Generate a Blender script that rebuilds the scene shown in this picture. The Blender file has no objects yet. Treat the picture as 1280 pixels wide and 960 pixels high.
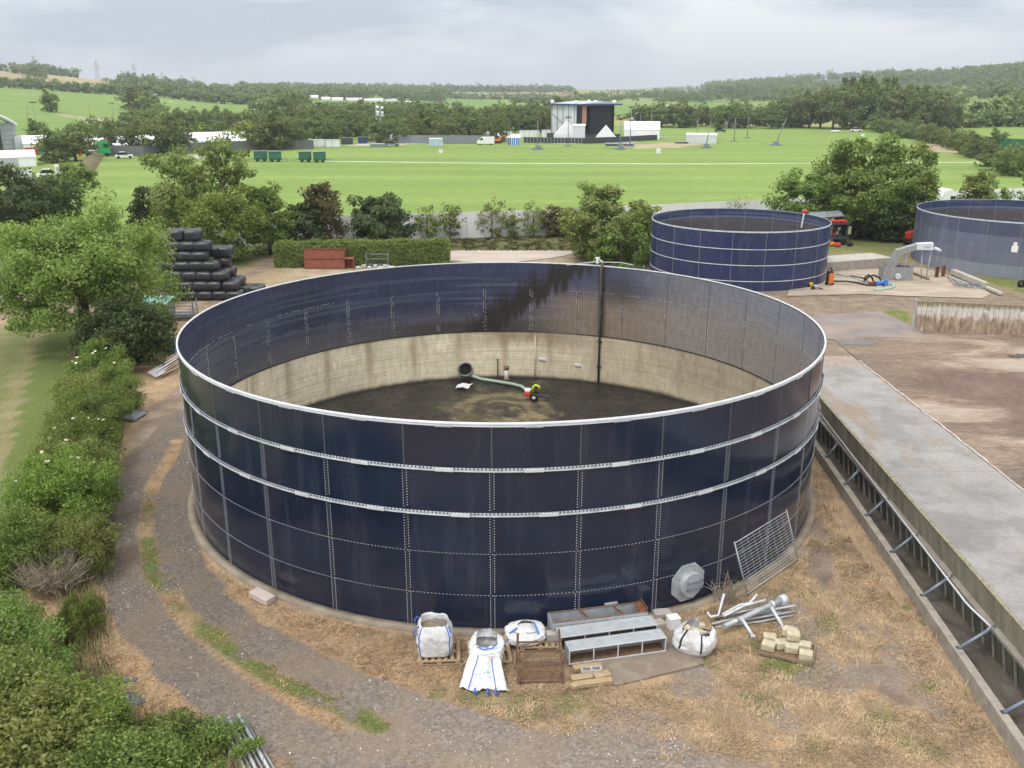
import bpy, math, random
import numpy as np
from mathutils import Vector, Matrix
R_ = math.radians
sc = bpy.context.scene
COL = sc.collection
# ------------------------------------------------------------------ camera
CAM_H = 15.64
PITCH = 17.7
FPX = 1160.0
HAZE = 2.0e-4
cd = bpy.data.cameras.new('camera'); cam = bpy.data.objects.new('camera', cd); COL.objects.link(cam)
cam.location = (0, 0, CAM_H); cam.rotation_euler = (R_(90 - PITCH), 0, 0)
cd.sensor_fit = 'HORIZONTAL'; cd.sensor_width = 36.0; cd.lens = 36.0 * FPX / 1280.0
cd.clip_start = 0.5; cd.clip_end = 20000
sc.camera = cam
# ------------------------------------------------------------------ light
SUN_EL, SUN_AZ = 58.0, 215.0          # azimuth clockwise from +Y
sd = bpy.data.lights.new('sun', 'SUN'); sd.energy = 1.5; sd.angle = R_(11); sd.color = (1.0, 0.965, 0.92)
sun = bpy.data.objects.new('sun', sd); COL.objects.link(sun)
_az = R_(SUN_AZ); _el = R_(SUN_EL)
_dir = Vector((math.sin(_az) * math.cos(_el), math.cos(_az) * math.cos(_el), math.sin(_el)))
sun.rotation_euler = _dir.to_track_quat('Z', 'Y').to_euler(); sun.location = _dir * 200
w = bpy.data.worlds.new('World'); sc.world = w; w.use_nodes = True
nt = w.node_tree; N = nt.nodes; Lk = nt.links
bg = N['Background']; bg.inputs['Strength'].default_value = 0.102
sky = N.new('ShaderNodeTexSky'); sky.sky_type = 'NISHITA'; sky.sun_disc = False
sky.sun_elevation = _el; sky.sun_rotation = _az; sky.air_density = 1.0; sky.dust_density = 1.5
tc = N.new('ShaderNodeTexCoord')
sep = N.new('ShaderNodeSeparateXYZ'); Lk.new(tc.outputs['Generated'], sep.inputs[0])
mp = N.new('ShaderNodeMapping'); mp.inputs['Scale'].default_value = (1.0, 1.0, 3.4); Lk.new(tc.outputs['Generated'], mp.inputs[0])
def wnoise(scale, detail, loc):
    m2 = N.new('ShaderNodeMapping'); m2.inputs['Location'].default_value = loc; Lk.new(mp.outputs[0], m2.inputs[0])
    n = N.new('ShaderNodeTexNoise'); n.inputs['Scale'].default_value = scale; n.inputs['Detail'].default_value = detail
    n.inputs['Roughness'].default_value = 0.52; n.inputs['Distortion'].default_value = 0.25
    Lk.new(m2.outputs[0], n.inputs['Vector']); return n
n1 = wnoise(2.2, 5, (0.35, 0.2, 0.1)); n2 = wnoise(5.5, 6, (3.1, 1.0, 0.4))
add = N.new('ShaderNodeMath'); add.operation = 'MULTIPLY_ADD'; add.inputs[1].default_value = 0.34
Lk.new(n2.outputs['Fac'], add.inputs[0]); Lk.new(n1.outputs['Fac'], add.inputs[2])
cr = N.new('ShaderNodeValToRGB'); Lk.new(add.outputs[0], cr.inputs[0])
cr.color_ramp.elements[0].position = 0.575; cr.color_ramp.elements[0].color = (5.2, 5.95, 6.95, 1)
cr.color_ramp.elements[1].position = 0.735; cr.color_ramp.elements[1].color = (9.2, 9.5, 9.8, 1)
e = cr.color_ramp.elements.new(0.645); e.color = (7.2, 7.8, 8.6, 1)
# overcast: the zenith is about twice and a half as bright as the horizon
ov = N.new('ShaderNodeMapRange'); ov.inputs['From Min'].default_value = 0.05; ov.inputs['From Max'].default_value = 0.9
ov.inputs['To Min'].default_value = 1.0; ov.inputs['To Max'].default_value = 2.6; Lk.new(sep.outputs['Z'], ov.inputs[0])
wm = N.new('ShaderNodeMixRGB'); wm.blend_type = 'MULTIPLY'; wm.inputs[2].default_value = (1.10, 1.0, .90, 1); zr = N.new('ShaderNodeMapRange'); zr.inputs['From Min'].default_value = .12; zr.inputs['From Max'].default_value = .6; Lk.new(sep.outputs['Z'], zr.inputs[0]); Lk.new(zr.outputs[0], wm.inputs[0]); Lk.new(cr.outputs[0], wm.inputs[1])
mul = N.new('ShaderNodeVectorMath'); mul.operation = 'SCALE'; Lk.new(wm.outputs[0], mul.inputs[0]); Lk.new(ov.outputs[0], mul.inputs['Scale'])
mx = N.new('ShaderNodeMixRGB'); mx.inputs[0].default_value = 0.93
Lk.new(sky.outputs[0], mx.inputs[1]); Lk.new(mul.outputs[0], mx.inputs[2]); Lk.new(mx.outputs[0], bg.inputs['Color'])
vs = sc.view_settings; sc.display_settings.display_device = 'sRGB'
vs.view_transform = 'Standard'; vs.look = 'None'; vs.exposure = 0.0; vs.gamma = 1.0; vs.use_curve_mapping = False
sc.render.engine = 'CYCLES'
sc.cycles.use_denoising = True
sc.cycles.max_bounces = 6; sc.cycles.diffuse_bounces = 3; sc.cycles.glossy_bounces = 3; sc.cycles.transmission_bounces = 4
sc.cycles.volume_bounces = 0; sc.cycles.transparent_max_bounces = 6
# ------------------------------------------------------------------ helpers
_T = math.radians(PITCH)
def gp(px, py, z=0.0):
    """ground point (survey helper): pixel of the 1280x960 photo -> metres at height z"""
    u = (px - 640) / FPX; v = (480 - py) / FPX
    d = (u, math.cos(_T) + v * math.sin(_T), -math.sin(_T) + v * math.cos(_T))
    k = (z - CAM_H) / d[2]
    return Vector((d[0] * k, d[1] * k, z))
def mpp(P):
    return (P.y * math.cos(_T) + (CAM_H - P.z) * math.sin(_T)) / FPX
ORD = ('leftmost', 'second from the left', 'third from the left', 'fourth from the left', 'fifth from the left', 'sixth from the left', 'seventh from the left', 'eighth from the left', 'ninth from the left', 'tenth from the left') + tuple(w_ + ' from the left' for w_ in 'eleventh twelfth thirteenth fourteenth fifteenth sixteenth seventeenth eighteenth nineteenth twentieth'.split()) + tuple('twenty-' + w_ + ' from the left' for w_ in 'first second third fourth fifth sixth seventh eighth ninth'.split()) + ('thirtieth from the left',) + tuple('thirty-' + w_ + ' from the left' for w_ in 'first second third fourth fifth'.split())
rng = np.random.default_rng(7)
random.seed(7)
def _h(ix, iy, s):
    a = np.sin(ix * 127.1 + iy * 311.7 + s * 74.7) * 43758.5453
    return a - np.floor(a)
def vnoise(x, y, s=0):
    ix = np.floor(x); iy = np.floor(y); fx = x - ix; fy = y - iy
    fx = fx * fx * (3 - 2 * fx); fy = fy * fy * (3 - 2 * fy)
    a = _h(ix, iy, s); b = _h(ix + 1, iy, s); c = _h(ix, iy + 1, s); d = _h(ix + 1, iy + 1, s)
    return (a * (1 - fx) + b * fx) * (1 - fy) + (c * (1 - fx) + d * fx) * fy
def fbm(x, y, s=0, o=4):
    t = 0; a = 0.5; n = 0
    for i in range(o):
        t = t + a * vnoise(x, y, s + i * 13); n += a; a *= 0.5; x = x * 2.03 + 5.1; y = y * 2.03 + 1.7
    return t / n
def sst(a, b, x):
    t = np.clip((x - a) / (b - a), 0, 1); return t * t * (3 - 2 * t)
def pdist(X, Y, pts):
    D = np.full(X.shape, 1e9)
    for (x0, y0), (x1, y1) in zip(pts[:-1], pts[1:]):
        dx, dy = x1 - x0, y1 - y0
        t = np.clip(((X - x0) * dx + (Y - y0) * dy) / (dx * dx + dy * dy), 0, 1)
        D = np.minimum(D, np.hypot(X - x0 - t * dx, Y - y0 - t * dy))
    return D
def inpoly(X, Y, pts):
    r = np.zeros(X.shape, bool); n = len(pts)
    for i in range(n):
        x0, y0 = pts[i]; x1, y1 = pts[(i + 1) % n]
        if y0 == y1: continue
        c = ((y0 > Y) != (y1 > Y)) & (X < (x1 - x0) * (Y - y0) / (y1 - y0) + x0)
        r ^= c
    return r
def spoly(X, Y, pts, soft):
    """soft inside weight, 1 well inside, .5 at the edge"""
    d = pdist(X, Y, list(pts) + [pts[0]]); s = np.where(inpoly(X, Y, pts), d, -d)
    return sst(-soft, soft, s)
def wp(*pp): return [tuple(gp(x, y))[:2] for x, y in pp]

def tag(o, label=None, cat=None, group=None, kind=None):
    if label: o['label'] = label
    if cat: o['category'] = cat
    if group: o['group'] = group
    if kind: o['kind'] = kind
    return o
def empty(name, loc=(0, 0, 0), rz=0.0, label=None, cat=None, group=None):
    o = bpy.data.objects.new(name, None); COL.objects.link(o); o.empty_display_size = 0.3
    o.location = loc; o.rotation_euler = (0, 0, rz)
    return tag(o, label, cat, group)
_kids = {}
def link(o, parent=None):
    COL.objects.link(o)
    if parent is not None:
        o.parent = parent; _kids.setdefault(parent.name, []).append(o)
    return o
def copy_tree(o, loc=None, rz=None, scale=None, label=None, parent=None, group=None):
    c = o.copy(); link(c, parent)
    if loc is not None: c.location = loc
    if rz is not None: c.rotation_euler = (c.rotation_euler.x, c.rotation_euler.y, rz)
    if scale is not None: c.scale = scale if hasattr(scale, '__len__') else (scale,) * 3
    if label: c['label'] = label
    if group: c['group'] = group
    for ch in list(_kids.get(o.name, [])): copy_tree(ch, parent=c)
    return c
def np_mesh(name, V, F, mats, smooth=False, attrs=None, midx=None):
    """V (n,3), F (m,k) uniform polygons"""
    V = np.asarray(V, np.float32); F = np.asarray(F, np.int32)
    me = bpy.data.meshes.new(name); n, k = F.shape
    me.vertices.add(len(V)); me.vertices.foreach_set('co', V.ravel())
    me.loops.add(n * k); me.loops.foreach_set('vertex_index', F.ravel())
    me.polygons.add(n); me.polygons.foreach_set('loop_start', np.arange(0, n * k, k, dtype=np.int32))
    try: me.polygons.foreach_set('loop_total', np.full(n, k, np.int32))
    except Exception: pass
    if smooth: me.polygons.foreach_set('use_smooth', np.ones(n, bool))
    for m in (mats if isinstance(mats, (list, tuple)) else [mats]): me.materials.append(m)
    if midx is not None: me.polygons.foreach_set('material_index', np.asarray(midx, np.int32))
    for an, av in (attrs or {}).items():
        a = me.attributes.new(an, 'FLOAT_COLOR', 'POINT'); a.data.foreach_set('color', np.asarray(av, np.float32).ravel())
    me.update(calc_edges=True); me.validate()
    return me
def np_obj(name, V, F, mats, parent=None, **k):
    return link(bpy.data.objects.new(name, np_mesh(name, V, F, mats, **k)), parent)
class MB:
    def __init__(s): s.v = []; s.f = []; s.m = []; s.mi = 0; s.sm = []; s.smooth = False
    def add(s, vs, fs):
        b = len(s.v); s.v += [tuple(v) for v in vs]
        for f in fs: s.f.append(tuple(b + i for i in f)); s.m.append(s.mi); s.sm.append(s.smooth)
        return s
    def box(s, c, d, rot=None, taper=(1, 1), bev=0.0):
        c = Vector(c); hx, hy, hz = d[0] / 2, d[1] / 2, d[2] / 2
        M = Matrix.Identity(3)
        if rot is not None:
            if isinstance(rot, Matrix): M = rot
            elif hasattr(rot, '__len__'):
                M = Matrix.Rotation(rot[2], 3, 'Z') @ Matrix.Rotation(rot[1], 3, 'Y') @ Matrix.Rotation(rot[0], 3, 'X')
            else: M = Matrix.Rotation(rot, 3, 'Z')
        if bev > 0:
            b = min(bev, hx * .9, hy * .9, hz * .9); vs = []
            for z, ins in ((-hz, b), (-hz + b, 0), (hz - b, 0), (hz, b)):
                x, y = hx - ins, hy - ins; q = b if ins == 0 else b * .5
                for (u, v) in ((-x + q, -y), (x - q, -y), (x, -y + q), (x, y - q), (x - q, y), (-x + q, y), (-x, y - q), (-x, -y + q)):
                    vs.append(c + M @ Vector((u, v, z)))
            fs = [tuple(range(7, -1, -1)), tuple(range(24, 32))]
            for k in range(3):
                for i in range(8): j = (i + 1) % 8; fs.append((k * 8 + i, k * 8 + j, k * 8 + 8 + j, k * 8 + 8 + i))
            return s.add(vs, fs)
        vs = []
        for z, t in ((-hz, (1, 1)), (hz, taper)):
            for u, v in ((-1, -1), (1, -1), (1, 1), (-1, 1)):
                vs.append(c + M @ Vector((u * hx * t[0], v * hy * t[1], z)))
        return s.add(vs, [(3, 2, 1, 0), (4, 5, 6, 7), (0, 1, 5, 4), (1, 2, 6, 5), (2, 3, 7, 6), (3, 0, 4, 7)])
    def cyl(s, p0, p1, r0, r1=None, n=10, caps=True):
        r1 = r0 if r1 is None else r1
        return s.tube([p0, p1], [r0, r1], n, caps)
    def tube(s, path, r, n=8, caps=True):
        P = [Vector(p) for p in path]; rr = list(r) if hasattr(r, '__len__') else [r] * len(P)
        b = len(s.v); up = None
        for i, p in enumerate(P):
            t = (P[min(i + 1, len(P) - 1)] - P[max(i - 1, 0)]).normalized()
            if up is None:
                a = Vector((0, 0, 1)) if abs(t.z) < 0.9 else Vector((1, 0, 0)); x = t.cross(a).normalized()
            else: x = (up - t * up.dot(t)).normalized()
            up = x; y = t.cross(x)
            for k in range(n):
                a = 2 * math.pi * k / n; s.v.append(tuple(p + (x * math.cos(a) + y * math.sin(a)) * rr[i]))
        for i in range(len(P) - 1):
            for k in range(n):
                j = (k + 1) % n; q = b + i * n
                s.f.append((q + k, q + k + n, q + j + n, q + j)); s.m.append(s.mi); s.sm.append(n > 5)
        if caps:
            s.f.append(tuple(b + k for k in range(n))); s.m.append(s.mi); s.sm.append(False)
            e = b + (len(P) - 1) * n; s.f.append(tuple(e + n - 1 - k for k in range(n))); s.m.append(s.mi); s.sm.append(False)
        return s
    def lathe(s, c, prof, n=16, axis='Z'):
        c = Vector(c); vs = []; fs = []
        for r, z in prof:
            for k in range(n):
                a = 2 * math.pi * k / n; p = Vector((r * math.cos(a), r * math.sin(a), z))
                if axis == 'X': p = Vector((p.z, p.x, p.y))
                if axis == 'Y': p = Vector((p.x, p.z, p.y))
                vs.append(c + p)
        for i in range(len(prof) - 1):
            for k in range(n): j = (k + 1) % n; fs.append((i * n + k, i * n + j, i * n + n + j, i * n + n + k))
        o = s.smooth; s.smooth = True; s.add(vs, fs); s.smooth = o
        return s
    def ring(s, c, r0, r1, z0, z1, n=124):
        """closed rectangular-section ring"""
        return s.lathe((c[0], c[1], 0), [(r1, z0), (r1, z1), (r0, z1), (r0, z0), (r1, z0)], n)
    def poly(s, pts, z0, z1):
        n = len(pts); vs = [(x, y, z0) for x, y in pts] + [(x, y, z1) for x, y in pts]
        fs = [tuple(range(n - 1, -1, -1)), tuple(range(n, 2 * n))] + [(i, (i + 1) % n, n + (i + 1) % n, n + i) for i in range(n)]
        return s.add(vs, fs)
    def prism(s, prof, y0, y1):
        """profile in XZ extruded along Y"""
        n = len(prof); vs = [(x, y0, z) for x, z in prof] + [(x, y1, z) for x, z in prof]
        fs = [tuple(range(n)), tuple(range(2 * n - 1, n - 1, -1))] + [((i + 1) % n, i, n + i, n + (i + 1) % n) for i in range(n)]
        return s.add(vs, fs)
    def mesh(s, name, mats):
        me = bpy.data.meshes.new(name); me.from_pydata(s.v, [], s.f)
        for m in (mats if isinstance(mats, (list, tuple)) else [mats]): me.materials.append(m)
        me.polygons.foreach_set('material_index', s.m); me.polygons.foreach_set('use_smooth', s.sm); me.update()
        return me
    def build(s, name, mats, parent=None):
        return link(bpy.data.objects.new(name, s.mesh(name, mats)), parent)
# ------------------------------------------------------------------ materials
class NT:
    def __init__(s, name):
        s.m = bpy.data.materials.new(name); s.m.use_nodes = True; s.t = s.m.node_tree; s.n = s.t.nodes
        s.b = s.n['Principled BSDF']; s.out = s.n['Material Output']
    def L(s, a, b): s.t.links.new(a, b)
    def new(s, t, **k):
        n = s.n.new(t)
        for a, v in k.items(): setattr(n, a, v)
        return n
    def pos(s, obj=False):
        if obj: return s.new('ShaderNodeTexCoord').outputs['Object']
        return s.new('ShaderNodeNewGeometry').outputs['Position']
    def noise(s, scale, detail=4, rough=.55, vec=None, stretch=None, dist=0):
        n = s.new('ShaderNodeTexNoise'); n.inputs['Scale'].default_value = scale; n.inputs['Detail'].default_value = detail
        n.inputs['Roughness'].default_value = rough; n.inputs['Distortion'].default_value = dist
        v = vec if vec is not None else s.pos()
        if stretch:
            m = s.new('ShaderNodeMapping'); m.inputs['Scale'].default_value = stretch; s.L(v, m.inputs[0]); v = m.outputs[0]
        s.L(v, n.inputs['Vector']); return n.outputs['Fac']
    def ramp(s, fac, *els):
        r = s.new('ShaderNodeValToRGB'); s.L(fac, r.inputs[0]); E = r.color_ramp.elements
        while len(E) < len(els): E.new(0.5)
        for e, (p, c) in zip(E, els): e.position = p; e.color = (*c, 1) if hasattr(c, '__len__') else (c, c, c, 1)
        return r.outputs[0]
    def mix(s, fac, a, b, mode='MIX'):
        m = s.new('ShaderNodeMixRGB', blend_type=mode)
        for i, v in enumerate((fac, a, b)):
            if hasattr(v, 'is_linked') or hasattr(v, 'node'): s.L(v, m.inputs[i])
            elif hasattr(v, '__len__'): m.inputs[i].default_value = (*v, 1)
            else: m.inputs[i].default_value = v if i == 0 else (v, v, v, 1)
        return m.outputs[0]
    def math(s, op, a, b=0.0, c=None, clamp=False):
        m = s.new('ShaderNodeMath', operation=op); m.use_clamp = clamp
        for i, v in enumerate((a, b) if c is None else (a, b, c)):
            if hasattr(v, 'node'): s.L(v, m.inputs[i])
            else: m.inputs[i].default_value = v
        return m.outputs[0]
    def bump(s, h, strength=.3, dist=.02):
        b = s.new('ShaderNodeBump'); b.inputs['Strength'].default_value = strength; b.inputs['Distance'].default_value = dist
        s.L(h, b.inputs['Height']); s.L(b.outputs[0], s.b.inputs['Normal'])
    def base(s, c):
        if hasattr(c, 'node'): s.L(c, s.b.inputs['Base Color'])
        else: s.b.inputs['Base Color'].default_value = (*c, 1)
    def set(s, rough=.7, metal=0.0, spec=.4):
        s.b.inputs['Roughness'].default_value = rough; s.b.inputs['Metallic'].default_value = metal
        s.b.inputs['Specular IOR Level'].default_value = spec; return s
def pmat(name, col, rough=.7, var=.25, scale=3.0, metal=0.0, spec=.35, dirt=None, dirt_amt=.5, bump=0.0, obj=True, streak=None):
    """painted / weathered surface: base colour varied by noise, patches of dirt"""
    t = NT(name); v = t.pos(obj)
    n = t.noise(scale, 5, .6, v, streak)
    a = tuple(c * (1 - var) for c in col); b = tuple(min(1, c * (1 + var)) for c in col)
    c = t.ramp(n, (.3, a), (.7, b))
    if dirt is not None:
        d = t.noise(scale * .7, 6, .65, v, streak)
        c = t.mix(t.math('MULTIPLY', t.ramp(d, (.5, 0.0), (.68, 1.0)), dirt_amt), c, dirt)
    t.base(c); t.set(rough, metal, spec)
    if bump: t.bump(t.noise(scale * 6, 4, .6, v), bump, .01)
    return t.m
def leafmat(name, dark, mid, light, rough=.55, clump=.8):
    t = NT(name); g = t.new('ShaderNodeNewGeometry')
    oi = t.new('ShaderNodeObjectInfo')
    c = t.ramp(g.outputs['Random Per Island'], (0.0, dark), (.5, mid), (1.0, light))
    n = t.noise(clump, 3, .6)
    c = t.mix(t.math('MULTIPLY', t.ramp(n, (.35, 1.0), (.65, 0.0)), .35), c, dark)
    hs = t.new('ShaderNodeHueSaturation'); t.L(c, hs.inputs['Color'])
    t.L(t.math('MULTIPLY_ADD', oi.outputs['Random'], .03, .485), hs.inputs['Hue'])
    t.L(t.math('MULTIPLY_ADD', oi.outputs['Random'], .3, .85), hs.inputs['Value'])
    c = hs.outputs[0]
    t.base(c); t.set(rough, 0, .25)
    tr = t.new('ShaderNodeBsdfTranslucent'); t.L(t.mix(1.0, c, (1.3, 1.35, .7), 'MULTIPLY'), tr.inputs[0])
    ms = t.new('ShaderNodeMixShader'); ms.inputs[0].default_value = .35
    t.L(t.b.outputs[0], ms.inputs[1]); t.L(tr.outputs[0], ms.inputs[2]); t.L(ms.outputs[0], t.out.inputs[0])
    return t.m
M = {}
M['galv'] = pmat('galvanised', (.42, .45, .48), .5, .18, 4, .25, .4, (.30, .31, .31), .5)
M['galv_light'] = pmat('galvanised_light', (.62, .66, .70), .5, .12, 6, .1, .4, (.40, .42, .43), .5)
M['galv_dark'] = pmat('galvanised_dark', (.23, .26, .29), .5, .2, 4, .3, .4, (.13, .13, .12), .5)
M['rust'] = pmat('rusty_steel', (.17, .075, .042), .85, .35, 6, 0, .2, (.08, .04, .025), .6, .2)
M['rust_brown'] = pmat('rusty_brown_steel', (.20, .13, .085), .85, .3, 6, 0, .2, (.12, .055, .03), .6, .2)
M['red_oxide'] = pmat('red_oxide_paint', (.27, .085, .06), .7, .18, 1.5, 0, .3, (.17, .10, .06), .45)
M['wood'] = pmat('pale_wood', (.40, .30, .18), .8, .25, 5, 0, .2, (.2, .15, .1), .4, .2, streak=(1, 6, 6))
M['wood_old'] = pmat('weathered_wood', (.24, .19, .125), .85, .25, 5, 0, .2, (.12, .09, .06), .4, .2)
M['white_fabric'] = pmat('woven_white_plastic', (.64, .655, .67), .7, .12, 4, 0, .3, (.38, .35, .30), .6, .5)
M['blue_strap'] = pmat('blue_webbing', (.06, .16, .5), .7, .15, 9)
M['black_strap'] = pmat('black_webbing', (.02, .02, .025), .7, .15, 9)
M['white'] = pmat('white_paint', (.78, .79, .80), .5, .05, 2, 0, .4, (.5, .5, .48), .3)
M['tent'] = pmat('white_pvc', (.80, .82, .85), .6, .04, .4)
M['grey_pvc'] = pmat('grey_pvc', (.42, .45, .48), .6, .1, .3)
M['black'] = pmat('black_rubber', (.018, .018, .02), .6, .3, 5)
M['black_cloth'] = pmat('black_scrim', (.018, .02, .028), .9, .25, .4)
M['dark_steel'] = pmat('dark_steel', (.06, .065, .075), .5, .3, 3, .3)
M['concrete'] = pmat('concrete', (.33, .30, .26), .9, .18, 2.5, 0, .2, (.2, .17, .13), .5, .3)
M['concrete_pale'] = pmat('pale_concrete', (.42, .40, .36), .9, .15, 2.5, 0, .2, (.3, .25, .19), .5, .3)
M['concrete_dark'] = pmat('mossy_concrete', (.15, .15, .12), .9, .25, 1.8, 0, .2, (.07, .085, .04), .6, .3, streak=(1, 1, .25))
M['pink_stone'] = pmat('pinkish_block', (.50, .42, .39), .85, .1, 3)
M['cream_stone'] = pmat('cream_block', (.53, .48, .345), .9, .2, 6, 0, .2, (.30, .25, .16), .75, .5)
M['orange'] = pmat('orange_paint', (.62, .17, .02), .45, .1, 4)
M['red'] = pmat('red_paint', (.5, .05, .03), .45, .12, 4)
M['green_paint'] = pmat('dark_green_paint', (.02, .13, .07), .5, .15, .8)
M['green_truck'] = pmat('bright_green_paint', (.02, .33, .10), .4, .1, 1)
M['blue_paint'] = pmat('blue_paint', (.05, .22, .62), .45, .1, 2)
M['navy_paint'] = pmat('navy_paint', (.03, .06, .17), .5, .15, 1)
M['pale_blue'] = pmat('pale_blue_paint', (.40, .52, .62), .5, .1, 1)
M['yellow'] = pmat('yellow_paint', (.65, .42, .03), .45, .1, 2)
M['lime'] = pmat('lime_plastic', (.55, .72, .03), .5, .08, 3)
M['hose_green'] = pmat('pale_green_hose', (.33, .42, .34), .5, .1, 4)
M['hose_grey'] = pmat('ribbed_grey_hose', (.27, .28, .24), .55, .2, 6)
M['glass_dark'] = pmat('dark_glass', (.02, .022, .026), .08, .1, 1, 0, .6)
M['skin'] = pmat('skin', (.45, .27, .19), .6, .05, 3)
M['trousers'] = pmat('dark_trousers', (.03, .035, .05), .85, .15, 6)
M['bark'] = pmat('bark', (.12, .095, .07), .9, .3, 4, 0, .1, (.06, .07, .04), .5, .4)
M['bark_pale'] = pmat('grey_bark', (.22, .19, .15), .9, .25, 4, 0, .1, (.12, .12, .08), .5, .4)
M['twig'] = pmat('dead_twigs', (.29, .25, .19), .9, .3, 8)
M['bale'] = pmat('black_bale_wrap', (.026, .028, .033), .36, .4, 1.6, 0, .55, None, .5, .6)
M['sand'] = pmat('damp_grey_sand', (.22, .18, .14), .95, .25, 6, 0, .1, (.33, .29, .24), .5, .4)
M['aqua'] = pmat('aqua_corrugated', (.20, .36, .33), .6, .2, 2)
M['brick'] = pmat('brown_roof', (.30, .19, .14), .9, .15, .3)
M['cream'] = pmat('cream_board', (.62, .58, .45), .8, .1, .5)
M['skintone_print'] = pmat('printed_banner', (.62, .33, .25), .7, .35, .25)
M['purple'] = pmat('purple_paint', (.22, .10, .35), .5, .1, .3)
M['teal'] = pmat('teal_paint', (.05, .32, .42), .5, .1, .3)
M['stone_white'] = pmat('pale_rubble', (.55, .53, .48), .9, .2, 6, 0, .1)
M['palisade'] = pmat('grey_hoarding', (.72, .72, .72), .7, .05, .25, 0, .3, (.6, .6, .6), .4)
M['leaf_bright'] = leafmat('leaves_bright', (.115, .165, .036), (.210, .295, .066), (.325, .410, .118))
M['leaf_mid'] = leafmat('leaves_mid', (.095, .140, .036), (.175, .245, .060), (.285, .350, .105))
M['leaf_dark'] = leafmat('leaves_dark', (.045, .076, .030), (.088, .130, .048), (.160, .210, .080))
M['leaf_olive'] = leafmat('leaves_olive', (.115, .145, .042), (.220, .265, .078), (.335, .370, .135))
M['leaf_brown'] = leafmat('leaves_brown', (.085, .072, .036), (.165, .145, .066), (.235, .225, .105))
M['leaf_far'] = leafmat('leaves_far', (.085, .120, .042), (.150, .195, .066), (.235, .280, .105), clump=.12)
M['fence_dark'] = pmat('dark_fence', (.13, .14, .145), .7, .12, .3)
M['slab_small'] = pmat('brown_slab', (.225, .185, .145), .9, .14, 2.5, 0, .2, (.33, .29, .23), .5, .2)
M['galv_blue'] = pmat('blue_grey_steel', (.22, .26, .33), .5, .15, 3, .2)
M['grey_pvc_light'] = pmat('pale_grey_sheeting', (.58, .61, .64), .6, .1, .3, 0, .3, (.4, .42, .44), .4)
M['pipe_dirty'] = pmat('dirty_pipe', (.085, .075, .065), .8, .4, 2, 0, .2, (.16, .13, .10), .6)
M['galv_mid'] = pmat('dull_galvanised', (.27, .28, .285), .65, .15, 3, .1, .3, (.2, .18, .15), .4)
M['clamp_planks'] = pmat('grey_green_planks', (.30, .285, .225), .9, .25, 1.8, 0, .2, (.10, .11, .06), .6, .3, streak=(1, 1, .25))
M['rib_grey'] = pmat('pale_rib', (.36, .34, .31), .85, .2, 3, 0, .2, (.16, .13, .10), .5)
M['footing'] = pmat('dirty_footing', (.27, .235, .185), .95, .25, 1.5, 0, .1, (.16, .13, .09), .7, .4)
M['flower'] = pmat('cream_blossom', (.72, .70, .50), .8, .08, 5)
# ------------------------------------------------------------------ terrain far
AZ = np.array([-500, -300, 0, 150, 300, 640, 760, 850, 930, 1050, 1150, 1280, 1500, 1800], float)
DI = np.array([0, 230, 300, 400, 600, 800, 1000, 1300, 1700, 2200, 3000, 4500, 5600, 8000], float)
HT = np.array([
    [0, 0, 1, 5, 12, 18, 24, 33, 38, 36, 30, 20, 10, 0],
    [0, 0, 1, 4, 11, 17, 23, 32, 36, 34, 30, 20, 10, 0],
    [0, 0, 0, 2.8, 8.6, 14.2, 19, 34, 38, 30, 20, 10, 5, 0],
    [0, 0, 0, 1.6, 5.6, 10.2, 13.5, 24, 25, 20, 14, 8, 5, 0],
    [0, 0, 0, .4, 1.6, 3.8, 5.4, 8, 11, 11, 9, 6, 4, 0],
    [0, 0, 0, 0, -1, -1, 0, 1.0, 4.5, 9, 8, 6, 4, 0],
    [0, 0, 0, 0, -1, -1, -1, 1.0, 3.5, 8, 7, 6, 6, 0],
    [0, 0, 0, 0, -1, -1, 0, 2.5, 5, 8, 7, 12, 24, 0],
    [0, 0, 0, 0, -1, 0, 1, 4, 9, 22, 27, 20, 12, 0],
    [0, 0, 0, 0, 0, 1, 3, 9, 24, 33, 32, 20, 8, 0],
    [0, 0, 0, 0, 1, 3, 6, 15, 31, 34, 30, 20, 8, 0],
    [0, 0, 0, 1, 2, 5, 10, 22, 42, 42, 35, 20, 8, 0],
    [0, 0, 0, 1, 4, 8, 14, 28, 46, 46, 35, 20, 8, 0],
    [0, 0, 0, 1, 4, 8, 14, 28, 46, 46, 35, 20, 8, 0]], float)
CT = math.cos(_T)
def az_px(X, Y):
    ang = np.arctan2(X, np.maximum(Y, .001))
    return 640 + FPX * np.tan(np.clip(ang, -1.35, 1.35)) / CT
def thz(X, Y):
    """terrain height"""
    X = np.asarray(X, float); Y = np.asarray(Y, float)
    a = np.clip(az_px(X, Y), AZ[0], AZ[-1] - 1e-6); d = np.clip(np.hypot(X, Y) , 0, DI[-1] - 1e-6)
    i = np.clip(np.searchsorted(AZ, a, 'right') - 1, 0, len(AZ) - 2); j = np.clip(np.searchsorted(DI, d, 'right') - 1, 0, len(DI) - 2)
    u = (a - AZ[i]) / (AZ[i + 1] - AZ[i]); v = (d - DI[j]) / (DI[j + 1] - DI[j]); u = u * u * (3 - 2 * u)
    z = (HT[i, j] * (1 - u) + HT[i + 1, j] * u) * (1 - v) + (HT[i, j + 1] * (1 - u) + HT[i + 1, j + 1] * u) * v
    amp = sst(320, 1500, d) * 5.0
    return z + (fbm(X / 260, Y / 260, 3) - .5) * amp
def far_pt(px, d, dz=0.0):
    k = (px - 640) / FPX * CT; Y = d / math.sqrt(1 + k * k); X = k * Y
    return Vector((X, Y, float(thz(X, Y)) + dz))
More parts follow.
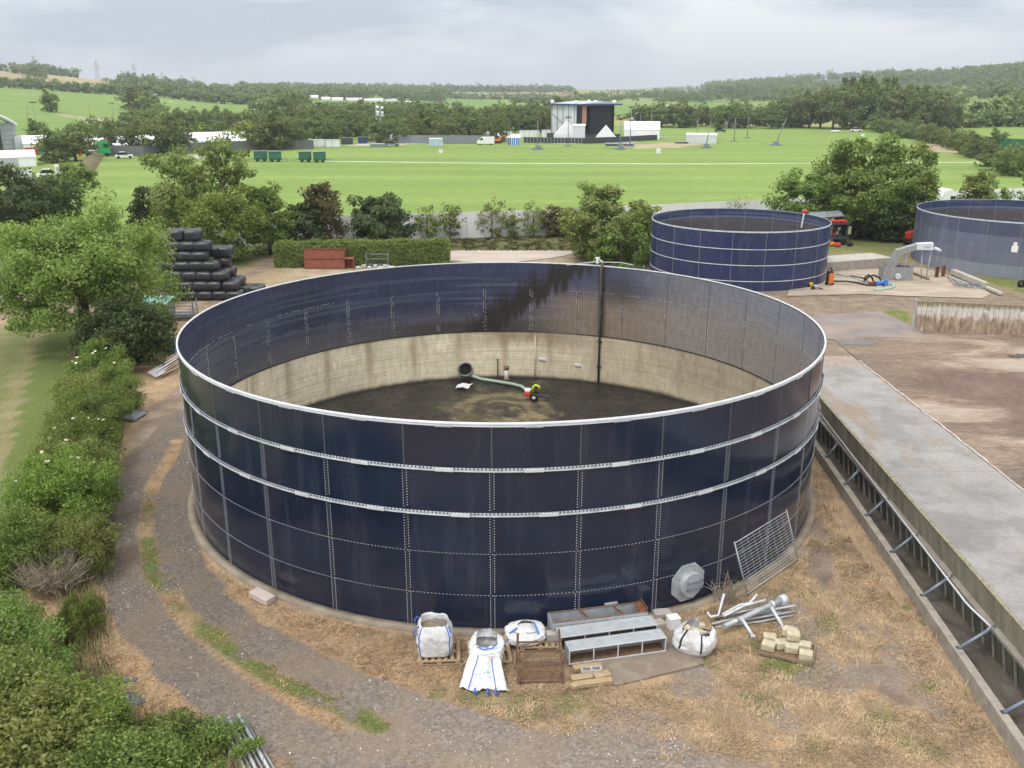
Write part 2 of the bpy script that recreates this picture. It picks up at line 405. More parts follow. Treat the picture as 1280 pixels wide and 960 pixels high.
NX0, NX1, NY0, NY1 = -62, 72, 3, 110            # the near patch
_az = np.linspace(-1000, 2300, 331); _k = (_az - 640) / FPX * CT
_ang = np.arctan(_k)
_rr = np.concatenate([[2, 60, 100], np.linspace(115, 420, 90), np.geomspace(430, 9000, 120)])
AA, RR = np.meshgrid(_ang, _rr); TX = RR * np.sin(AA); TY = RR * np.cos(AA); TZ = thz(TX, TY) - .03
inside = (TX > NX0 + 2) & (TX < NX1 - 2) & (TY < NY1 - 2); TZ = np.where(inside, -.8, TZ)
# field pattern: colours of pasture / stubble / crop by world position
apx = az_px(TX, TY); dist = np.hypot(TX, TY)
col = np.zeros(TX.shape + (4,)); col[..., 3] = 1
cell = _h(np.floor(TX / 210 + .3 * fbm(TX / 300, TY / 300, 5)), np.floor(TY / 330 + .3 * fbm(TX / 300, TY / 300, 9)), 2)
pal = np.array([(.15, .24, .055), (.19, .27, .075), (.12, .20, .05), (.28, .29, .11), (.17, .25, .06)])
base = pal[(cell * 4.99).astype(int)]
meadow = np.array((.185, .278, .070))
isf = dist < 425
base = np.where(isf[..., None], meadow, base)
hill = (apx < 330) & (dist > 300) & (dist < 860)
base = np.where(hill[..., None], np.array((.165, .26, .065)), base)
trk = np.abs(dist - (480 + (apx - 60) * -.5)) < 9
base = np.where((trk & (apx > 65) & (apx < 190))[..., None], np.array((.33, .29, .20)), base)
stub = (apx < 142) & (dist > 1020) & (dist < 1400)
base = np.where(stub[..., None], np.array((.34, .285, .16)), base)
pale = (apx > 740) & (apx < 930) & (dist > 1250) & (dist < 2300) & (cell > .45)
base = np.where(pale[..., None], np.array((.30, .31, .13)), base)
wood = (apx > 880) & (dist > 1300)
base = np.where(wood[..., None], np.array((.05, .08, .03)), base)
col[..., :3] = base
t = NT('pasture'); at = t.new('ShaderNodeAttribute', attribute_name='col')
c = at.outputs['Color']
n1_ = t.noise(.05, 5, .65, None, (.22, 1.8, 1)); c = t.mix(1.0, c, t.ramp(n1_, (.3, (.76, .80, .74)), (.7, (1.20, 1.13, 1.2))), 'MULTIPLY')
n2_ = t.noise(.9, 4, .7, None, (.5, 1.2, 1)); c = t.mix(1.0, c, t.ramp(n2_, (.3, (.78, .80, .74)), (.7, (1.22, 1.18, 1.22))), 'MULTIPLY')
n3_ = t.noise(.013, 3, .6); c = t.mix(t.math('MULTIPLY', t.ramp(n3_, (.56, 0.0), (.7, 1.0)), .25), c, (.30, .30, .10))
t.base(c); t.set(.9, 0, .15)
t.bump(t.noise(2.5, 3, .7), .5, .15)
M['pasture'] = t.m
nr, na = TX.shape
idx = np.arange(nr * na).reshape(nr, na)
F = np.stack([idx[:-1, :-1], idx[:-1, 1:], idx[1:, 1:], idx[1:, :-1]], -1).reshape(-1, 4)[:, ::-1]
V = np.stack([TX, TY, TZ], -1).reshape(-1, 3)
isfield = (np.hypot(V[F][:, :, 0].mean(1), V[F][:, :, 1].mean(1)) < 425)
for nm, sel in (('field', isfield), ('hills', ~isfield)):
    f = F[sel]; u, inv = np.unique(f, return_inverse=True)
    o = np_obj(nm, V[u], inv.reshape(f.shape), M['pasture'], smooth=True, attrs={'col': col.reshape(-1, 4)[u]})
    tag(o, kind='structure')
# worn white access line across the meadow and pale trodden ground round the stage: sheets just above the turf
def ribbon(name, pts, width, mat, z=.012, wob=.15, kind='structure'):
    P = [Vector(p) for p in pts]; Q = []
    for a, b in zip(P[:-1], P[1:]):
        n = max(1, int((b - a).length / 4))
        for i in range(n): Q.append(a.lerp(b, i / n))
    Q.append(P[-1]); vs = []; fs = []
    for i, q in enumerate(Q):
        d = (Q[min(i + 1, len(Q) - 1)] - Q[max(0, i - 1)]).normalized(); s = Vector((-d.y, d.x, 0))
        wv = width / 2 * (1 + random.uniform(-wob, wob))
        for k in (-1, 1):
            p = q + s * wv * k; vs.append((p.x, p.y, q.z + z))
    for i in range(len(Q) - 1): fs.append((2 * i, 2 * i + 1, 2 * i + 3, 2 * i + 2))
    m = MB().add(vs, fs).build(name, mat); return tag(m, kind=kind)
M['white_line'] = pmat('worn_white_line', (.55, .58, .42), .9, .2, .2, obj=False)
M['trodden'] = pmat('trodden_ground', (.36, .31, .20), .95, .18, .15, 0, .1, (.22, .28, .09), .5, obj=False)
M['hardcore'] = pmat('pale_hardstanding', (.42, .39, .34), .95, .15, .2, 0, .1, (.3, .3, .2), .4, obj=False)
ribbon('path', [gp(402, 201.5), gp(640, 204.5), gp(880, 205), gp(1120, 203.5), gp(1400, 202)], 1.7, M['white_line'])
def patch(name, pp, mat, z=.015, rough=1.2):
    P = [gp(x, y) for x, y in pp]; Q = []
    for a, b in zip(P, P[1:] + P[:1]):
        n = max(1, int((b - a).length / 3))
        for i in range(n):
            q = a.lerp(b, i / n); Q.append((q.x + random.uniform(-rough, rough) * .5, q.y + random.uniform(-rough, rough)))
    m = MB(); m.add([(x, y, z) for x, y in Q], [tuple(range(len(Q)))]); me = m.build(name, mat); tag(me, kind='structure')
    import bmesh
    bm = bmesh.new(); bm.from_mesh(me.data); bmesh.ops.triangulate(bm, faces=bm.faces[:])
    for f in bm.faces:
        if f.normal.z < 0: f.normal_flip()
    bm.to_mesh(me.data); bm.free()
    return me
patch('stage_ground', [(655, 177), (705, 180), (790, 178), (835, 170), (800, 174), (760, 176), (700, 176)], M['hardcore'])
patch('trodden_ground', [(770, 183), (835, 178), (880, 180), (850, 185), (800, 186)], M['trodden'], .02)
patch('trodden_ground', [(1130, 183), (1165, 178), (1215, 184), (1225, 192), (1170, 190)], M['trodden'], .02)
patch('hardstanding', [(432, 182), (470, 176), (560, 174), (600, 176), (520, 180), (480, 183)], M['hardcore'], .02)
patch('bare_ground', [(235, 193), (275, 195), (285, 198), (240, 198)], M['hardcore'], .02)
# ------------------------------------------------------------------ near ground
xs = np.concatenate([np.arange(NX0, -23, .7), np.arange(-23, 22, .2), np.arange(22, NX1 + .4, .5)])
ys = np.concatenate([np.arange(NY0, 13, .6), np.arange(13, 48, .2), np.arange(48, NY1 + .3, .4)])
GX, GY = np.meshgrid(xs, ys)
rutL = wp((300, 470), (225, 525), (172, 590), (150, 650), (150, 705), (178, 775), (235, 838), (310, 890), (390, 935), (470, 975))
rutR = wp((300, 500), (240, 560), (217, 610), (212, 680), (238, 735), (295, 795), (385, 845), (480, 885), (610, 925), (720, 965))
z_mid = wp((222, 550), (192, 610), (179, 660), (188, 705), (218, 755), (275, 805), (355, 853), (435, 892), (480, 906))
z_front = wp((400, 915), (520, 880), (600, 893), (680, 912), (780, 912), (870, 922), (950, 940), (1010, 975), (1040, 1200), (200, 1200), (330, 960))
lfield = wp((-700, 405), (92, 405), (88, 470), (68, 560), (30, 640), (-5, 760), (-20, 1000), (-900, 1000))
lmow = wp((92, 395), (72, 432), (58, 485), (46, 545), (28, 625), (6, 700), (-12, 770))
lmow2 = wp((30, 405), (0, 470), (-40, 560))

def zones(X, Y):
    wx = X + (fbm(X / 1.1, Y / 1.1, 21) - .5) * 1.1; wy = Y + (fbm(X / 1.1, Y / 1.1, 33) - .5) * 1.1
    lo = fbm(X / 2.6, Y / 2.6, 51); hi = fbm(X / .7, Y / .7, 61, 3)
    wx2 = X + (wx - X) * .45; wy2 = Y + (wy - Y) * .45; gv = np.maximum(sst(.98, .62, pdist(wx2, wy2, rutL)), sst(1.12, .72, pdist(wx2, wy2, rutR)))
    gv = np.maximum(gv, spoly(wx, wy, z_front, .7) * (.55 + .45 * sst(.35, .55, lo)))
    green = np.zeros_like(X); dirt = np.zeros_like(X); tan = np.zeros_like(X)
    # strip between the wheel ruts: green below, straw above
    md = sst(.52, .16, pdist(wx2, wy2, z_mid)); gv = gv * (1 - .78 * md * sst(.15, .40, hi))
    green = np.maximum(green, md * sst(38, 32, Y) * (.36 + .42 * sst(.38, .58, lo)))
    # hedge bottom / left
    fd = spoly(wx, wy, lfield, .25)
    green = np.maximum(green, fd * (.40 + .26 * lo)); tan = np.maximum(tan, fd * .5)
    mw = np.maximum(sst(1.2, .7, pdist(wx2, wy2, lmow)), sst(.9, .5, pdist(wx2, wy2, lmow2)) * .7); green = np.maximum(green, mw * .95)
    # front right waste ground
    fr = (X > 1.5) & (Y < 37) & (X < 13.6)
    bare = fr * sst(.52, .66, fbm(X / 1.7 + 9, Y / 1.7, 71)); gv = np.maximum(gv, bare * .62)
    p1 = pdist(wx, wy, wp((1030, 700), (1085, 760), (1110, 800), (1140, 850), (1200, 920)))
    gv = np.maximum(gv, sst(.9, .2, p1) * .6 * sst(.4, .6, hi))
    for (px_, py_, r) in ((1128, 757, .30), (1150, 775, .28), (1150, 865, .5), (1165, 860, .4), (1105, 905, 1.0), (1155, 940, .8), (1010, 850, .8),
                          (830, 775, .5), (880, 820, .7), (655, 880, 1.1), (720, 875, .9), (590, 872, .6), (930, 760, .8), (985, 705, .6), (960, 880, .9), (545, 868, .5), (1025, 930, .6)):
        q = gp(px_, py_); green = np.maximum(green, sst(r * 1.25, r * .35, np.hypot(wx - q.x, wy - q.y)) * (.72 if r < .45 else .55))
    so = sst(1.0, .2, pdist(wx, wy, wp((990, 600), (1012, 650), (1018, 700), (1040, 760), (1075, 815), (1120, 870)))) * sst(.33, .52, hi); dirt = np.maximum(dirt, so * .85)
    so2 = spoly(wx, wy, wp((930, 760), (1000, 720), (1040, 740), (1060, 820), (1010, 860), (940, 850)), .6); green = np.maximum(green, so2 * (.22 + .5 * sst(.4, .6, hi)))
    # brown litter left of the track and under the hedge
    tk = spoly(wx, wy, wp((140, 600), (165, 540), (190, 505), (230, 480), (250, 440), (300, 400), (240, 520), (190, 560), (165, 600)), .5)
    dirt = np.maximum(dirt, tk * .8)
    # yard behind the tank
    yd = sst(52, 55, Y + (lo - .5) * 4) * sst(-19, -15, X); dirt = np.maximum(dirt, yd)
    yl = sst(62, 66, Y) * sst(-16, -24, X); dirt = np.maximum(dirt, yl * .9 * sst(90, 86, Y))
    rt = sst(13.2, 14.2, X) * sst(38, 44, Y); dirt = np.maximum(dirt, rt)
    rgt = (X > 14); dirt = np.where(rgt, np.maximum(dirt, .9), dirt); gv = np.where(rgt, 0, gv)
    tan = np.maximum(tan, spoly(wx, wy, wp((200, 400), (350, 345), (340, 330), (560, 336), (720, 330), (735, 300), (560, 303), (570, 330), (300, 372), (230, 378)), .8) * .8)
    # verge and grass by the fence, lawn patches behind the yard
    green = np.maximum(green, sst(91.5, 93, Y + (lo - .5) * 2) * (.8 - .3 * hi) * (1 - sst(12.5, 14, X) * sst(108, 106, Y) * .0))
    g2 = spoly(wx, wy, [(27, 86.5), (36, 87), (40, 84), (60, 84), (70, 104), (27, 104)], 1.0); green = np.maximum(green, g2 * (.35 + .45 * lo))
    g3 = spoly(wx, wy, wp((1190, 342), (1230, 344), (1290, 345), (1400, 352), (1400, 378), (1290, 372), (1240, 356)), .7); green = np.maximum(green, g3 * (.45 + .7 * (hi - .1)))
    g4 = spoly(wx, wy, wp((1090, 386), (1140, 388), (1143, 400), (1138, 418), (1122, 402)), .5); green = np.maximum(green, g4 * (.35 + .6 * hi))
    g5 = spoly(wx, wy, wp((240, 382), (330, 340), (345, 325), (380, 345), (430, 345), (300, 372)), .8); green = np.maximum(green, g5 * .35)
    lg = sst(-22, -26, X) * sst(78, 84, Y); green = np.maximum(green, lg * .8)
    dirt = dirt * (1 - np.clip(green * 1.2, 0, 1))
    return gv, green, dirt, tan
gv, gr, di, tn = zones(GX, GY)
t = NT('waste_ground'); at = t.new('ShaderNodeAttribute', attribute_name='zone'); sp = t.new('ShaderNodeSeparateColor'); t.L(at.outputs['Color'], sp.inputs[0])
fine = t.noise(9, 5, .7); fib = t.noise(14, 4, .7, None, (1, .35, 1), 1.2); mid_ = t.noise(1.3, 4, .6)
dry = t.ramp(fib, (.30, (.22, .14, .08)), (.5, (.41, .29, .175)), (.72, (.58, .46, .31)))
dry = t.mix(t.math('MULTIPLY', t.ramp(mid_, (.40, 1.0), (.60, 0.0)), .6), dry, (.235, .18, .125))
grn = t.ramp(fine, (.3, (.075, .10, .026)), (.55, (.135, .175, .052)), (.75, (.22, .245, .092)))
vor = t.new('ShaderNodeTexVoronoi'); vor.inputs['Scale'].default_value = 11; t.L(t.pos(), vor.inputs['Vector'])
stone = t.ramp(vor.outputs['Color'], (.0, (.105, .092, .082)), (.6, (.225, .198, .175)), (1.0, (.38, .35, .32)))
stone = t.mix(.55, stone, t.ramp(fine, (.3, (.105, .093, .083)), (.7, (.29, .26, .235))))
sn = t.noise(7.0, 6, .85); stone = t.mix(t.ramp(sn, (.60, 0.0), (.66, .8)), stone, (.52, .50, .47))
stone = t.mix(t.math('MULTIPLY', t.ramp(t.noise(.5, 4, .6), (.45, 0.0), (.62, 1.0)), .55), stone, (.26, .205, .155))
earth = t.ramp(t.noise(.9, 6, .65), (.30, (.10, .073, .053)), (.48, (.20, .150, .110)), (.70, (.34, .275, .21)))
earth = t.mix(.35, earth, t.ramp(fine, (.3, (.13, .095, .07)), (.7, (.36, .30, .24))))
tanc = t.ramp(t.noise(.8, 5, .6), (.3, (.26, .20, .125)), (.7, (.42, .35, .255)))
def blend(fac, a, b, ns, amp=.9):
    f = t.math('ADD', fac, t.math('MULTIPLY', t.math('SUBTRACT', ns, .5), amp)); f = t.ramp(f, (.28, 0.0), (.72, 1.0)); return t.mix(f, a, b)
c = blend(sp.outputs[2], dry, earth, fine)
c = blend(at.outputs['Alpha'], c, tanc, fine)
c = blend(sp.outputs[1], c, grn, fib, 1.1)
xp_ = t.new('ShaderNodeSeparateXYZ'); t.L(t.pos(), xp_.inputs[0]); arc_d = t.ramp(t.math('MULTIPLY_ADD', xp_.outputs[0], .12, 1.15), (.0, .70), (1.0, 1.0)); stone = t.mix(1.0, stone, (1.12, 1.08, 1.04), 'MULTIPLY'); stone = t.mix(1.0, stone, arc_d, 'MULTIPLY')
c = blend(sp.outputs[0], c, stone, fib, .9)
t.base(c); t.set(.95, 0, .15); t.bump(t.math('ADD', fine, t.math('MULTIPLY', sn, .6)), .9, .05)
M['ground'] = t.m
GZ = (fbm(GX / 1.5, GY / 1.5, 81) - .5) * .05 - gv * .02
# footprint of the wheel ruts sinks a little
V = np.stack([GX, GY, GZ], -1).reshape(-1, 3); ny, nx = GX.shape; idx = np.arange(nx * ny).reshape(ny, nx)
F = np.stack([idx[:-1, :-1], idx[:-1, 1:], idx[1:, 1:], idx[1:, :-1]], -1).reshape(-1, 4)
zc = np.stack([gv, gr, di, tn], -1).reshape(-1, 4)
fv = zc[F].mean(1); fc = V[F].mean(1)
tank_c = np.array((-.4, 37.0)); rr_ = np.hypot(fc[:, 0] - tank_c[0], fc[:, 1] - tank_c[1])
istrack = (fv[:, 0] > .5) & (fc[:, 0] < 9) & (fc[:, 1] < 44) & (rr_ > 12.9) & ~((fc[:, 0] > 1.5) & (fc[:, 1] > 21.6))
isyard = (fv[:, 2] > .5) & (fc[:, 1] > 50) & ~istrack
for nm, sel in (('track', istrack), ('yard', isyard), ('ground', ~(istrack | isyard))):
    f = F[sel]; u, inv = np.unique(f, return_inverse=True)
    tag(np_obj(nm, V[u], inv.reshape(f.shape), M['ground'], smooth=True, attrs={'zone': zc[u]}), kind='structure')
# silage clamp floor: clean strip by the wall, dirty slab beyond
t = NT('clamp_concrete'); n = t.noise(.55, 6, .62, None, (.7, 1, 1)); f2 = t.noise(6, 5, .7)
c = t.ramp(n, (.3, (.20, .195, .19)), (.5, (.275, .268, .26)), (.7, (.34, .333, .322)))
c = t.mix(.3, c, t.ramp(f2, (.3, .15), (.7, .40)))
d = t.noise(.33, 6, .7, None, (1, .35, 1)); c = t.mix(t.ramp(d, (.52, 0.0), (.62, .8)), c, (.25, .185, .128))
wet = t.noise(.4, 4, .6); c = t.mix(t.math('MULTIPLY', t.ramp(wet, (.50, 0.0), (.60, 1.0)), .62), c, (.15, .145, .14))
py_ = t.new('ShaderNodeSeparateXYZ'); t.L(t.pos(), py_.inputs[0]); far_ = t.math('ADD', t.math('MULTIPLY', t.math('SUBTRACT', py_.outputs[1], 49.5), .22), t.math('MULTIPLY', t.math('SUBTRACT', d, .5), 2.6))
c = t.mix(t.math('MULTIPLY', t.ramp(far_, (.35, 0.0), (.75, 1.0)), .9), c, t.ramp(f2, (.3, (.20, .145, .105)), (.7, (.38, .31, .25))))
cx_ = t.math('ADD', t.math('MULTIPLY', t.math('SUBTRACT', py_.outputs[0], 19.6), .45), t.math('MULTIPLY', t.math('SUBTRACT', f2, .5), 2.0)); c = t.mix(t.math('MULTIPLY', t.ramp(cx_, (.2, 0.0), (.9, 1.0)), .5), c, (.36, .31, .27))
jm = t.math('FRACT', t.math('DIVIDE', py_.outputs[1], 6.1)); c = t.mix(t.math('MULTIPLY', t.ramp(jm, (.0, 1.0), (.012, 0.0)), .55), c, (.10, .085, .07))
t.base(c); t.b.inputs['Specular IOR Level'].default_value = .35
t.L(t.ramp(wet, (.52, .75), (.66, .35)), t.b.inputs['Roughness']); t.bump(f2, .2, .01); M['clamp'] = t.m
t = NT('clamp_dirty'); n = t.noise(.28, 6, .62, None, (.55, 1, 1), .8); f2 = t.noise(5, 6, .75, None, (.4, 1.3, 1))
c = t.ramp(n, (.36, (.055, .042, .035)), (.47, (.125, .082, .057)), (.55, (.24, .175, .125)), (.66, (.42, .375, .325)))
c = t.mix(.4, c, t.ramp(f2, (.3, (.10, .075, .055)), (.52, (.30, .23, .17)), (.70, (.52, .48, .43))))
s3 = t.noise(13, 4, .8, None, (.5, 1.5, 1)); c = t.mix(t.ramp(s3, (.62, 0.0), (.70, .7)), c, (.52, .50, .47))
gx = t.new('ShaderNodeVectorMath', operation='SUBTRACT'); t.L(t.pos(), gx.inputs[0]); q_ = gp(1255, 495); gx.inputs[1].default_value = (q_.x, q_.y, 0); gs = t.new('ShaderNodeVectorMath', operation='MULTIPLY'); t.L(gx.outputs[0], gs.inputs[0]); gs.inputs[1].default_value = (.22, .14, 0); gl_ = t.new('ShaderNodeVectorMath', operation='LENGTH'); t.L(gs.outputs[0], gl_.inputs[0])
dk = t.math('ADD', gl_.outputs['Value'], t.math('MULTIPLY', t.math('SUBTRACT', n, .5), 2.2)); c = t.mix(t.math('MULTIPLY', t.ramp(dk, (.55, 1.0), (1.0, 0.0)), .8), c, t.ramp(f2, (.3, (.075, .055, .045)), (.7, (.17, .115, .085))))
t.base(c); t.set(.8, 0, .3); t.bump(f2, .3, .03); M['clamp_dirty'] = t.m
def sheet(name, x0, x1, y0, y1, z, mat, step=.5, jit=0.0, lab=None):
    X = np.arange(x0, x1 + step * .99, step); Y = np.arange(y0, y1 + step * .99, step); X[-1] = x1; Y[-1] = y1
    A, B = np.meshgrid(X, Y); ed = np.zeros_like(A)
    if jit:
        A = A + (fbm(A / .8, B / .8, 4) - .5) * jit; B = B + (fbm(A / .8 + 7, B / .8, 5) - .5) * jit
    V = np.stack([A, B, np.full_like(A, z)], -1).reshape(-1, 3); n, m = A.shape; i = np.arange(n * m).reshape(n, m)
    F = np.stack([i[:-1, :-1], i[:-1, 1:], i[1:, 1:], i[1:, :-1]], -1).reshape(-1, 4)
    return tag(np_obj(name, V, F, mat), kind='structure')
sheet('clamp_floor', 14.15, 20.75, 3.5, 54.5, .040, M['clamp'], .5)
sheet('clamp_floor_dirty', 20.9, 60, 3.5, 59.6, .040, M['clamp_dirty'], .5)
sheet('drain_kerb', 20.76, 20.87, 3.5, 53.5, .07, pmat('pale_kerb', (.46, .44, .41), .9, .2, 2, 0, .2, (.27, .21, .16), .8, obj=False), .11, .12)
M['slab_mauve'] = pmat('mauve_concrete', (.225, .20, .19), .85, .18, .5, 0, .2, (.30, .235, .18), .85, obj=False)
m = patch('concrete_apron', [(1015, 391), (1096, 391), (1122, 401), (1143, 416), (1150, 424), (1100, 422), (1030, 423), (1005, 420)], M['slab_mauve'], .045, .9)
M['slab_tan'] = pmat('tan_concrete', (.37, .315, .25), .9, .25, .55, 0, .2, (.20, .155, .115), .85, obj=False, streak=(.5, 1.5, 1))
patch('concrete_yard', [(985, 368), (1230, 372), (1248, 369), (1195, 348), (1160, 336), (1040, 336), (1020, 340), (985, 350)], M['slab_tan'], .045, .8)
M['road'] = pmat('dusty_road', (.44, .39, .335), .95, .14, .5, 0, .1, (.30, .23, .17), .5, obj=False, streak=(.3, 1.5, 1))
patch('road', [(560, 327), (566, 309), (640, 305), (722, 302), (724, 316), (690, 323), (640, 329)], M['road'], .05, .3)
# mud in the trench beside the clamp wall
t = NT('trench_mud'); n = t.noise(1.5, 6, .65, None, (1, .5, 1)); t.base(t.ramp(n, (.3, (.05, .042, .036)), (.55, (.115, .098, .08)), (.75, (.20, .17, .14))))
t.L(t.ramp(n, (.35, .35), (.5, .9)), t.b.inputs['Roughness']); t.bump(t.noise(6, 5, .7), .5, .05); M['mud'] = t.m
_m = MB()
for y in range(6, 46, 1):
    def xl(v): return 12.40 + (v - 18.7) * .0595
    def xr(v): return 13.85 + (v - 21.3) * .030
    _m.add([(xl(y), y, .045), (xr(y), y, .045), (xr(y + 1), y + 1, .045), (xl(y + 1), y + 1, .045)], [(0, 1, 2, 3)])
tag(_m.build('trench_mud', M['mud']), kind='structure')
# puddles
t = NT('puddle_water'); t.base((.02, .02, .018)); t.set(.04, 0, .6); M['water'] = t.m
t = NT('trough_water'); t.base((.05, .06, .075)); t.set(.1, 0, .6); M['pond'] = t.m
def puddle(px, py, rx, ry, z=.055, mat='water'):
    c = gp(px, py); n = 40; vs = [(c.x, c.y, z)]
    for k in range(n):
        a = 2 * math.pi * k / n; r = 1 + .28 * math.sin(2 * a + px) + .16 * math.sin(5 * a + py)
        vs.append((c.x + rx * r * math.cos(a), c.y + ry * r * math.sin(a), z))
    return tag(MB().add(vs, [(0, k + 1, (k + 1) % n + 1) for k in range(n)]).build('puddle', M[mat]), kind='structure')
puddle(1070, 429, .95, .75); puddle(1276, 446, .7, .45); 
puddle(166, 876, .28, .30, .06, 'pond'); puddle(134, 854, .30, .15, .06, 'pond'); puddle(158, 852, .24, .12, .06, 'pond'); puddle(122, 874, .22, .1, .06, 'pond')
# ------------------------------------------------------------------ tanks
def enamel(name, col, chalk=0.0, rough=.2):
    t = NT(name); at = t.new('ShaderNodeAttribute', attribute_name='tint')
    g = t.pos()
    n = t.noise(.5, 4, .6, g); n2 = t.noise(1.6, 6, .7, g, (1, 1, .12))
    c = t.mix(1.0, col, at.outputs['Color'], 'MULTIPLY')
    c = t.mix(t.math('MULTIPLY', t.ramp(n, (.4, 0.0), (.75, 1.0)), .22), c, (.05, .055, .085))
    c = t.mix(t.math('MULTIPLY', t.ramp(n2, (.52, 0.0), (.78, 1.0)), .10 + chalk * .5), c, (.30, .32, .36))
    sp_ = t.noise(16, 2, .5, g); c = t.mix(t.math('MULTIPLY', t.ramp(sp_, (.76, 0.0), (.79, 1.0)), .30), c, (.25, .26, .27))
    if chalk:
        c = t.mix(t.math('MULTIPLY', at.outputs['Alpha'], .85), c, (.43, .46, .51))
    t.base(c); t.set(rough, 0, .5)
    t.L(t.ramp(t.noise(.8, 4, .6, g), (.3, rough * .7), (.7, rough * 1.6)), t.b.inputs['Roughness'])
    t.bump(t.noise(.55, 2, .4, g), .10, .06)
    return t.m
M['enamel'] = enamel('navy_enamel', (.0090, .0150, .036), 0.0, .12)
M['enamel_mid'] = enamel('blue_enamel', (.017, .027, .088), .05, .3)
M['enamel_chalk'] = enamel('chalky_blue_enamel', (.038, .051, .108), .6, .5)
t = NT('tank_inside'); at = t.new('ShaderNodeAttribute', attribute_name='stain'); n = t.noise(5, 5, .7, None, (1, 1, .4)); hz = t.noise(2.2, 4, .7, None, (.15, .15, 9))
c = t.mix(1.0, at.outputs['Color'], t.ramp(n, (.3, .80), (.7, 1.18)), 'MULTIPLY'); c = t.mix(1.0, c, t.ramp(hz, (.35, .85), (.65, 1.15)), 'MULTIPLY')
t.base(c); t.set(.5, 0, .35); t.L(t.math('MULTIPLY_ADD', at.outputs['Alpha'], .55, .25, clamp=True), t.b.inputs['Roughness']); M['inside'] = t.m
t = NT('tank_rim_metal'); n = t.noise(3, 5, .6); t.base(t.ramp(n, (.3, (.52, .55, .57)), (.7, (.68, .70, .72)))); t.set(.45, .1, .4); M['rimgalv'] = t.m
t = NT('stiffener_metal'); n = t.noise(4, 5, .65); t.base(t.ramp(n, (.3, (.30, .325, .35)), (.7, (.52, .55, .58)))); t.set(.5, .1, .4); M['bandgalv'] = t.m
t = NT('bolt_metal'); t.base((.56, .58, .63)); t.set(.5, .1, .4); M['bolt'] = t.m
t = NT('bolt_inner'); t.base((.66, .65, .62)); t.set(.6, 0, .3); M['boltin'] = t.m
t = NT('bolt_dull'); t.base((.34, .35, .37)); t.set(.6, .1, .3); M['boltdull'] = t.m
t = NT('sealant'); t.base((.085, .09, .10)); t.set(.6, 0, .3); M['seal'] = t.m
t = NT('sealant_mid'); t.base((.22, .235, .26)); t.set(.6, 0, .3); M['sealmid'] = t.m
t = NT('sealant_pale'); t.base((.38, .40, .42)); t.set(.6, 0, .3); M['sealpale'] = t.m

def cyl_grid(C, R, zs, n, ph0=0.0, inward=False):
    ph = ph0 + np.linspace(0, 2 * math.pi, n, endpoint=False)
    P, Z = np.meshgrid(ph, np.asarray(zs))
    V = np.stack([C[0] + R * np.sin(P), C[1] - R * np.cos(P), Z], -1)          # ph 0 faces the camera (-Y)
    m = len(zs); i = np.arange(m * n).reshape(m, n); j = np.roll(i, -1, 1)
    F = np.stack([i[:-1], j[:-1], j[1:], i[1:]], -1).reshape(-1, 4)
    if inward: F = F[:, ::-1]
    return V, P, Z, F
def bolts_np(name, pts, nrm, r, h, mat, parent):
    """little four-sided caps"""
    pts = np.asarray(pts); nrm = np.asarray(nrm); up = np.array([0, 0, 1.0]); tg = np.cross(nrm, up)
    base = [pts + r * (tg * a + up * b) for a, b in ((1, 1), (-1, 1), (-1, -1), (1, -1))]
    top = [pts + nrm * h + .62 * r * (tg * a + up * b) for a, b in ((1, 1), (-1, 1), (-1, -1), (1, -1))]
    V = np.stack(base + top, 1).reshape(-1, 3); o = np.arange(len(pts))[:, None, None] * 8
    f = np.array([(4, 5, 6, 7), (0, 1, 5, 4), (1, 2, 6, 5), (2, 3, 7, 6), (3, 0, 4, 7)])[None]
    F = (o + f).reshape(-1, 4)
    ob = np_obj(name, V, F, mat, parent); ob['kind'] = 'stuff'; return ob
def shell_bolts(C, R, zs, nP, ph0, inward, rows, col_rings, dx, pitch, hp):
    pts = []; nr = []; s = -1 if inward else 1
    def put(ph, z, rr):
        pts.append((C[0] + rr * math.sin(ph), C[1] - rr * math.cos(ph), z)); nr.append((s * math.sin(ph), -s * math.cos(ph), 0))
    for k in range(nP):
        ph = ph0 + 2 * math.pi * k / nP
        for (z0, z1) in col_rings:
            n = int((z1 - z0) / pitch)
            for i in range(n):
                z = z0 + (i + .5) * (z1 - z0) / n
                put(ph - dx / R, z, R); put(ph + dx / R, z + pitch * .5, R)
    for z in rows:
        n = int(2 * math.pi * R / hp)
        for i in range(n): put(2 * math.pi * (i + .5) / n, z, R)
    return pts, nr
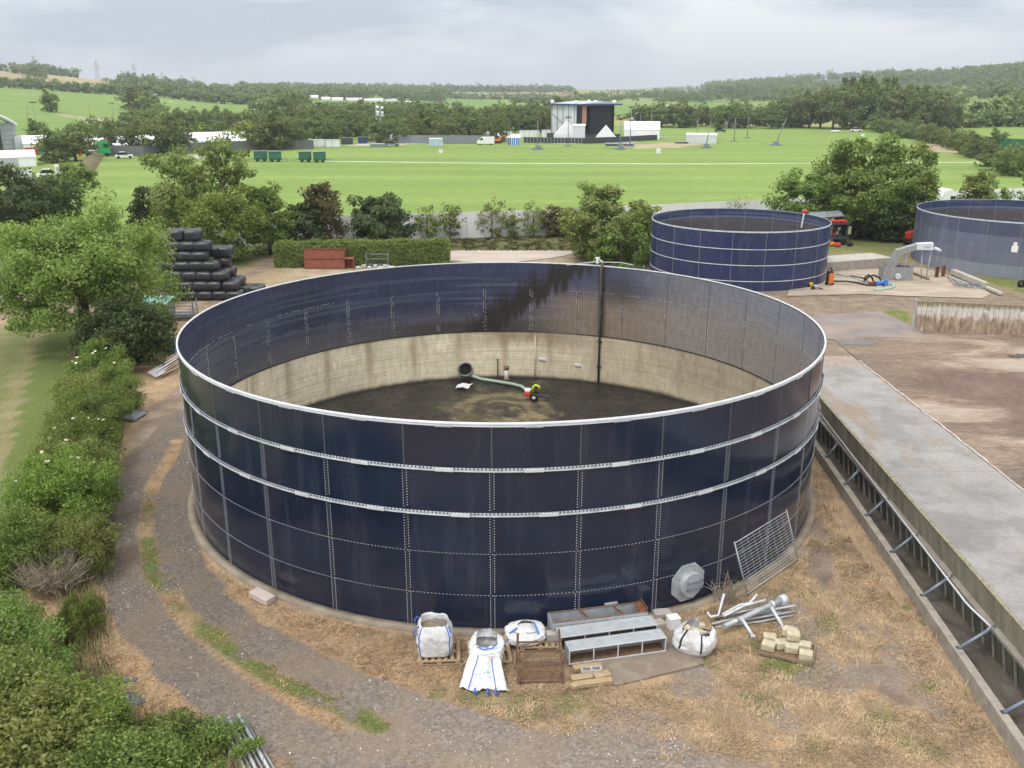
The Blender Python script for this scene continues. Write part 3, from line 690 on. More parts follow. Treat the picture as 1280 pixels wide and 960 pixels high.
def make_tank(C, R, zs, nP, ph0, mats, label, bands, rim_w=.10, plates=True, near_bolts=True, chalk=0):
    H = zs[-1]
    root = empty('storage_tank', (C[0], C[1], 0), 0, label, 'storage tank')
    inv = Matrix.Translation((-C[0], -C[1], 0))
    O = (0.0, 0.0)
    # outer shell: rings of curved plates, every plate with its own tint
    sub = 6; n = nP * sub; allV = []; allF = []; tint = []; b = 0
    for q in range(len(zs) - 1):
        for k in range(nP):
            ph = ph0 + 2 * math.pi * (k + np.linspace(0, 1, sub + 1)) / nP; zz = np.array([zs[q] + .004, zs[q + 1] - .004]); off = .006 * ((k + q) % 2)
            P, Z = np.meshgrid(ph, zz); RR = R + off
            allV.append(np.stack([RR * np.sin(P), -RR * np.cos(P), Z], -1).reshape(-1, 3))
            i = np.arange(2 * (sub + 1)).reshape(2, sub + 1) + b; b += 2 * (sub + 1)
            allF.append(np.stack([i[0, :-1], i[0, 1:], i[1, 1:], i[1, :-1]], -1))
            v = random.uniform(.9, 1.14); h_ = random.uniform(-.05, .05)
            ck = 0.0
            if chalk: ck = (.50, .26, .22, .06)[min(q, 3)] + random.uniform(-.03, .03)
            cc = sst(1.25, .2, np.abs((P - R_(-48) + math.pi) % (2 * math.pi) - math.pi).ravel()) if chalk else np.zeros(P.size)
            a = np.tile((v * (1 + h_), v, v * (1 - h_ * .5), 0.0), (2 * (sub + 1), 1)); a[:, 3] = np.clip(ck * cc, 0, 1); tint.append(a)
    np_obj('shell', np.concatenate(allV), np.concatenate(allF), mats[0], root, smooth=True, attrs={'tint': np.concatenate(tint)})
    m = MB(); m.ring(O, R - .02, R + rim_w * .45, H - .005, H + .05 * rim_w / .1, nP * 4); m.ring(O, R + .012, R + .026, H - .08, H - .006, nP * 4)
    m.build('rim', M['rimgalv' if rim_w > .095 else 'bandgalv'], root)
    for z in bands:
        bw = .095 if rim_w > .095 else .05; m = MB(); m.ring(O, R + .008, R + bw * .8, z - .012, z + .018, nP * 4); m.ring(O, R + .008, R + .024, z + .019, z + .085 * bw / .095, nP * 4)
        m.build('stiffener_ring', M['bandgalv'], root)
    return root, n
# --- main tank
C1 = (-.4, 37.0); R1 = 12.58; ZS = [0.0, 1.23, 2.60, 3.84, 5.24, 6.66]; NP = 31; PH0 = R_(-.8)
T1, _n = make_tank(C1, R1, ZS, NP, PH0, (M['enamel'],), 'large navy blue open-topped steel tank with white rim in the middle of the yard', [3.84, 5.24])
O = (0, 0)
pts, nr = shell_bolts(O, R1 + .008, ZS, NP, PH0, False, [1.23, 2.60], [(0.05, 1.2), (1.27, 2.56), (2.64, 3.78), (3.98, 5.18)], .062, .082, .115)
front = [(p, q) for p, q in zip(pts, nr) if p[1] < 4.5]
bolts_np('bolts', [p for p, q in front], [q for p, q in front], .0135, .013, M['bolt'], T1)
m = MB()
for z0, z1, wd in ((5.36, 6.58, .035), (3.98, 5.21, .008), (2.62, 3.80, .008), (1.25, 2.58, .008), (.05, 1.21, .008)): m.box((0, 0, (z0 + z1) / 2), (wd, .016, z1 - z0))
seam_me = m.mesh('sealant_seam', M['seal'])
for k in range(NP):
    ph = PH0 + 2 * math.pi * k / NP
    o = link(bpy.data.objects.new('sealant_seam', seam_me), T1); o.location = ((R1 + .006) * math.sin(ph), -(R1 + .006) * math.cos(ph), 0); o.rotation_euler = (0, 0, ph)
# splice plates: one per plate length under the rim and on both stiffeners
def plate(name, l, h, th, mat):
    return MB().box((0, 0, 0), (l, th, h), bev=.006).mesh(name, mat)
pl_r = plate('splice_plate', .52, .06, .02, M['bandgalv']); pl_b = plate('splice_plate', .55, .11, .025, M['rimgalv'])
for k in range(NP):
    ph = PH0 + 2 * math.pi * (k + .47) / NP
    if math.cos(ph) < -.35: continue
    for (me, z, r_) in ((pl_r, 6.60, R1 + .06), (pl_b, 5.28, R1 + .092), (pl_b, 3.88, R1 + .092)):
        a = ph + (.035 if z < 5 else 0)
        o = link(bpy.data.objects.new('splice_plate', me), T1)
        o.location = (r_ * math.sin(a), -r_ * math.cos(a), z); o.rotation_euler = (0, 0, a)
# small bolt heads standing dark on the web of each stiffener
bp = []; bn = []
for z in (3.905, 5.305):
    for i in range(700):
        a = 2 * math.pi * i / 700
        if math.cos(a) < -.3: continue
        bp.append(((R1 + .028) * math.sin(a), -(R1 + .028) * math.cos(a), z)); bn.append((math.sin(a), -math.cos(a), 0))
bolts_np('stiffener_bolts', bp, bn, .022, .03, M['dark_steel'], T1)
# inside face painted with its residue and a sky reflection, from z = .2 to the rim; phi measured from the camera side, the far wall is phi = pi
nA = 31 * 26; zz = np.linspace(2.86, 6.64, 64)
V, P, Z, F = cyl_grid(O, R1 - .03, zz, nA, PH0, True)
def wrap(p): return (p + math.pi) % (2 * math.pi) - math.pi
PF = -wrap(P - math.pi)             # 0 at far wall, + to the right of the photograph
PF = np.where(PF < -math.pi, PF + 2 * math.pi, PF)
blue = np.array((.043, .051, .092)); brown = np.array((.030, .024, .020)); dusty = np.array((.135, .125, .125)); tanr = np.array((.23, .182, .138)); grey = np.array((.19, .20, .235))
arc = PF * R1
ln = fbm(arc / 6, Z * 9, 3, 3); st = fbm(arc * 2.4, Z * .35, 8, 3); ft = fbm(arc * .7, Z * .8, 15, 4)
c = blue * (0.82 + .5 * fbm(arc / 2.55 * .9, Z * .7, 4, 2))[..., None]
def lay(w, colr):
    global c
    c = c * (1 - w[..., None]) + np.asarray(colr) * w[..., None]
lay(sst(.52, .70, ln) * sst(6.5, 5.6, Z) * .55, (.12, .13, .165))
# residue climbing towards the foot on the left, covering most of the right half; painted sky reflection above it
foot = sst(4.7 + 1.0 * (st - .5), 2.9, Z); lay(foot * .62 * sst(-1.9, -.9, PF), (.17, .155, .145))
lay(sst(3.75 + .5 * (st - .5), 3.3, Z) * sst(-.9, -.2, PF) * .85 * sst(.75, .55, PF), (.05, .042, .036))
rightw = sst(.02, .36, PF)
lay(rightw * sst(6.0 + .9 * (ft - .5), 4.4, Z) * .86, tanr * 1.05)
lay(rightw * sst(.5, .85, PF) * .70, (.255, .235, .22))
lay(sst(.7, 1.5, PF) * sst(4.3, 6.0, Z) * .62, (.29, .295, .32))  # sky reflection painted as paler grey-blue on the upper right wall
lay(sst(.30, .75, PF) * sst(5.3, 6.1, Z + .5 * (ft - .5)) * .45, (.16, .17, .22))  # the same painted sky reflection, fainter, starting near the corner pipe
# dark slurry run: high beside the corner pipe, dropping to the foot of the plates on the left
st2 = fbm(arc * 5.0, Z * .2, 77, 3); edge = 3.1 + (PF + .02) / .36 * 3.2 + (st - .5) * 1.5 + (st2 - .5) * 1.6
run = sst(-.22, -.10, PF) * sst(.42, .395, PF) * sst(edge - .35, edge + .15, Z) * sst(edge + 2.2 + .6 * (ft - .5), edge + .9, Z)
lay(np.clip(run, 0, 1) * .93, brown)
run2 = sst(.44, .46, PF) * sst(.66, .5, PF) * sst(5.0 + (st - .5) * 1.6 - .8, 5.2, Z) * sst(6.5, 5.9, Z) * .55
lay(run2, brown * 1.4)
lay(sst(.40, .425, PF) * sst(.455, .43, PF) * .8, brown)
stn = np.concatenate([c, np.clip(sst(-.3, .6, PF) * .6 + foot * .3, 0, 1)[..., None]], -1)
np_obj('inner_face', V.reshape(-1, 3), F, M['inside'], T1, smooth=True, attrs={'stain': stn.reshape(-1, 4)})
# pale concrete-coloured lower lining with rust runs
zz = np.linspace(.0, 2.87, 50); V, P, Z, F = cyl_grid(O, R1 - .075, zz, nA, PH0, True)
PF = -wrap(P - math.pi); arc = PF * R1
st = fbm(arc * 2.6, Z * .25, 28, 3); ft = fbm(arc * .8, Z * .9, 35, 4)
c = np.zeros(Z.shape + (3,)) + np.array((.72, .65, .48)); c = c * (.86 + .28 * ft)[..., None]
sm = np.abs(((PF * NP / (2 * math.pi) + .5) % 1) - .5) * 2 * math.pi * R1 / NP      # distance from a plate seam
lay(sst(.34, .03, sm + (st - .5) * .25) * .55 * sst(.2, 2.6, Z + ft), (.27, .18, .09))
lay(sst(.55, .75, st) * sst(1.2, 2.9, Z) * .45, (.30, .21, .12))
lay(sst(-.05, .5, PF) * .62, (.41, .34, .24)); lay(sst(.45, .9, PF) * sst(.3, 1.8, Z) * .5, (.27, .22, .16))
lay(sst(-.25, .0, PF) * sst(.5, .2, PF) * sst(1.7 + (st - .5) * 1.5, 2.6, Z) * .65, (.22, .145, .085))
for zl in (.62, 1.28, 1.75): lay(sst(.035, .01, np.abs(Z - zl)) * .22, (.22, .18, .13))
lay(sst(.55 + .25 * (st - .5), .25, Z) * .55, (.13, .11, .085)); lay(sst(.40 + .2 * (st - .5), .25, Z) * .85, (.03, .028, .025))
stn = np.concatenate([c, np.ones(Z.shape + (1,)) * .7], -1)
np_obj('lower_lining', V.reshape(-1, 3), F, M['inside'], T1, smooth=True, attrs={'stain': stn.reshape(-1, 4)})
m = MB(); m.ring(O, R1 - .10, R1 - .031, 2.87, 2.90, NP * 4); m.build('lining_edge', M['enamel'], T1)
# inner seams: pale bolts in double columns and rows
pts, nr = shell_bolts(O, R1 - .032, ZS, NP, PH0, True, [], [(2.95, 3.8), (3.9, 5.2)], .062, .10, .13)
sel = [(p, q) for p, q in zip(pts, nr) if p[1] > -6 and fbm(np.array([p[0] * 1.3 + p[2] * 2.]), np.array([p[1] * 1.3]), 66)[0] > (.36 if p[0] < 2 else .50) and random.random() < .75]
for i in range(600):
    a = 2 * math.pi * i / 600
    if fbm(np.array([a * 4.0]), np.array([1.0]), 5)[0] > .50 and random.random() < .6: sel.append((((R1 - .032) * math.sin(a), -(R1 - .032) * math.cos(a), 5.24), (-math.sin(a), math.cos(a), 0)))
    if fbm(np.array([a * 4.0]), np.array([9.0]), 6)[0] > .60 and random.random() < .4: sel.append((((R1 - .032) * math.sin(a), -(R1 - .032) * math.cos(a), 3.84), (-math.sin(a), math.cos(a), 0)))
bolts_np('inner_bolts', [p for p, q in sel], [q for p, q in sel], .017, .014, M['boltin'], T1)
iseam = MB().box((0, 0, 4.75), (.022, .012, 3.7)).mesh('inner_seam', M['seal'])
for k in range(NP):
    ph = PH0 + 2 * math.pi * k / NP; o = link(bpy.data.objects.new('inner_seam', iseam), T1); o.location = ((R1 - .034) * math.sin(ph), -(R1 - .034) * math.cos(ph), 0); o.rotation_euler = (0, 0, ph)
m = MB(); m.ring(O, R1 + .012, R1 + .30, -.05, .13, NP * 4); m.build('footing', M['footing'], T1)
# corner pipe running down the far wall
phc = math.pi - .424
px_, py_ = (R1 - .16) * math.sin(phc), -(R1 - .16) * math.cos(phc)
m = MB(); m.tube([(px_, py_, .3), (px_, py_, 6.75), (px_ * 1.015, py_ * 1.015, 6.85)], .06, 10)
for z in (1.2, 2.6, 4.2, 5.6): m.box((px_ * 1.006, py_ * 1.006, z), (.26, .12, .07), phc)
m.build('down_pipe', M['pipe_dirty'], T1)
# octagonal access hatch
phh = math.asin((5.50 + .4) / 12.58)
hm = Matrix.Translation((R1 * math.sin(phh), -R1 * math.cos(phh), .86)) @ Matrix.Rotation(phh, 4, 'Z') @ Matrix.Scale(1.16, 4)
def frame(mb):
    mb.v = [tuple(hm @ Vector(v)) for v in mb.v]; return mb
m = MB(); a8 = [(.57 * math.cos(R_(22.5 + 45 * k)) * 1.02, .57 * math.sin(R_(22.5 + 45 * k)) * 1.02) for k in range(8)]
vs = [(x, -.012, z) for x, z in a8] + [(x, -.045, z) for x, z in a8]
m.add(vs, [tuple(range(8, 16))] + [(i, (i + 1) % 8, 8 + (i + 1) % 8, 8 + i) for i in range(8)])
hatch = frame(m).build('hatch', M['galv'], T1)
m = MB(); m.lathe((.04, 0, -.03), [(0, -.19), (.34, -.19), (.36, -.17), (.36, -.05), (.43, -.05), (.43, -.02)], 28, 'Y'); m.sm = [False] * len(m.f); frame(m).build('cover', M['galv'], hatch)
for z in (.07, -.13):
    m = MB(); m.box((.10, -.225, z), (.5, .05, .05)); m.box((-.12, -.205, z), (.05, .05, .05)); m.box((.32, -.205, z), (.05, .05, .05)); frame(m).build('handle', M['galv_dark'], hatch)
bp = []; bn = []
for k in range(32):
    a = 2 * math.pi * k / 32; v = hm @ Vector((.50 * math.cos(a), -.046, .50 * math.sin(a))); bp.append(tuple(v)); bn.append((math.sin(phh), -math.cos(phh), 0))
bolts_np('hatch_bolts', bp, bn, .017, .02, M['galv_dark'], hatch)
ph2 = math.asin((3.00 + .4) / 12.58)
m = MB(); m.box(((R1 + .04) * math.sin(ph2), -(R1 + .04) * math.cos(ph2), .50), (.42, .05, .48), ph2, bev=.01); m.build('inspection_plate', M['galv'], T1)
# --- sludge and what lies in the tank
rs = np.concatenate([np.linspace(0.02, 12.4, 90)]); pa = np.linspace(0, 2 * math.pi, 240, endpoint=False); A, B = np.meshgrid(pa, rs)
X = B * np.cos(A) + C1[0]; Y = B * np.sin(A) + C1[1]
sw = gp(625, 512, .25)
dx = (X - sw.x); dy = (Y - sw.y); warp = fbm(X / 1.3, Y / 1.3, 4) - .5
ringd = np.abs(np.hypot(dx / 2.6, dy / 3.0) - .72 + warp * .5)
c = np.zeros(X.shape + (3,)) + np.array((.017, .0165, .016)); c *= (.65 + .7 * fbm(X / .9, Y / .9, 2))[..., None]
lay(sst(.45, .08, ringd) * (.35 + .65 * fbm(X * 1.6 + Y, Y * 2.5, 7)) * .95, (.12, .10, .058))
lay(sst(.9, .3, np.hypot(dx / 2.4, dy / 2.8)) * .75 * fbm(X / .5, Y / 1.1, 17), (.09, .075, .048))
for (qx, qy, rx_, ry_, am) in ((665, 520, .9, .6, .95), (690, 518, .7, .8, .9), (632, 524, .8, .45, .8), (605, 487, .5, 1.0, .5), (672, 478, .5, .5, .4), (645, 525, 1.2, .4, .7)):
    q = gp(qx, qy, .25); lay(sst(1.1, .5, np.hypot((X - q.x) / rx_, (Y - q.y) / ry_) + warp * .9) * am * sst(.38, .55, fbm(X * 2, Y * 2, 19)), (.20, .165, .09))
srad = np.hypot(dx / 2.7, dy / 3.1) + warp * .25; sang = np.arctan2(dy, dx); lay(sst(.50, .62, fbm(sang * 1.3 + srad * 2, srad * 11, 57)) * sst(1.25, .8, srad) * .85, (.17, .138, .08))
lay(sst(.58, .70, fbm(X / .8 + 3, Y / .5, 29)) * .6, (.008, .008, .009))
Zs = .25 + (fbm(X / .45, Y / .45, 41) - .5) * .08 + (fbm(X / 2, Y / 2, 43) - .5) * .06
stn = np.concatenate([c, (.25 + .5 * fbm(X / .7, Y / .7, 45))[..., None]], -1)
i = np.arange(A.size).reshape(A.shape); j = np.roll(i, -1, 1); F = np.stack([i[:-1], j[:-1], j[1:], i[1:]], -1).reshape(-1, 4)
t = NT('sludge'); at = t.new('ShaderNodeAttribute', attribute_name='stain'); t.base(t.mix(1.0, at.outputs['Color'], t.ramp(t.noise(3, 5, .7), (.3, .6), (.7, 1.45)), 'MULTIPLY'))
t.set(.5, 0, .3); t.L(t.ramp(t.noise(.9, 5, .65), (.3, .07), (.65, .45)), t.b.inputs['Roughness']); t.bump(t.noise(5, 6, .75), .9, .05); M['sludge'] = t.m
tag(np_obj('sludge', np.stack([X, Y, Zs], -1).reshape(-1, 3), F, M['sludge'], smooth=True, attrs={'stain': stn.reshape(-1, 4)}), kind='structure')
# --- the two smaller tanks
C2 = (19.8, 81.15); R2 = 7.55; Z2 = [0, .77, 2.06, 3.34, 4.76]
T2, _ = make_tank(C2, R2, Z2, 18, R_(3), (M['enamel_mid'],), 'smaller clean blue open-topped tank with three pale hoops, behind the large tank', [.77, 2.06, 3.34], .07)
C3 = (47.5, 86.8); R3 = 9.2; Z3 = [0, 1.1, 2.3, 3.55, 4.78]
T3, _ = make_tank(C3, R3, Z3, 22, R_(-12), (M['enamel_chalk'],), 'chalky faded blue tank without hoops, cut off by the right edge', [], .07, chalk=1)
for T, R, Z, nP, p0 in ((T2, R2, Z2, 18, R_(3)), (T3, R3, Z3, 22, R_(-12))):
    for rr_s, nm in ((R + .008, 'sealant_seam'), (R - .035, 'inner_seam')):
        sme = MB().box((0, 0, Z[-1] / 2), (.032, .02, Z[-1] - .15)).mesh(nm, M['sealmid'])
        for k in range(nP):
            ph = p0 + 2 * math.pi * k / nP; o = link(bpy.data.objects.new(nm, sme), T); o.location = (rr_s * math.sin(ph), -rr_s * math.cos(ph), 0); o.rotation_euler = (0, 0, ph)
    nA = 240; zz = np.linspace(.1, Z[-1] - .01, 40); V, P, Zg, F = cyl_grid(O, R - .03, zz, nA, 0, True)
    arc = P * R; c = np.zeros(Zg.shape + (3,)) + np.array((.035, .05, .13)); st = fbm(arc * 1.5, Zg * .5, 8, 3); ln = fbm(arc / 5, Zg * 8, 4, 3)
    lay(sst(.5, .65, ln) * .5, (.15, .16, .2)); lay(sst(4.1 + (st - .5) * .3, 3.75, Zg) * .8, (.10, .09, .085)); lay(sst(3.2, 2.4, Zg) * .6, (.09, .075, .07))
    lay(sst(.07, .02, np.abs(Zg - 4.02)) * .6, (.26, .26, .27))
    np_obj('inner_face', V.reshape(-1, 3), F, M['inside'], T, smooth=True, attrs={'stain': np.concatenate([c, np.ones(Zg.shape + (1,)) * .6], -1).reshape(-1, 4)})
    m = MB(); m.lathe((0, 0, 0), [(R - .04, .3), (0.01, .3)], 60); m.build('floor', M['sludge'], T)
for k, (sx, sz) in enumerate(((-.02, 0), (.0, 0))):
    ph = math.asin(max(-1, min(1, (42.85 + k * .9 - C3[0]) / R3)))
    m = MB(); m.box(((R3 + .04) * math.sin(ph), -(R3 + .04) * math.cos(ph), 2.55), (.50, .05, .55), ph, bev=.01)
    if k == 0: m.box(((R3 + .04) * math.sin(ph), -(R3 + .04) * math.cos(ph), 2.98), (.30, .05, .28), ph, bev=.01)
    m.build('notice_plate', M['white'], T3)
# bracket and gauge on the far rim of the large tank
# ------------------------------------------------------------------ vegetation
def leaf_np(P, size, rs, nrm=None, up=.35, aspect=.55):
    """one small bent-free diamond per point"""
    n = len(P); a = rs.normal(size=(n, 3))
    if nrm is None: nrm = rs.normal(size=(n, 3)); nrm[:, 2] = np.abs(nrm[:, 2]) + up
    nrm = nrm + rs.normal(size=(n, 3)) * .55; nrm /= np.linalg.norm(nrm, axis=1, keepdims=True) + 1e-9
    a = a - nrm * (a * nrm).sum(1, keepdims=True); a /= np.linalg.norm(a, axis=1, keepdims=True) + 1e-9
    b = np.cross(nrm, a); s = size * rs.uniform(.6, 1.35, (n, 1))
    V = np.stack([P - a * s, P - b * s * aspect, P + a * s, P + b * s * aspect], 1).reshape(-1, 3)
    return V, np.arange(4 * n).reshape(n, 4)
def crown_pts(rs, r, nC, nL, cr, shell=.5, bottom=-.55, lump=.28):
    """leaf clumps in an uneven ellipsoid of radii r, centre at the origin"""
    d = rs.normal(size=(nC, 3)); d /= np.linalg.norm(d, axis=1, keepdims=True)
    d[:, 2] = np.where(d[:, 2] < bottom, -d[:, 2] * .6, d[:, 2])
    rad = shell + (1 - shell) * rs.uniform(0, 1, nC) ** .6
    la = np.arctan2(d[:, 1], d[:, 0]); lb = d[:, 2]; s = rs.uniform(0, 99)
    rad = rad * (1 - lump + 2 * lump * vnoise(la * 1.6 + s, lb * 2.6 + s, 3))
    C = d * rad[:, None] * np.array(r)
    cs = cr * rs.uniform(.55, 1.3, nC)
    k = rs.integers(0, nC, nL); off = rs.normal(size=(nL, 3)); off /= np.linalg.norm(off, axis=1, keepdims=True); off *= (rs.uniform(0, 1, (nL, 1)) ** .45)
    off[:, 2] *= .7
    P = C[k] + off * cs[k][:, None]
    nr = off * .7 + d[k] * .5 + np.array((0, 0, .45))
    return P, nr, C
def crown_mesh(name, seed, r, nC, nL, cr, leaf, mat, zc, **kw):
    rs = np.random.default_rng(seed); P, nr, C = crown_pts(rs, r, nC, nL, cr, **kw); P[:, 2] += zc; C[:, 2] += zc
    P = P[P[:, 2] > .03]; nr = nr[:len(P)] if len(nr) != len(P) else nr
    V, F = leaf_np(P, leaf, rs, nr[:len(P)]); return np_mesh(name, V, F, mat), C
def trunk_mesh(name, C, h, r0, seed, nlimb=9, mat='bark', lean=(0, 0), n=7):
    rs = random.Random(seed); m = MB(); top = Vector((lean[0], lean[1], h))
    path = [Vector((0, 0, -.1)), Vector((lean[0] * .2, lean[1] * .2, h * .35)), Vector((lean[0] * .6 + rs.uniform(-.1, .1) * h * .3, lean[1] * .6, h * .7)), top]
    m.tube(path, [r0 * 1.25, r0, r0 * .75, r0 * .4], n)
    idx = list(range(len(C))); rs.shuffle(idx)
    for i in idx[:nlimb]:
        c = Vector(C[i]); k = rs.uniform(.35, .95); b = path[1].lerp(top, k)
        mid = b.lerp(c, .5) + Vector((0, 0, rs.uniform(0, .12) * h)); rr = r0 * rs.uniform(.28, .45)
        m.tube([b, mid, b.lerp(c, .97)], [rr, rr * .6, rr * .2], 5, False)
    return m.mesh(name, M[mat])
def tree(name, loc, crown, trunk, label, cat='tree', group=None, rz=0.0, s=1.0):
    e_ = empty(name, loc, rz, label, cat, group); e_.scale = s if hasattr(s, '__len__') else (s, s, s)
    if trunk: link(bpy.data.objects.new('trunk', trunk), e_)
    link(bpy.data.objects.new('crown', crown), e_)
    return e_
def mk(seed, r, nC, nL, cr, leaf, mat, zc, tr0, th, nl=9, tmat='bark', lean=(0, 0), **kw):
    cm, C = crown_mesh('crown', seed, r, nC, nL, cr, leaf, M[mat], zc, **kw)
    return cm, (trunk_mesh('trunk', C, th, tr0, seed, nl, tmat, lean) if tr0 else None)
# big ash by the track
cm, tm = mk(11, (5.9, 5.0, 4.15), 230, 62000, 1.05, .105, 'leaf_bright', 4.75, .38, 5.2, 18, lump=.28, shell=.3, bottom=-.85)
p = gp(100, 432); tree('ash_tree', (p.x + .55, p.y, 0), cm, tm, 'large bright green spreading tree standing at the edge of the mown strip')
cm, tm = mk(12, (3.0, 2.4, 2.0), 90, 20000, .75, .10, 'leaf_dark', 1.9, .12, 2.2, 8, bottom=-.9)
p = gp(158, 458); tree('holly_bush', (p.x, p.y, 0), cm, tm, 'dense dark green bush under the right side of the large bright tree', 'bush')
# hedgerow on the left
hb = [mk(20 + i, (2.0, 1.7, 1.45), 90, 24000, .55, .052, mt, 1.1, .05, 1.2, 6, bottom=-.85, lump=.3) for i, mt in enumerate(('leaf_bright', 'leaf_mid', 'leaf_olive'))]
spec = [  # px, py of foot, scale, variant, label
    (28, 715, (.9, 1.0, .95), 1, 'dark green hedge bush on the field side of the dead twigs'),
    (102, 712, (.7, .8, .75), 2, 'small olive hedge bush on the track side of the dead twigs'),
    (100, 545, (1.0, 1.2, 1.0), 1, 'mid green hedge bush in the middle of the row, before the metal sheet'),
    (88, 592, (1.0, 1.2, 1.0), 1, 'mid green hedge bush just above the elder in the row'),
    (112, 480, (1.15, 1.2, .95), 1, 'rounded hedge bush with cream flower heads just below the dark bush'),
    (128, 515, (1.0, 1.1, .9), 1, 'mid green hedge bush beside the grey metal sheet'),
    (95, 525, (1.15, 1.3, .95), 2, 'yellowish green hedge bush on the field side, above the metal sheet level'),
    (100, 568, (.95, 1.2, 1.0), 1, 'mid green hedge bush reaching furthest out over the brown litter'),
    (80, 572, (1.0, 1.2, .9), 1, 'darker hedge bush facing the mown strip'),
    (92, 618, (1.1, 1.05, .95), 2, 'olive green hedge bush between the litter bush and the elder'),
    (80, 662, (1.15, 1.1, 1.15), 0, 'brightest green elder bush with flat cream flowers in the hedge'),
    (62, 640, (.8, 1.0, .85), 1, 'small dark bush pressed behind the bright elder'),
    (-40, 830, (1.0, 1.0, .9), 1, 'leafy bush at the frame edge below the dead twigs'),
    (8, 868, (.95, 1.0, .9), 1, 'leafy green bush in front of the dead twigs'),
    (-8, 925, (1.2, 1.1, 1.05), 2, 'large yellow green bush filling the lower left edge'),
    (48, 958, (1.0, 1.0, .85), 0, 'bright leafy bush at the very bottom left, next to the bramble'),
    (10, 1010, (1.2, 1.2, 1.1), 2, 'yellow green bush cut off by the bottom edge of the picture'),
    (112, 1012, (1.0, 1.0, .75), 1, 'mid green bush cut off at the bottom, left of the nettles'),
]
for i, (x, y, s, v, lab) in enumerate(spec):
    p = gp(x + (17 if y < 600 else 6 if y < 700 else 0), y); s = (s[0] * (.70 if y < 600 else .78), s[1], s[2]) if y < 700 else s; tree('hedge_bush', (p.x, p.y, -.05), hb[v][0], hb[v][1], lab, 'bush', 'bushes of the left hedgerow', random.choice((0, 3.14)) + random.uniform(-.3, .3), s)
# low rank growth: nettles and bramble at the bottom left
cm, _ = mk(31, (1.7, 1.3, .5), 70, 14000, .35, .042, 'leaf_mid', .35, 0, 0, bottom=-.5)
cm2, _ = mk(32, (1.4, 1.0, .42), 60, 10000, .32, .042, 'leaf_dark', .3, 0, 0, bottom=-.5)
for x, y, me, s, lab in ((165, 955, cm, (1.1, 1.0, 1.0), 'low patch of nettles left of the grey pipes'), (228, 965, cm, (1.0, .9, .9), 'low green growth touching the stack of grey pipes'),
                        (112, 905, cm2, (.7, .7, .8), 'dark bramble around the small puddles'), (215, 930, cm2, (.9, .7, .8), 'dark green low bramble between the puddles and the straw'),
                        (100, 790, cm, (.4, .9, 1.1), 'narrow strip of tall weeds at the edge of the rusty grass')):
    p = gp(x, y); e_ = tree('weed_patch', (p.x, p.y, 0), me, None, lab, 'weeds', 'weeds along the hedge foot', random.uniform(0, .5), s)
# dead twiggy bush
def twigs(name, loc, n, h, spread, label, thick=.012):
    m = MB(); rs = random.Random(5 + n)
    for k in range(n):
        a = rs.uniform(0, 6.28); r = rs.uniform(0, spread * .45); b = Vector((r * math.cos(a), r * math.sin(a), 0)); a2 = a + rs.uniform(-.7, .7); l = rs.uniform(.5, 1) * h
        d = Vector((math.cos(a2) * rs.uniform(.1, .9), math.sin(a2) * rs.uniform(.1, .9), 1)).normalized()
        q = b + d * l * .55; e2 = q + (d + Vector((rs.uniform(-.6, .6), rs.uniform(-.6, .6), rs.uniform(-.5, .2)))).normalized() * l * .5
        m.tube([b, q, e2], [thick, thick * .8, thick * .4], 4, False)
        for j in range(2):
            f = q.lerp(e2, rs.uniform(0, .7)); m.tube([f, f + Vector((rs.uniform(-.4, .4), rs.uniform(-.4, .4), rs.uniform(0, .35))) * h * .5], [thick * .6, thick * .3], 3, False)
    o = m.build(name, M['twig']); o.location = loc; return tag(o, label, 'bush')
p = gp(70, 738); twigs('dead_bush', p, 300, 1.6, 1.5, 'bare grey dead twiggy bush in the left hedgerow')
p = gp(905, 752); twigs('dead_shrub', p, 34, 1.25, .8, 'bare dead shrub against the tank beside the mesh panel', .014)
# elder flower heads belong to the bushes
m = MB(); rs = random.Random(3)
fl = MB()
for k in range(9):
    a = 2 * math.pi * k / 9; fl.box((.075 * math.cos(a), .075 * math.sin(a), .0), (.085, .085, .025), a)
fl.box((0, 0, .012), (.10, .10, .025)); flm = fl.mesh('flower_head', M['flower'])
for b in [o for o in COL.objects if o.name.startswith('hedge_bush')]:
    lab = b['label']
    n = 10 if 'cream flower' in lab else 8 if 'elder' in lab else 0
    for k in range(n):
        a = rs.uniform(-2.6, .2); r = rs.uniform(.3, 1.0); zt = 1.1 + 1.42 * math.sqrt(max(0.02, 1 - r * r * .92)) * rs.uniform(.85, 1.0)
        o = link(bpy.data.objects.new('flower_head', flm), b); o.location = (1.9 * r * math.cos(a), 1.6 * r * math.sin(a), zt); o.rotation_euler = (rs.uniform(-.4, .4), rs.uniform(-.4, .4), 0)
        o.scale = (.7,) * 3
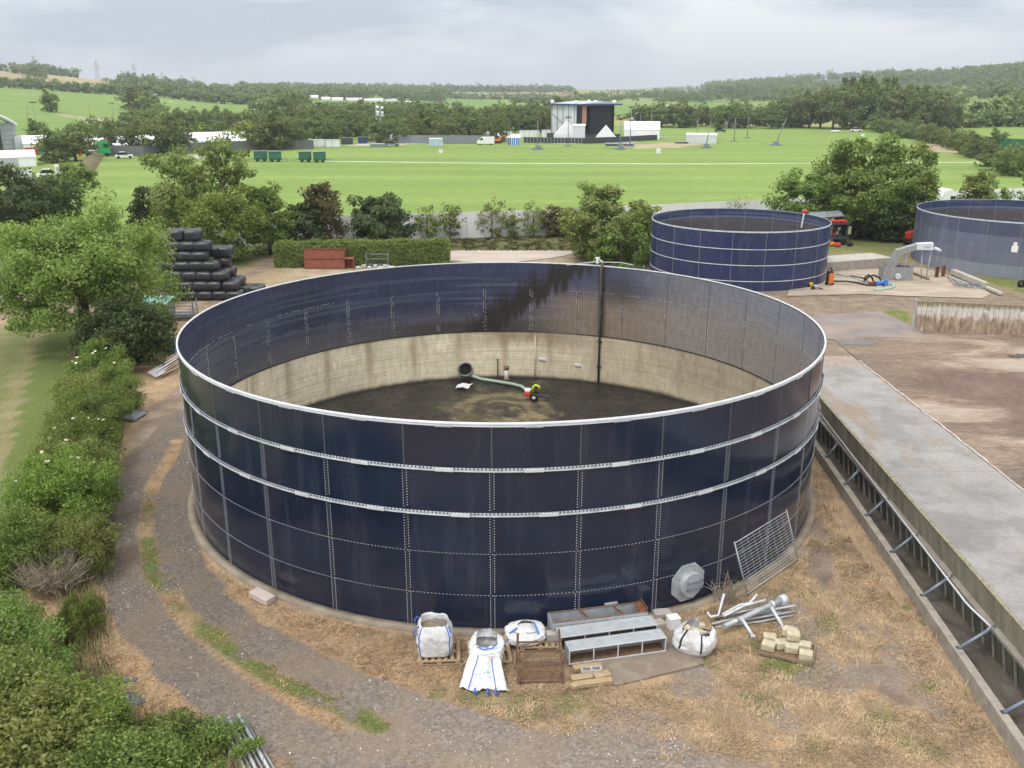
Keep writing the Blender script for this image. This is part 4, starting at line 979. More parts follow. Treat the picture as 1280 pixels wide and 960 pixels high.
# trees and shrubs between the yard and the meadow
def put(name, x, y, htop, wpx, seed, mat, label, cat='tree', zc=.55, leaf=.26, nL=5000, nC=60, cr=.24, tr=.16, nl=8, tmat='bark', depth=.85, group=None, shell=.45, lump=.28, bottom=-.97, nclip=None):
    """x,y foot pixel, htop pixel of the top, wpx width in pixels"""
    p = gp(x, y); m_ = mpp(p); hgt = 0
    for hgt in np.arange(.5, 30, .1):      # height whose top lands on htop
        zc_ = p.y * math.cos(_T) + (CAM_H - hgt) * math.sin(_T); yy = 480 - FPX * (-CAM_H * math.cos(_T) + hgt * math.cos(_T) + p.y * math.sin(_T)) / zc_
        if yy <= htop: break
    rx = wpx * m_ / 2; rz = hgt * (1 - zc) * 1.0; leaf *= .66; nL = int(nL * (.75 if name == 'young_birch' else 1.7)); cr *= .92; nC = int(nC * 1.3)
    cm, tm = mk(seed, (rx, rx * depth, rz), nC, nL, cr * (rx + rz) * .6, leaf, mat, hgt - rz * .93, tr, hgt * .72, nl, tmat, bottom=bottom, shell=shell, lump=lump)
    return tree(name, (p.x, p.y, 0), cm, tm, label, cat, group)
put('dark_yew', 22, 305, 212, 95, 40, 'leaf_dark', 'dark evergreen tree at the left edge above the big bright tree', zc=.5, nL=7000)
put('dark_yew', 70, 296, 216, 75, 41, 'leaf_dark', 'dark evergreen with open crown beside the left-edge evergreen', zc=.52, nL=4200)
put('scots_pine', 104, 288, 203, 52, 42, 'leaf_mid', 'flat-topped pine leaning over the brown earth bank', zc=.72, nL=2600, tr=.14)
put('thorn_tree', 60, 262, 222, 60, 421, 'leaf_mid', 'low thorn tree by the white sheds at the left', zc=.5, nL=2600)
put('dark_cypress', 187, 312, 236, 32, 43, 'leaf_dark', 'narrow dark cypress left of the pale willow', zc=.40, nL=4200, depth=1.0)
put('pale_willow', 226, 318, 193, 78, 44, 'leaf_olive', 'tall pale olive willow behind the black bales', zc=.55, nL=7500, leaf=.22, tr=.2, shell=.3)
put('ash_sapling', 288, 322, 163, 74, 45, 'leaf_olive', 'tall thin-topped tree with bare trunk rising over the meadow', zc=.74, nL=2600, leaf=.25, tr=.24, tmat='bark_pale', nl=16, shell=.25, lump=.42, cr=.20)
put('round_willow', 284, 328, 236, 112, 46, 'leaf_bright', 'rounded fresh green tree right of the black bales', zc=.5, nL=9500, leaf=.22)
put('round_willow', 338, 318, 236, 76, 47, 'leaf_mid', 'mid green tree between the fresh green one and the brown-topped one', zc=.5, nL=5500)
put('brown_tree', 404, 312, 229, 48, 48, 'leaf_brown', 'brown-tinged pointed tree behind the clipped hedge', zc=.45, nL=3600, shell=.3)
put('laurel_bush', 382, 314, 262, 60, 49, 'leaf_dark', 'dark low bush under the brown-tinged tree', 'bush', zc=.5, nL=3200)
put('laurel_bush', 474, 310, 246, 80, 50, 'leaf_dark', 'large dense dark green bush behind the middle of the clipped hedge', 'bush', zc=.48, nL=7500)
put('young_birch', 535, 303, 258, 34, 51, 'leaf_olive', 'pale young tree by the hoarding, next to the dense dark bush', zc=.5, nL=1500, leaf=.2, tr=.07)
put('young_birch', 563, 303, 256, 30, 52, 'leaf_mid', 'thin young tree above the right end of the clipped hedge', zc=.55, nL=1400, leaf=.2, tr=.07)
put('young_birch', 615, 300, 253, 38, 53, 'leaf_olive', 'thin young tree standing alone before the pale hoarding', zc=.5, nL=1500, leaf=.2, tr=.07)
put('young_birch', 642, 300, 264, 26, 54, 'leaf_mid', 'small shrubby sapling before the hoarding, right of the lone one', zc=.45, nL=900, leaf=.2, tr=.05)
put('young_birch', 667, 298, 255, 34, 55, 'leaf_bright', 'bright green sapling before the hoarding above the road', zc=.5, nL=1300, leaf=.2, tr=.06)
put('brown_shrub', 694, 298, 258, 34, 56, 'leaf_brown', 'brownish shrub at the left shoulder of the big dark bush', 'bush', zc=.45, nL=1600)
put('elm_bush', 752, 325, 240, 98, 57, 'leaf_olive', 'big dark olive bush above the far rim of the large tank', 'bush', zc=.48, nL=9000, leaf=.24)
put('fir_top', 734, 318, 229, 30, 58, 'leaf_mid', 'pointed conifer poking out of the big olive bush', zc=.4, nL=1700, depth=1)
put('elm_bush', 798, 318, 252, 44, 59, 'leaf_olive', 'smaller olive bush between the big one and the blue tank', 'bush', zc=.45, nL=3000)
put('ivy_shrub', 775, 330, 283, 100, 591, 'leaf_mid', 'low mid green shrub under the big olive bush', 'bush', zc=.35, nL=4200, bottom=-.9)
put('young_birch', 868, 285, 262, 16, 60, 'leaf_olive', 'tiny sapling behind the left part of the clean blue tank', zc=.4, nL=350, leaf=.18, tr=.04)
put('young_birch', 922, 285, 246, 30, 61, 'leaf_olive', 'sparse sapling behind the middle of the clean blue tank', zc=.5, nL=500, leaf=.18, tr=.05)
put('maple_tree', 1088, 297, 177, 138, 62, 'leaf_mid', 'large dark spreading tree between the two smaller tanks', zc=.50, nL=17000, nC=150, leaf=.27, tr=.3, cr=.17, lump=.22)
put('maple_tree', 1004, 294, 218, 84, 63, 'leaf_mid', 'lower tree at the left flank of the large spreading tree', zc=.48, nL=6000, leaf=.26)
put('maple_tree', 1048, 293, 200, 84, 64, 'leaf_mid', 'tree merging with the front of the large spreading tree', zc=.48, nL=6000, leaf=.26)
put('dark_shrub', 1108, 299, 258, 112, 65, 'leaf_dark', 'dark shrubbery at the foot of the large spreading tree', 'bush', zc=.42, nL=6500, bottom=-.95)
put('hawthorn_tree', 1132, 302, 212, 48, 651, 'leaf_mid', 'small tree at the right flank of the large spreading tree', zc=.45, nL=3800)
put('hawthorn_tree', 1210, 300, 216, 40, 66, 'leaf_olive', 'small olive tree right of the white truck cab', zc=.5, nL=2000)
put('hawthorn_tree', 1228, 300, 219, 46, 67, 'leaf_mid', 'small tree behind the chalky tank, left of the grey hoarding', zc=.45, nL=2300)
put('hawthorn_tree', 1282, 300, 218, 48, 68, 'leaf_mid', 'small tree cut off by the right edge behind the chalky tank', zc=.45, nL=2300)
# clipped hedge
def hedge(name, a, b, wd, h, mat, label, seed, leaf=.10, dens=420):
    rs = np.random.default_rng(seed); L = (b - a).length; d = (b - a).normalized(); s = Vector((-d.y, d.x, 0)); n = int(L * (2 * h + wd) * dens)
    u = rs.uniform(0, L, n); k = rs.uniform(0, 2 * h + wd, n); off = rs.normal(size=n) * .09
    wob = (vnoise(u / .9, k, 3) - .5) * .35
    y = np.where(k < h, -wd / 2 - off - wob, np.where(k < h + wd, k - h - wd / 2, wd / 2 + off + wob)); z = np.where(k < h, k, np.where(k < h + wd, h + off + wob * .7, 2 * h + wd - k))
    u = u + rs.normal(size=n) * .05
    P = np.stack([a.x + d.x * u + s.x * y, a.y + d.y * u + s.y * y, np.maximum(z, .03)], -1)
    nr = np.stack([s.x * np.sign(y) * (k < h) * 1.0 + 0 * u, -np.abs(s.y) * (k < h) + np.abs(s.y) * (k > h + wd), (np.abs(k - h - wd / 2) < wd / 2) * 1.0 + .3], -1)
    V, F = leaf_np(P, leaf, rs, nr); o = np_obj(name, V, F, mat); 
    return tag(o, label, 'hedge')
hd = hedge('clipped_hedge', gp(345, 333), gp(562, 329), 1.7, 2.1, M['leaf_mid'], 'long clipped hedge behind the rust-red steel box', 4)
for k in range(12):
    q = gp(345, 333).lerp(gp(562, 329), (k + .5) / 12); MB().tube([(q.x, q.y, 0), (q.x + random.uniform(-.3, .3), q.y, 1.8)], [.06, .03], 5).build('stem', M['bark'], hd)
# dry grass, tufts and blades (nobody could count them)
def blades(name, n, area, weight, l0, l1, wd, mats, lean, seed, z0=0.0, colsel=None):
    rs = np.random.default_rng(seed); X = rs.uniform(area[0], area[1], n); Y = rs.uniform(area[2], area[3], n)
    wgt = weight(X, Y); keep = rs.uniform(0, 1, n) < wgt; X = X[keep]; Y = Y[keep]; n = len(X)
    a0 = fbm(X / 1.1, Y / 1.1, 91, 3) * 11 + rs.normal(size=n) * .9; L = rs.uniform(l0, l1, n); el = np.abs(rs.normal(size=n)) * .35 + lean
    dx = np.cos(a0) * np.cos(el); dy = np.sin(a0) * np.cos(el); dz = np.sin(el)
    sx = -np.sin(a0) * wd; sy = np.cos(a0) * wd
    b = np.stack([X, Y, np.full(n, z0)], -1); mid = b + np.stack([dx * L * .5, dy * L * .5, dz * L * .62], -1); tip = b + np.stack([dx * L, dy * L, dz * L * .8], -1)
    s = np.stack([sx, sy, np.zeros(n)], -1)
    V = np.stack([b - s, b + s, mid + s * .8, tip, mid - s * .8], 1).reshape(-1, 3); i = np.arange(n)[:, None] * 5
    F = np.concatenate([i + np.array([[0, 1, 2, 4]]), ], 0); F3 = i + np.array([[4, 2, 3, 3]])
    Fq = F; V2 = V
    me_F = np.concatenate([Fq, i + np.array([[4, 2, 3, 4]])[:, :4]], 0) if False else Fq
    # quads for the lower half, a second narrow quad to the tip
    V = np.concatenate([V, (tip + s * .15)]); j = len(V) - n + np.arange(n)[:, None]
    F = np.concatenate([Fq, np.concatenate([i + 4, i + 2, j, i + 3], 1)], 0)
    return tag(np_obj(name, V, F, mats), kind='stuff')
def wdry(X, Y):
    gv, gr, di, tn = zones(X, Y); r = np.hypot(X - C1[0], Y - C1[1])
    return np.clip(1 - gv * 1.2 - di * 1.3 - tn, 0, 1) * (1 - .75 * gr) * (r > 13.05) * ((X < 12.3) | (Y > 52)) * (X < 12.4 + (Y - 18.7) * .058) * (.25 + .75 * sst(.35, .6, fbm(X / .8, Y / .8, 95))) * ~inpoly(X, Y, lfield) * ~((X > 1.4) & (X < 5.6) & (Y > 21.9) & (Y < 25))
def wgreen(X, Y):
    gv, gr, di, tn = zones(X, Y); r = np.hypot(X - C1[0], Y - C1[1]); return np.clip(gr * 1.2 - .25, 0, 1) * (r > 13.05) * (X < 13) * ~inpoly(X, Y, lfield)
def grassmat(name, a, b, c):
    t = NT(name); g = t.new('ShaderNodeNewGeometry'); n = t.noise(1.2, 4, .6)
    cc = t.ramp(g.outputs['Random Per Island'], (0, a), (.5, b), (1, c)); cc = t.mix(t.math('MULTIPLY', t.ramp(n, (.42, 1.0), (.58, 0.0)), .75), cc, tuple(x_ * y_ for x_, y_ in zip(b, (.62, .66, .72))))
    t.base(cc); t.set(.8, 0, .2); return t.m
M['straw'] = grassmat('straw', (.28, .18, .10), (.48, .345, .205), (.66, .53, .36))
M['rusty_straw'] = grassmat('rusty_straw', (.26, .14, .07), (.44, .28, .15), (.60, .44, .26))
M['green_blades'] = grassmat('green_blades', (.09, .095, .035), (.175, .175, .07), (.30, .275, .135))
blades('dry_grass', 330000, (-1.5, 14, 17, 34), wdry, .05, .17, .0075, M['straw'], .15, 1, .01)
blades('dry_grass', 210000, (-16, -1.5, 16, 40), wdry, .05, .17, .0075, M['rusty_straw'], .15, 2, .01)
blades('green_grass', 120000, (-15, 13, 16, 42), wgreen, .04, .13, .007, M['green_blades'], .5, 3, .01)
def wtall(X, Y):
    d = pdist(X, Y, wp((100, 700), (105, 760), (112, 830), (135, 900), (220, 935), (285, 985))); return sst(.9, .1, d) * .9
blades('tall_grass', 22000, (-16, -5, 17, 32), wtall, .35, .85, .011, M['green_blades'], .85, 4)
# standing dead tufts along footings, kerb and odd corners
def wtuft(X, Y):
    r = np.hypot(X - C1[0], Y - C1[1]); k = 12.34 + (Y - 18.7) * .0595 - X; gv, gr, di, tn = zones(X, Y)
    e = np.maximum(sst(.75, .1, np.abs(r - 13.25)) * .8, sst(.9, .1, np.abs(k - .35))); cl = sst(.55, .72, fbm(X / .45, Y / .45, 171, 3))
    return (r > 12.95) * (k > .05) * cl * np.clip(e + .30 * (1 - gv) * (X > 3), 0, 1) * ~((X > 1.0) & (X < 6.3) & (Y > 21.9) & (Y < 25.2)) * ~((X > -3) & (X < 2) & (Y > 21.3) & (Y < 24.4)) * (Y < 42) * ~inpoly(X, Y, lfield) * (1 - .9 * sst(.3, .6, gv))
blades('dry_tufts', 90000, (-14.5, 13.5, 16, 42), wtuft, .16, .42, .008, M['straw'], .65, 15, .01)
blades('green_tufts', 50000, (-14.5, 13.5, 16, 42), lambda X, Y: wgreen(X, Y) * sst(.5, .62, fbm(X / .35, Y / .35, 175, 3)) * (1 - .7 * sst(-6, -10, X)), .10, .26, .008, M['green_blades'], .8, 16, .01)
# verge grass below the hoarding
blades('verge_grass', 90000, (-16, 13, 92, 103), lambda X, Y: sst(92.5, 94, Y) * .8, .2, .5, .03, M['green_blades'], .7, 5)

# pale stones lying on the track and in the straw
def stones(name, n, area, weight, r0, r1, mat, seed):
    rs = np.random.default_rng(seed); X = rs.uniform(area[0], area[1], n); Y = rs.uniform(area[2], area[3], n); k = rs.uniform(0, 1, n) < weight(X, Y); X = X[k]; Y = Y[k]; n = len(X)
    r = r0 + (r1 - r0) * rs.uniform(0, 1, n) ** 3; a = rs.uniform(0, 6.28, n); V = []
    for i in range(4): V.append(np.stack([X + r * np.cos(a + i * 1.57) * rs.uniform(.7, 1.3, n), Y + r * np.sin(a + i * 1.57) * rs.uniform(.7, 1.3, n), np.full(n, .0)], -1))
    for i in range(4): V.append(np.stack([X + .6 * r * np.cos(a + .5 + i * 1.57), Y + .6 * r * np.sin(a + .5 + i * 1.57), r * rs.uniform(.6, 1.0, n)], -1))
    V = np.stack(V, 1).reshape(-1, 3); o = np.arange(n)[:, None, None] * 8; f = np.array([(4, 5, 6, 7), (0, 1, 5, 4), (1, 2, 6, 5), (2, 3, 7, 6), (3, 0, 4, 7)])[None]
    return tag(np_obj(name, V, (o + f).reshape(-1, 4), mat), kind='stuff')
def wst(X, Y):
    gv, gr, di, tn = zones(X, Y); r = np.hypot(X - C1[0], Y - C1[1]); return (r > 13) * (X < 12) * np.clip(gv * (.15 + 1.3 * sst(.5, .7, fbm(X / 1.4, Y / 1.4, 131))) + .04, 0, 1)
t = NT('pale_stones'); g = t.new('ShaderNodeNewGeometry'); t.base(t.ramp(g.outputs['Random Per Island'], (0, (.20, .185, .17)), (.6, (.38, .36, .33)), (1, (.62, .61, .58)))); t.set(.9, 0, .2); M['stones'] = t.m
stones('gravel', 52000, (-16, 12, 16, 42), wst, .008, .034, M['stones'], 3)
# ------------------------------------------------------------------ yard objects
# --- kerb wall and propped clamp wall beside the large tank
def xk(y): return 12.34 + (y - 18.7) * .0595
def xwb(y): return 13.85 + (y - 21.3) * .030
def xwt(y): return 13.47 + (y - 21.3) * .037
m = MB(); ys_ = np.arange(4, 46.1, 1.5)
for a, b in zip(ys_[:-1], ys_[1:]):
    for (y0, y1) in ((a + .006, b - .006),):
        vs = []
        for y in (y0, y1):
            for dx, z in ((-.02, -.1), (.26, -.1), (.24, .42), (0.0, .42)): vs.append((xk(y) + dx, y, z))
        m.add(vs, [(0, 1, 2, 3), (7, 6, 5, 4), (0, 4, 5, 1), (1, 5, 6, 2), (2, 6, 7, 3), (3, 7, 4, 0)])
tag(m.build('kerb_wall', M['concrete']), 'low weathered concrete kerb wall running along the muddy trench', 'kerb wall')
cw = empty('clamp_wall', (13.6, 22, 0), 0, 'mossy plank-like clamp wall held up by sloping steel props', 'wall')
def wloc(p): return Vector(p) - Vector((13.6, 22, 0))
lo_ = MB(); up_ = MB(); rib = MB(); cop = MB()
def slab(mb, y0, y1, z0, z1, t0, t1, off=0.0):
    vs = []
    for y in (y0, y1):
        for z, th in ((z0, t0), (z1, t1)):
            x = xwb(y) + (xwt(y) - xwb(y)) * z / 2.0 + off; vs += [wloc((x, y, z)), wloc((x + th, y, z))]
    mb.add(vs, [(0, 2, 3, 1), (4, 5, 7, 6), (0, 4, 6, 2), (1, 3, 7, 5), (2, 6, 7, 3), (0, 1, 5, 4)])
y = 5.0
while y < 44.5:
    slab(lo_, y + .01, y + .32, 0, 1.06, .16, .16, random.uniform(-.012, .012)); slab(up_, y + .008, y + .325, 1.06, 2.0 + random.uniform(-.02, .02), .18, .14, .03 + random.uniform(-.012, .012)); y += .333
for k in range(60):
    yy = 5.2 + k * .66; slab(rib, yy, yy + .055, 0, 1.0, .06, .05, -.07)
lo_.build('lower_planks', M['concrete_dark'], cw); up_.build('upper_planks', M['clamp_planks'], cw); o = rib.build('ribs', M['rib_grey'], cw)
m = MB(); slab(m, 5, 44.6, 1.02, 1.13, .30, .30, -.17); m.build('waler', M['concrete'], cw)
m = MB()
for k in range(int(39.6 / .9)): slab(m, 5 + k * .9 + .01, 5.89 + k * .9, 1.985, 2.03, .15, .14, .02)
M['moss'] = pmat('moss_edge', (.24, .225, .16), .95, .35, 6, 0, .1, (.35, .33, .27), .5, .3, obj=False); m.build('coping', M['moss'], cw)
# props and rail, feet read off the photograph
feet = []
for (x, y) in ((1259, 890), (1202, 808), (1157, 744)): feet.append(gp(x, y, .42).y)
step_ = (feet[2] - feet[0]) / 2
for k in range(-4, 8):
    y = feet[0] + step_ * k
    m = MB(); a = wloc((xk(y) + .16, y, .40)); b = wloc((xwb(y) - .30 + .0, y + .02, 1.03)); m.cyl(a, b, .05, .05, 10); m.box(tuple(b), (.16, .16, .05)); m.box(tuple(a), (.16, .16, .04))
    m.build('prop', M['galv_blue'] if 'galv_blue' in M else M['galv'], cw)
    m = MB(); m.cyl(wloc((xk(y) + .62, y - .45, 1.30)), wloc((xwt(y) + .10, y - .05, 1.18)), .026, .026, 6); m.build('rail_bracket', M['galv'], cw)
m = MB(); yb = gp(1200, 760, 1.3).y
pth = [wloc((xk(y) + .62, y, 1.30)) for y in (44, yb + .3)] + [wloc((xk(yb) + .66, yb, 1.29)), wloc((xwt(yb - .9) - .02, yb - .9, 1.18))]
m.tube(pth, .03, 8); m.build('handrail', M['galv_light'], cw)
# --- painted panel wall across the yard
t = NT('limewashed_panels'); pz = t.new('ShaderNodeSeparateXYZ'); t.L(t.pos(True), pz.inputs[0]); nn = t.noise(3.2, 6, .7, t.pos(True)); n2 = t.noise(2.2, 6, .75, t.pos(True), (1, 1, .7))
h_ = t.math('ADD', pz.outputs[2], t.math('MULTIPLY', t.math('SUBTRACT', n2, .5), 1.1))
c = t.mix(t.ramp(h_, (.45, 0.0), (.62, 1.0)), t.ramp(nn, (.35, (.22, .155, .105)), (.6, (.42, .34, .25)), (.7, (.60, .56, .48))), t.ramp(nn, (.3, (.40, .37, .31)), (.6, (.66, .64, .58))))
c = t.mix(t.math('MULTIPLY', t.ramp(t.math('ADD', pz.outputs[2], t.math('MULTIPLY', t.math('SUBTRACT', nn, .5), .6)), (.80, 0.0), (.93, 1.0)), .9), c, (.20, .175, .10))
# ramp works on 0..1, so heights are stored in half metres below
t.base(c); t.set(.9, 0, .2); M['limewash'] = t.m
pa_, pb_ = gp(1142, 413), gp(1300, 421)
pw = empty('panel_wall', (pa_.x, pa_.y, 0), math.atan2(pb_.y - pa_.y, pb_.x - pa_.x), 'stained whitewashed wall of upright panels across the far end of the clamp', 'wall')
pw.scale = (1, 1, 2.05)
for k in range(28):
    if k == 23: continue
    m = MB(); m.box((k * .318 + .16, random.uniform(-.02, .02), .5), (.296, .16, 1.0), (random.uniform(-.012, .012), 0, 0))
    m.build('panel', M['limewash'], pw)
m = MB(); m.box((-.06, -.05, .52), (.09, .22, 1.1), (0, -.05, 0)); m.box((-.16, -.3, .40), (.07, .07, .85), (0, .10, 0)); m.build('end_post', M['galv'], pw)
m = MB(); m.box((23 * .318 + .16, .03, .5), (.2, .1, 1.0)); m.box((23 * .318 + .16, -.05, .35), (.26, .06, .06)); m.box((23 * .318 + .16, -.05, .72), (.26, .06, .06)); m.build('gap_post', M['rust_brown'], pw)
m = MB(); rs = random.Random(4)
# --- objects at the foot of the tank
def pallet(loc, rz, label, mat='wood', w=1.2, d=1.0, rot=None, nb=7):
    e_ = empty('pallet', loc, rz, label, 'pallet')
    if rot: e_.rotation_euler = rot
    for k in range(nb):
        m = MB(); m.box((-w / 2 + .05 + (w - .1) * k / (nb - 1), 0, .132), (.10, d, .022)); m.build('deck_board', M[mat], e_)
    for y in (-d / 2 + .05, 0, d / 2 - .05):
        m = MB(); m.box((0, y, .110), (w, .10, .02)); m.box((0, y, .010), (w, .10, .02))
        for x in (-w / 2 + .07, 0, w / 2 - .07): m.box((x, y, .060), (.14, .10, .078))
        m.build('bearer', M[mat], e_)
    return e_
def bag_mesh(name, w, h, seed, mat, top_in=.10, sag=0.0, rimnoise=.05, bulge=.06, lean=(0, 0), nexp=4.0, depth=None, inner=.25, nr=26, n=72, wr=1.0):
    g = np.random.default_rng(seed); s = g.uniform(0, 50); d = depth or w
    th = np.linspace(0, 2 * math.pi, n, endpoint=False); ct, st_ = np.cos(th), np.sin(th); rad = (np.abs(ct) ** nexp + np.abs(st_) ** nexp) ** (-1 / nexp)
    V = []; prof = [(u, 1.0) for u in np.linspace(0, 1, nr)] + [(1.0 - inner * k / 5, -k) for k in range(1, 6)]
    for u, q in prof:
        zf = u; b = 1 + bulge * math.sin(math.pi * min(1, u * 1.05)) * 2 - (.16 if u == 0 else 0) - .10 * max(0, .08 - u) / .08
        if u > .72: b -= top_in * ((u - .72) / .28) ** 1.3
        rr = rad * b * (1 if q > 0 else 1 - .045 * (-q))
        wx_ = fbm(th * 2.2 + s, np.full(n, u * 5 + s), 3, 3) - .5; fine_ = fbm(th * 7 + s, np.full(n, u * 9 + s), 9, 3) - .5
        rr = rr * (1 + (.12 * wx_ + .07 * fine_) * wr * min(1, u * 4 + .2))
        rimz = (fbm(np.cos(th) * 1.5 + s, np.sin(th) * 1.5 + s, 5, 3) - .5) * rimnoise * 4 * max(0, u - .6) / .4
        sg = -sag * max(0, u - .5) * 2 * (0.5 - .5 * st_)
        z = (zf * h + rimz * h + sg * h)
        V.append(np.stack([rr * ct * w / 2 + lean[0] * u, rr * st_ * d / 2 + lean[1] * u, np.maximum(z, 0)], -1))
    V = np.concatenate(V); m = len(prof); i = np.arange(m * n).reshape(m, n); j = np.roll(i, -1, 1); F = np.stack([i[:-1], j[:-1], j[1:], i[1:]], -1).reshape(-1, 4)
    return np_mesh(name, V, F, M[mat], smooth=True), V.reshape(m, n, 3)
def disc(name, r, z, dome, mat, parent, seed, n=40, loc=(0, 0), d=None):
    rr, aa = np.meshgrid(np.linspace(0.001, 1, 14), np.linspace(0, 2 * math.pi, n, endpoint=False), indexing='ij')
    sq = (np.abs(np.cos(aa)) ** 3 + np.abs(np.sin(aa)) ** 3) ** (-1 / 3)
    X = rr * sq * r * np.cos(aa); Y = rr * sq * (d or r) * np.sin(aa); Z = z + dome * (1 - rr ** 2) + (fbm(X * 7 + seed, Y * 7, 3) - .5) * .10
    i = np.arange(X.size).reshape(X.shape); j = np.roll(i, -1, 1); F = np.stack([i[:-1], i[1:], j[1:], j[:-1]], -1).reshape(-1, 4)
    return np_obj(name, np.stack([X + loc[0], Y + loc[1], Z], -1).reshape(-1, 3), F, M[mat], parent, smooth=True)
def strip(path, wd, mat, name, parent, nrm=(0, -1, 0), th=.006):
    m = MB(); P = [Vector(p) for p in path]; vs = []; N_ = Vector(nrm)
    for i, p in enumerate(P):
        d = (P[min(i + 1, len(P) - 1)] - P[max(0, i - 1)]).normalized(); s = d.cross(N_).normalized() * wd / 2; k = N_.normalized() * th
        vs += [p - s, p + s, p + s + k, p - s + k]
    fs = []
    for i in range(len(P) - 1):
        a = i * 4
        for k in range(4): fs.append((a + k, a + (k + 1) % 4, a + 4 + (k + 1) % 4, a + 4 + k))
    m.add(vs, fs); return m.build(name, M[mat], parent)
pallet((gp(549, 822).x, 23.18, .02), R_(4), 'slatted wooden pallet under the full white bag of sand')
p = gp(544, 826)
b1 = empty('bulk_bag', (p.x - .02, 23.22, .165), R_(3), 'upright full white bulk bag of damp grey sand with blue loops', 'bulk bag')
me, VV = bag_mesh('bag_body', .92, .98, 1, 'white_fabric', .16, 0, .05, .05, wr=1.5)
link(bpy.data.objects.new('bag_body', me), b1); disc('sand_fill', .37, .80, .09, 'sand', b1, 1)
def along(VV, k, u0, u1, out=1.012): return [Vector((VV[i, k, 0] * out, VV[i, k, 1] * out, VV[i, k, 2])) for i in range(u0, u1)]
for k in (63, 45): strip(along(VV, k, 1, 26), .035, 'blue_strap', 'blue_seam', b1, (0, -1, 0))
strip(along(VV, 54, 19, 20) + [Vector((-.3, -.46, .66)), Vector((0, -.50, .62)), Vector((.3, -.46, .68))], .02, 'white_fabric', 'fold', b1)
for k, dv in ((31, (-.16, -.03, -.05)), (42, (-.18, -.08, -.16)), (66, (.05, -.10, -.12))):
    q = Vector(VV[23, k]); m = MB(); d = Vector(dv); m.tube([q, q + d * .5 + Vector((0, 0, .09)), q + d, q + d * .7 + Vector((0, 0, -.12)), Vector(VV[18, k])], .02, 6); m.build('lifting_loop', M['blue_strap'], b1)
# second bag: slumped over a tipped pallet, its skirt spread on the grass
pallet((gp(612, 815).x, 23.15, .06), R_(8), 'tipped wooden pallet half hidden behind the slumped bag', 'wood', rot=(R_(14), R_(-4), R_(9)))
b2 = empty('bulk_bag', (gp(607, 845).x + .02, 22.62, .22), R_(-3), 'slumped half empty white bulk bag with its printed skirt spread towards the track', 'bulk bag')
me, VV = bag_mesh('bag_body', .86, .80, 7, 'white_fabric', .30, .32, .10, .06, (0, .1), 3.2, .8, .35, wr=1.9); link(bpy.data.objects.new('bag_body', me), b2)
disc('sand_fill', .24, .36, .03, 'galv_dark', b2, 4, loc=(.0, .0))
nu, nv = 22, 16; U, Vv = np.meshgrid(np.linspace(-1, 1, nu), np.linspace(0, 1, nv)); wdt = .40 + .30 * Vv ** .8
X = U * wdt + .03 * np.sin(U * 9 + Vv * 4); Y = -.36 - .80 * Vv + .05 * np.sin(U * 5); Z = .40 * (1 - Vv) ** 1.5 - .14 * np.minimum(1, Vv * 1.3) + .07 * np.sin(U * 7.5 + 2 * Vv) * Vv * (1 - .5 * Vv) + (fbm(U * 4 + 3, Vv * 5, 7) - .5) * .16
i = np.arange(X.size).reshape(X.shape); F = np.stack([i[:-1, :-1], i[:-1, 1:], i[1:, 1:], i[1:, :-1]], -1).reshape(-1, 4)[:, ::-1]
so = np_obj('skirt', np.stack([X, Y, Z], -1).reshape(-1, 3), F, M['white_fabric'], b2, smooth=True); md_ = so.modifiers.new('s', 'SOLIDIFY'); md_.thickness = .008
def sk(u, v):
    w_ = .40 + .30 * v ** .8; return Vector((u * w_ + .03 * math.sin(u * 9 + v * 4), -.36 - .80 * v + .05 * math.sin(u * 5), .40 * (1 - v) ** 1.5 - .14 * min(1, v * 1.3) + .07 * math.sin(u * 7.5 + 2 * v) * v * (1 - .5 * v) + float(fbm(np.array([u * 4 + 3.]), np.array([v * 5.]), 7)[0] - .5) * .16 + .012))
for u in (-.55, .45): strip([sk(u, v) for v in np.linspace(0.02, .98, 14)], .03, 'blue_strap', 'blue_seam', b2, (0, -.4, .9))
M['print'] = pmat('faint_blue_print', (.42, .55, .72), .7, .15, 20)
for v in (.30, .46, .60):
    for u in np.linspace(-.38, .28, 6):
        if v == .46 or (int(u * 10) + int(v * 10)) % 3: strip([sk(u + k, v) for k in np.linspace(0, .075, 3)], .06 if v == .46 else .025, 'print', 'print_mark', b2, (0, -.4, .9), .004)
for x in (-.22, .12, .34):
    m = MB(); m.tube([(x, -1.12, -.12), (x - .02, -1.27, -.14), (x + .05, -1.36, -.16), (x + .07, -1.2, -.15)], .025, 6); m.build('lifting_loop', M['blue_strap'], b2)
strip([Vector((-.24, -.30, .62)), Vector((-.05, -.30, .55)), Vector((.2, -.28, .60)), Vector((.33, -.22, .72))], .04, 'blue_strap', 'blue_seam', b2, (0, -.5, .8))
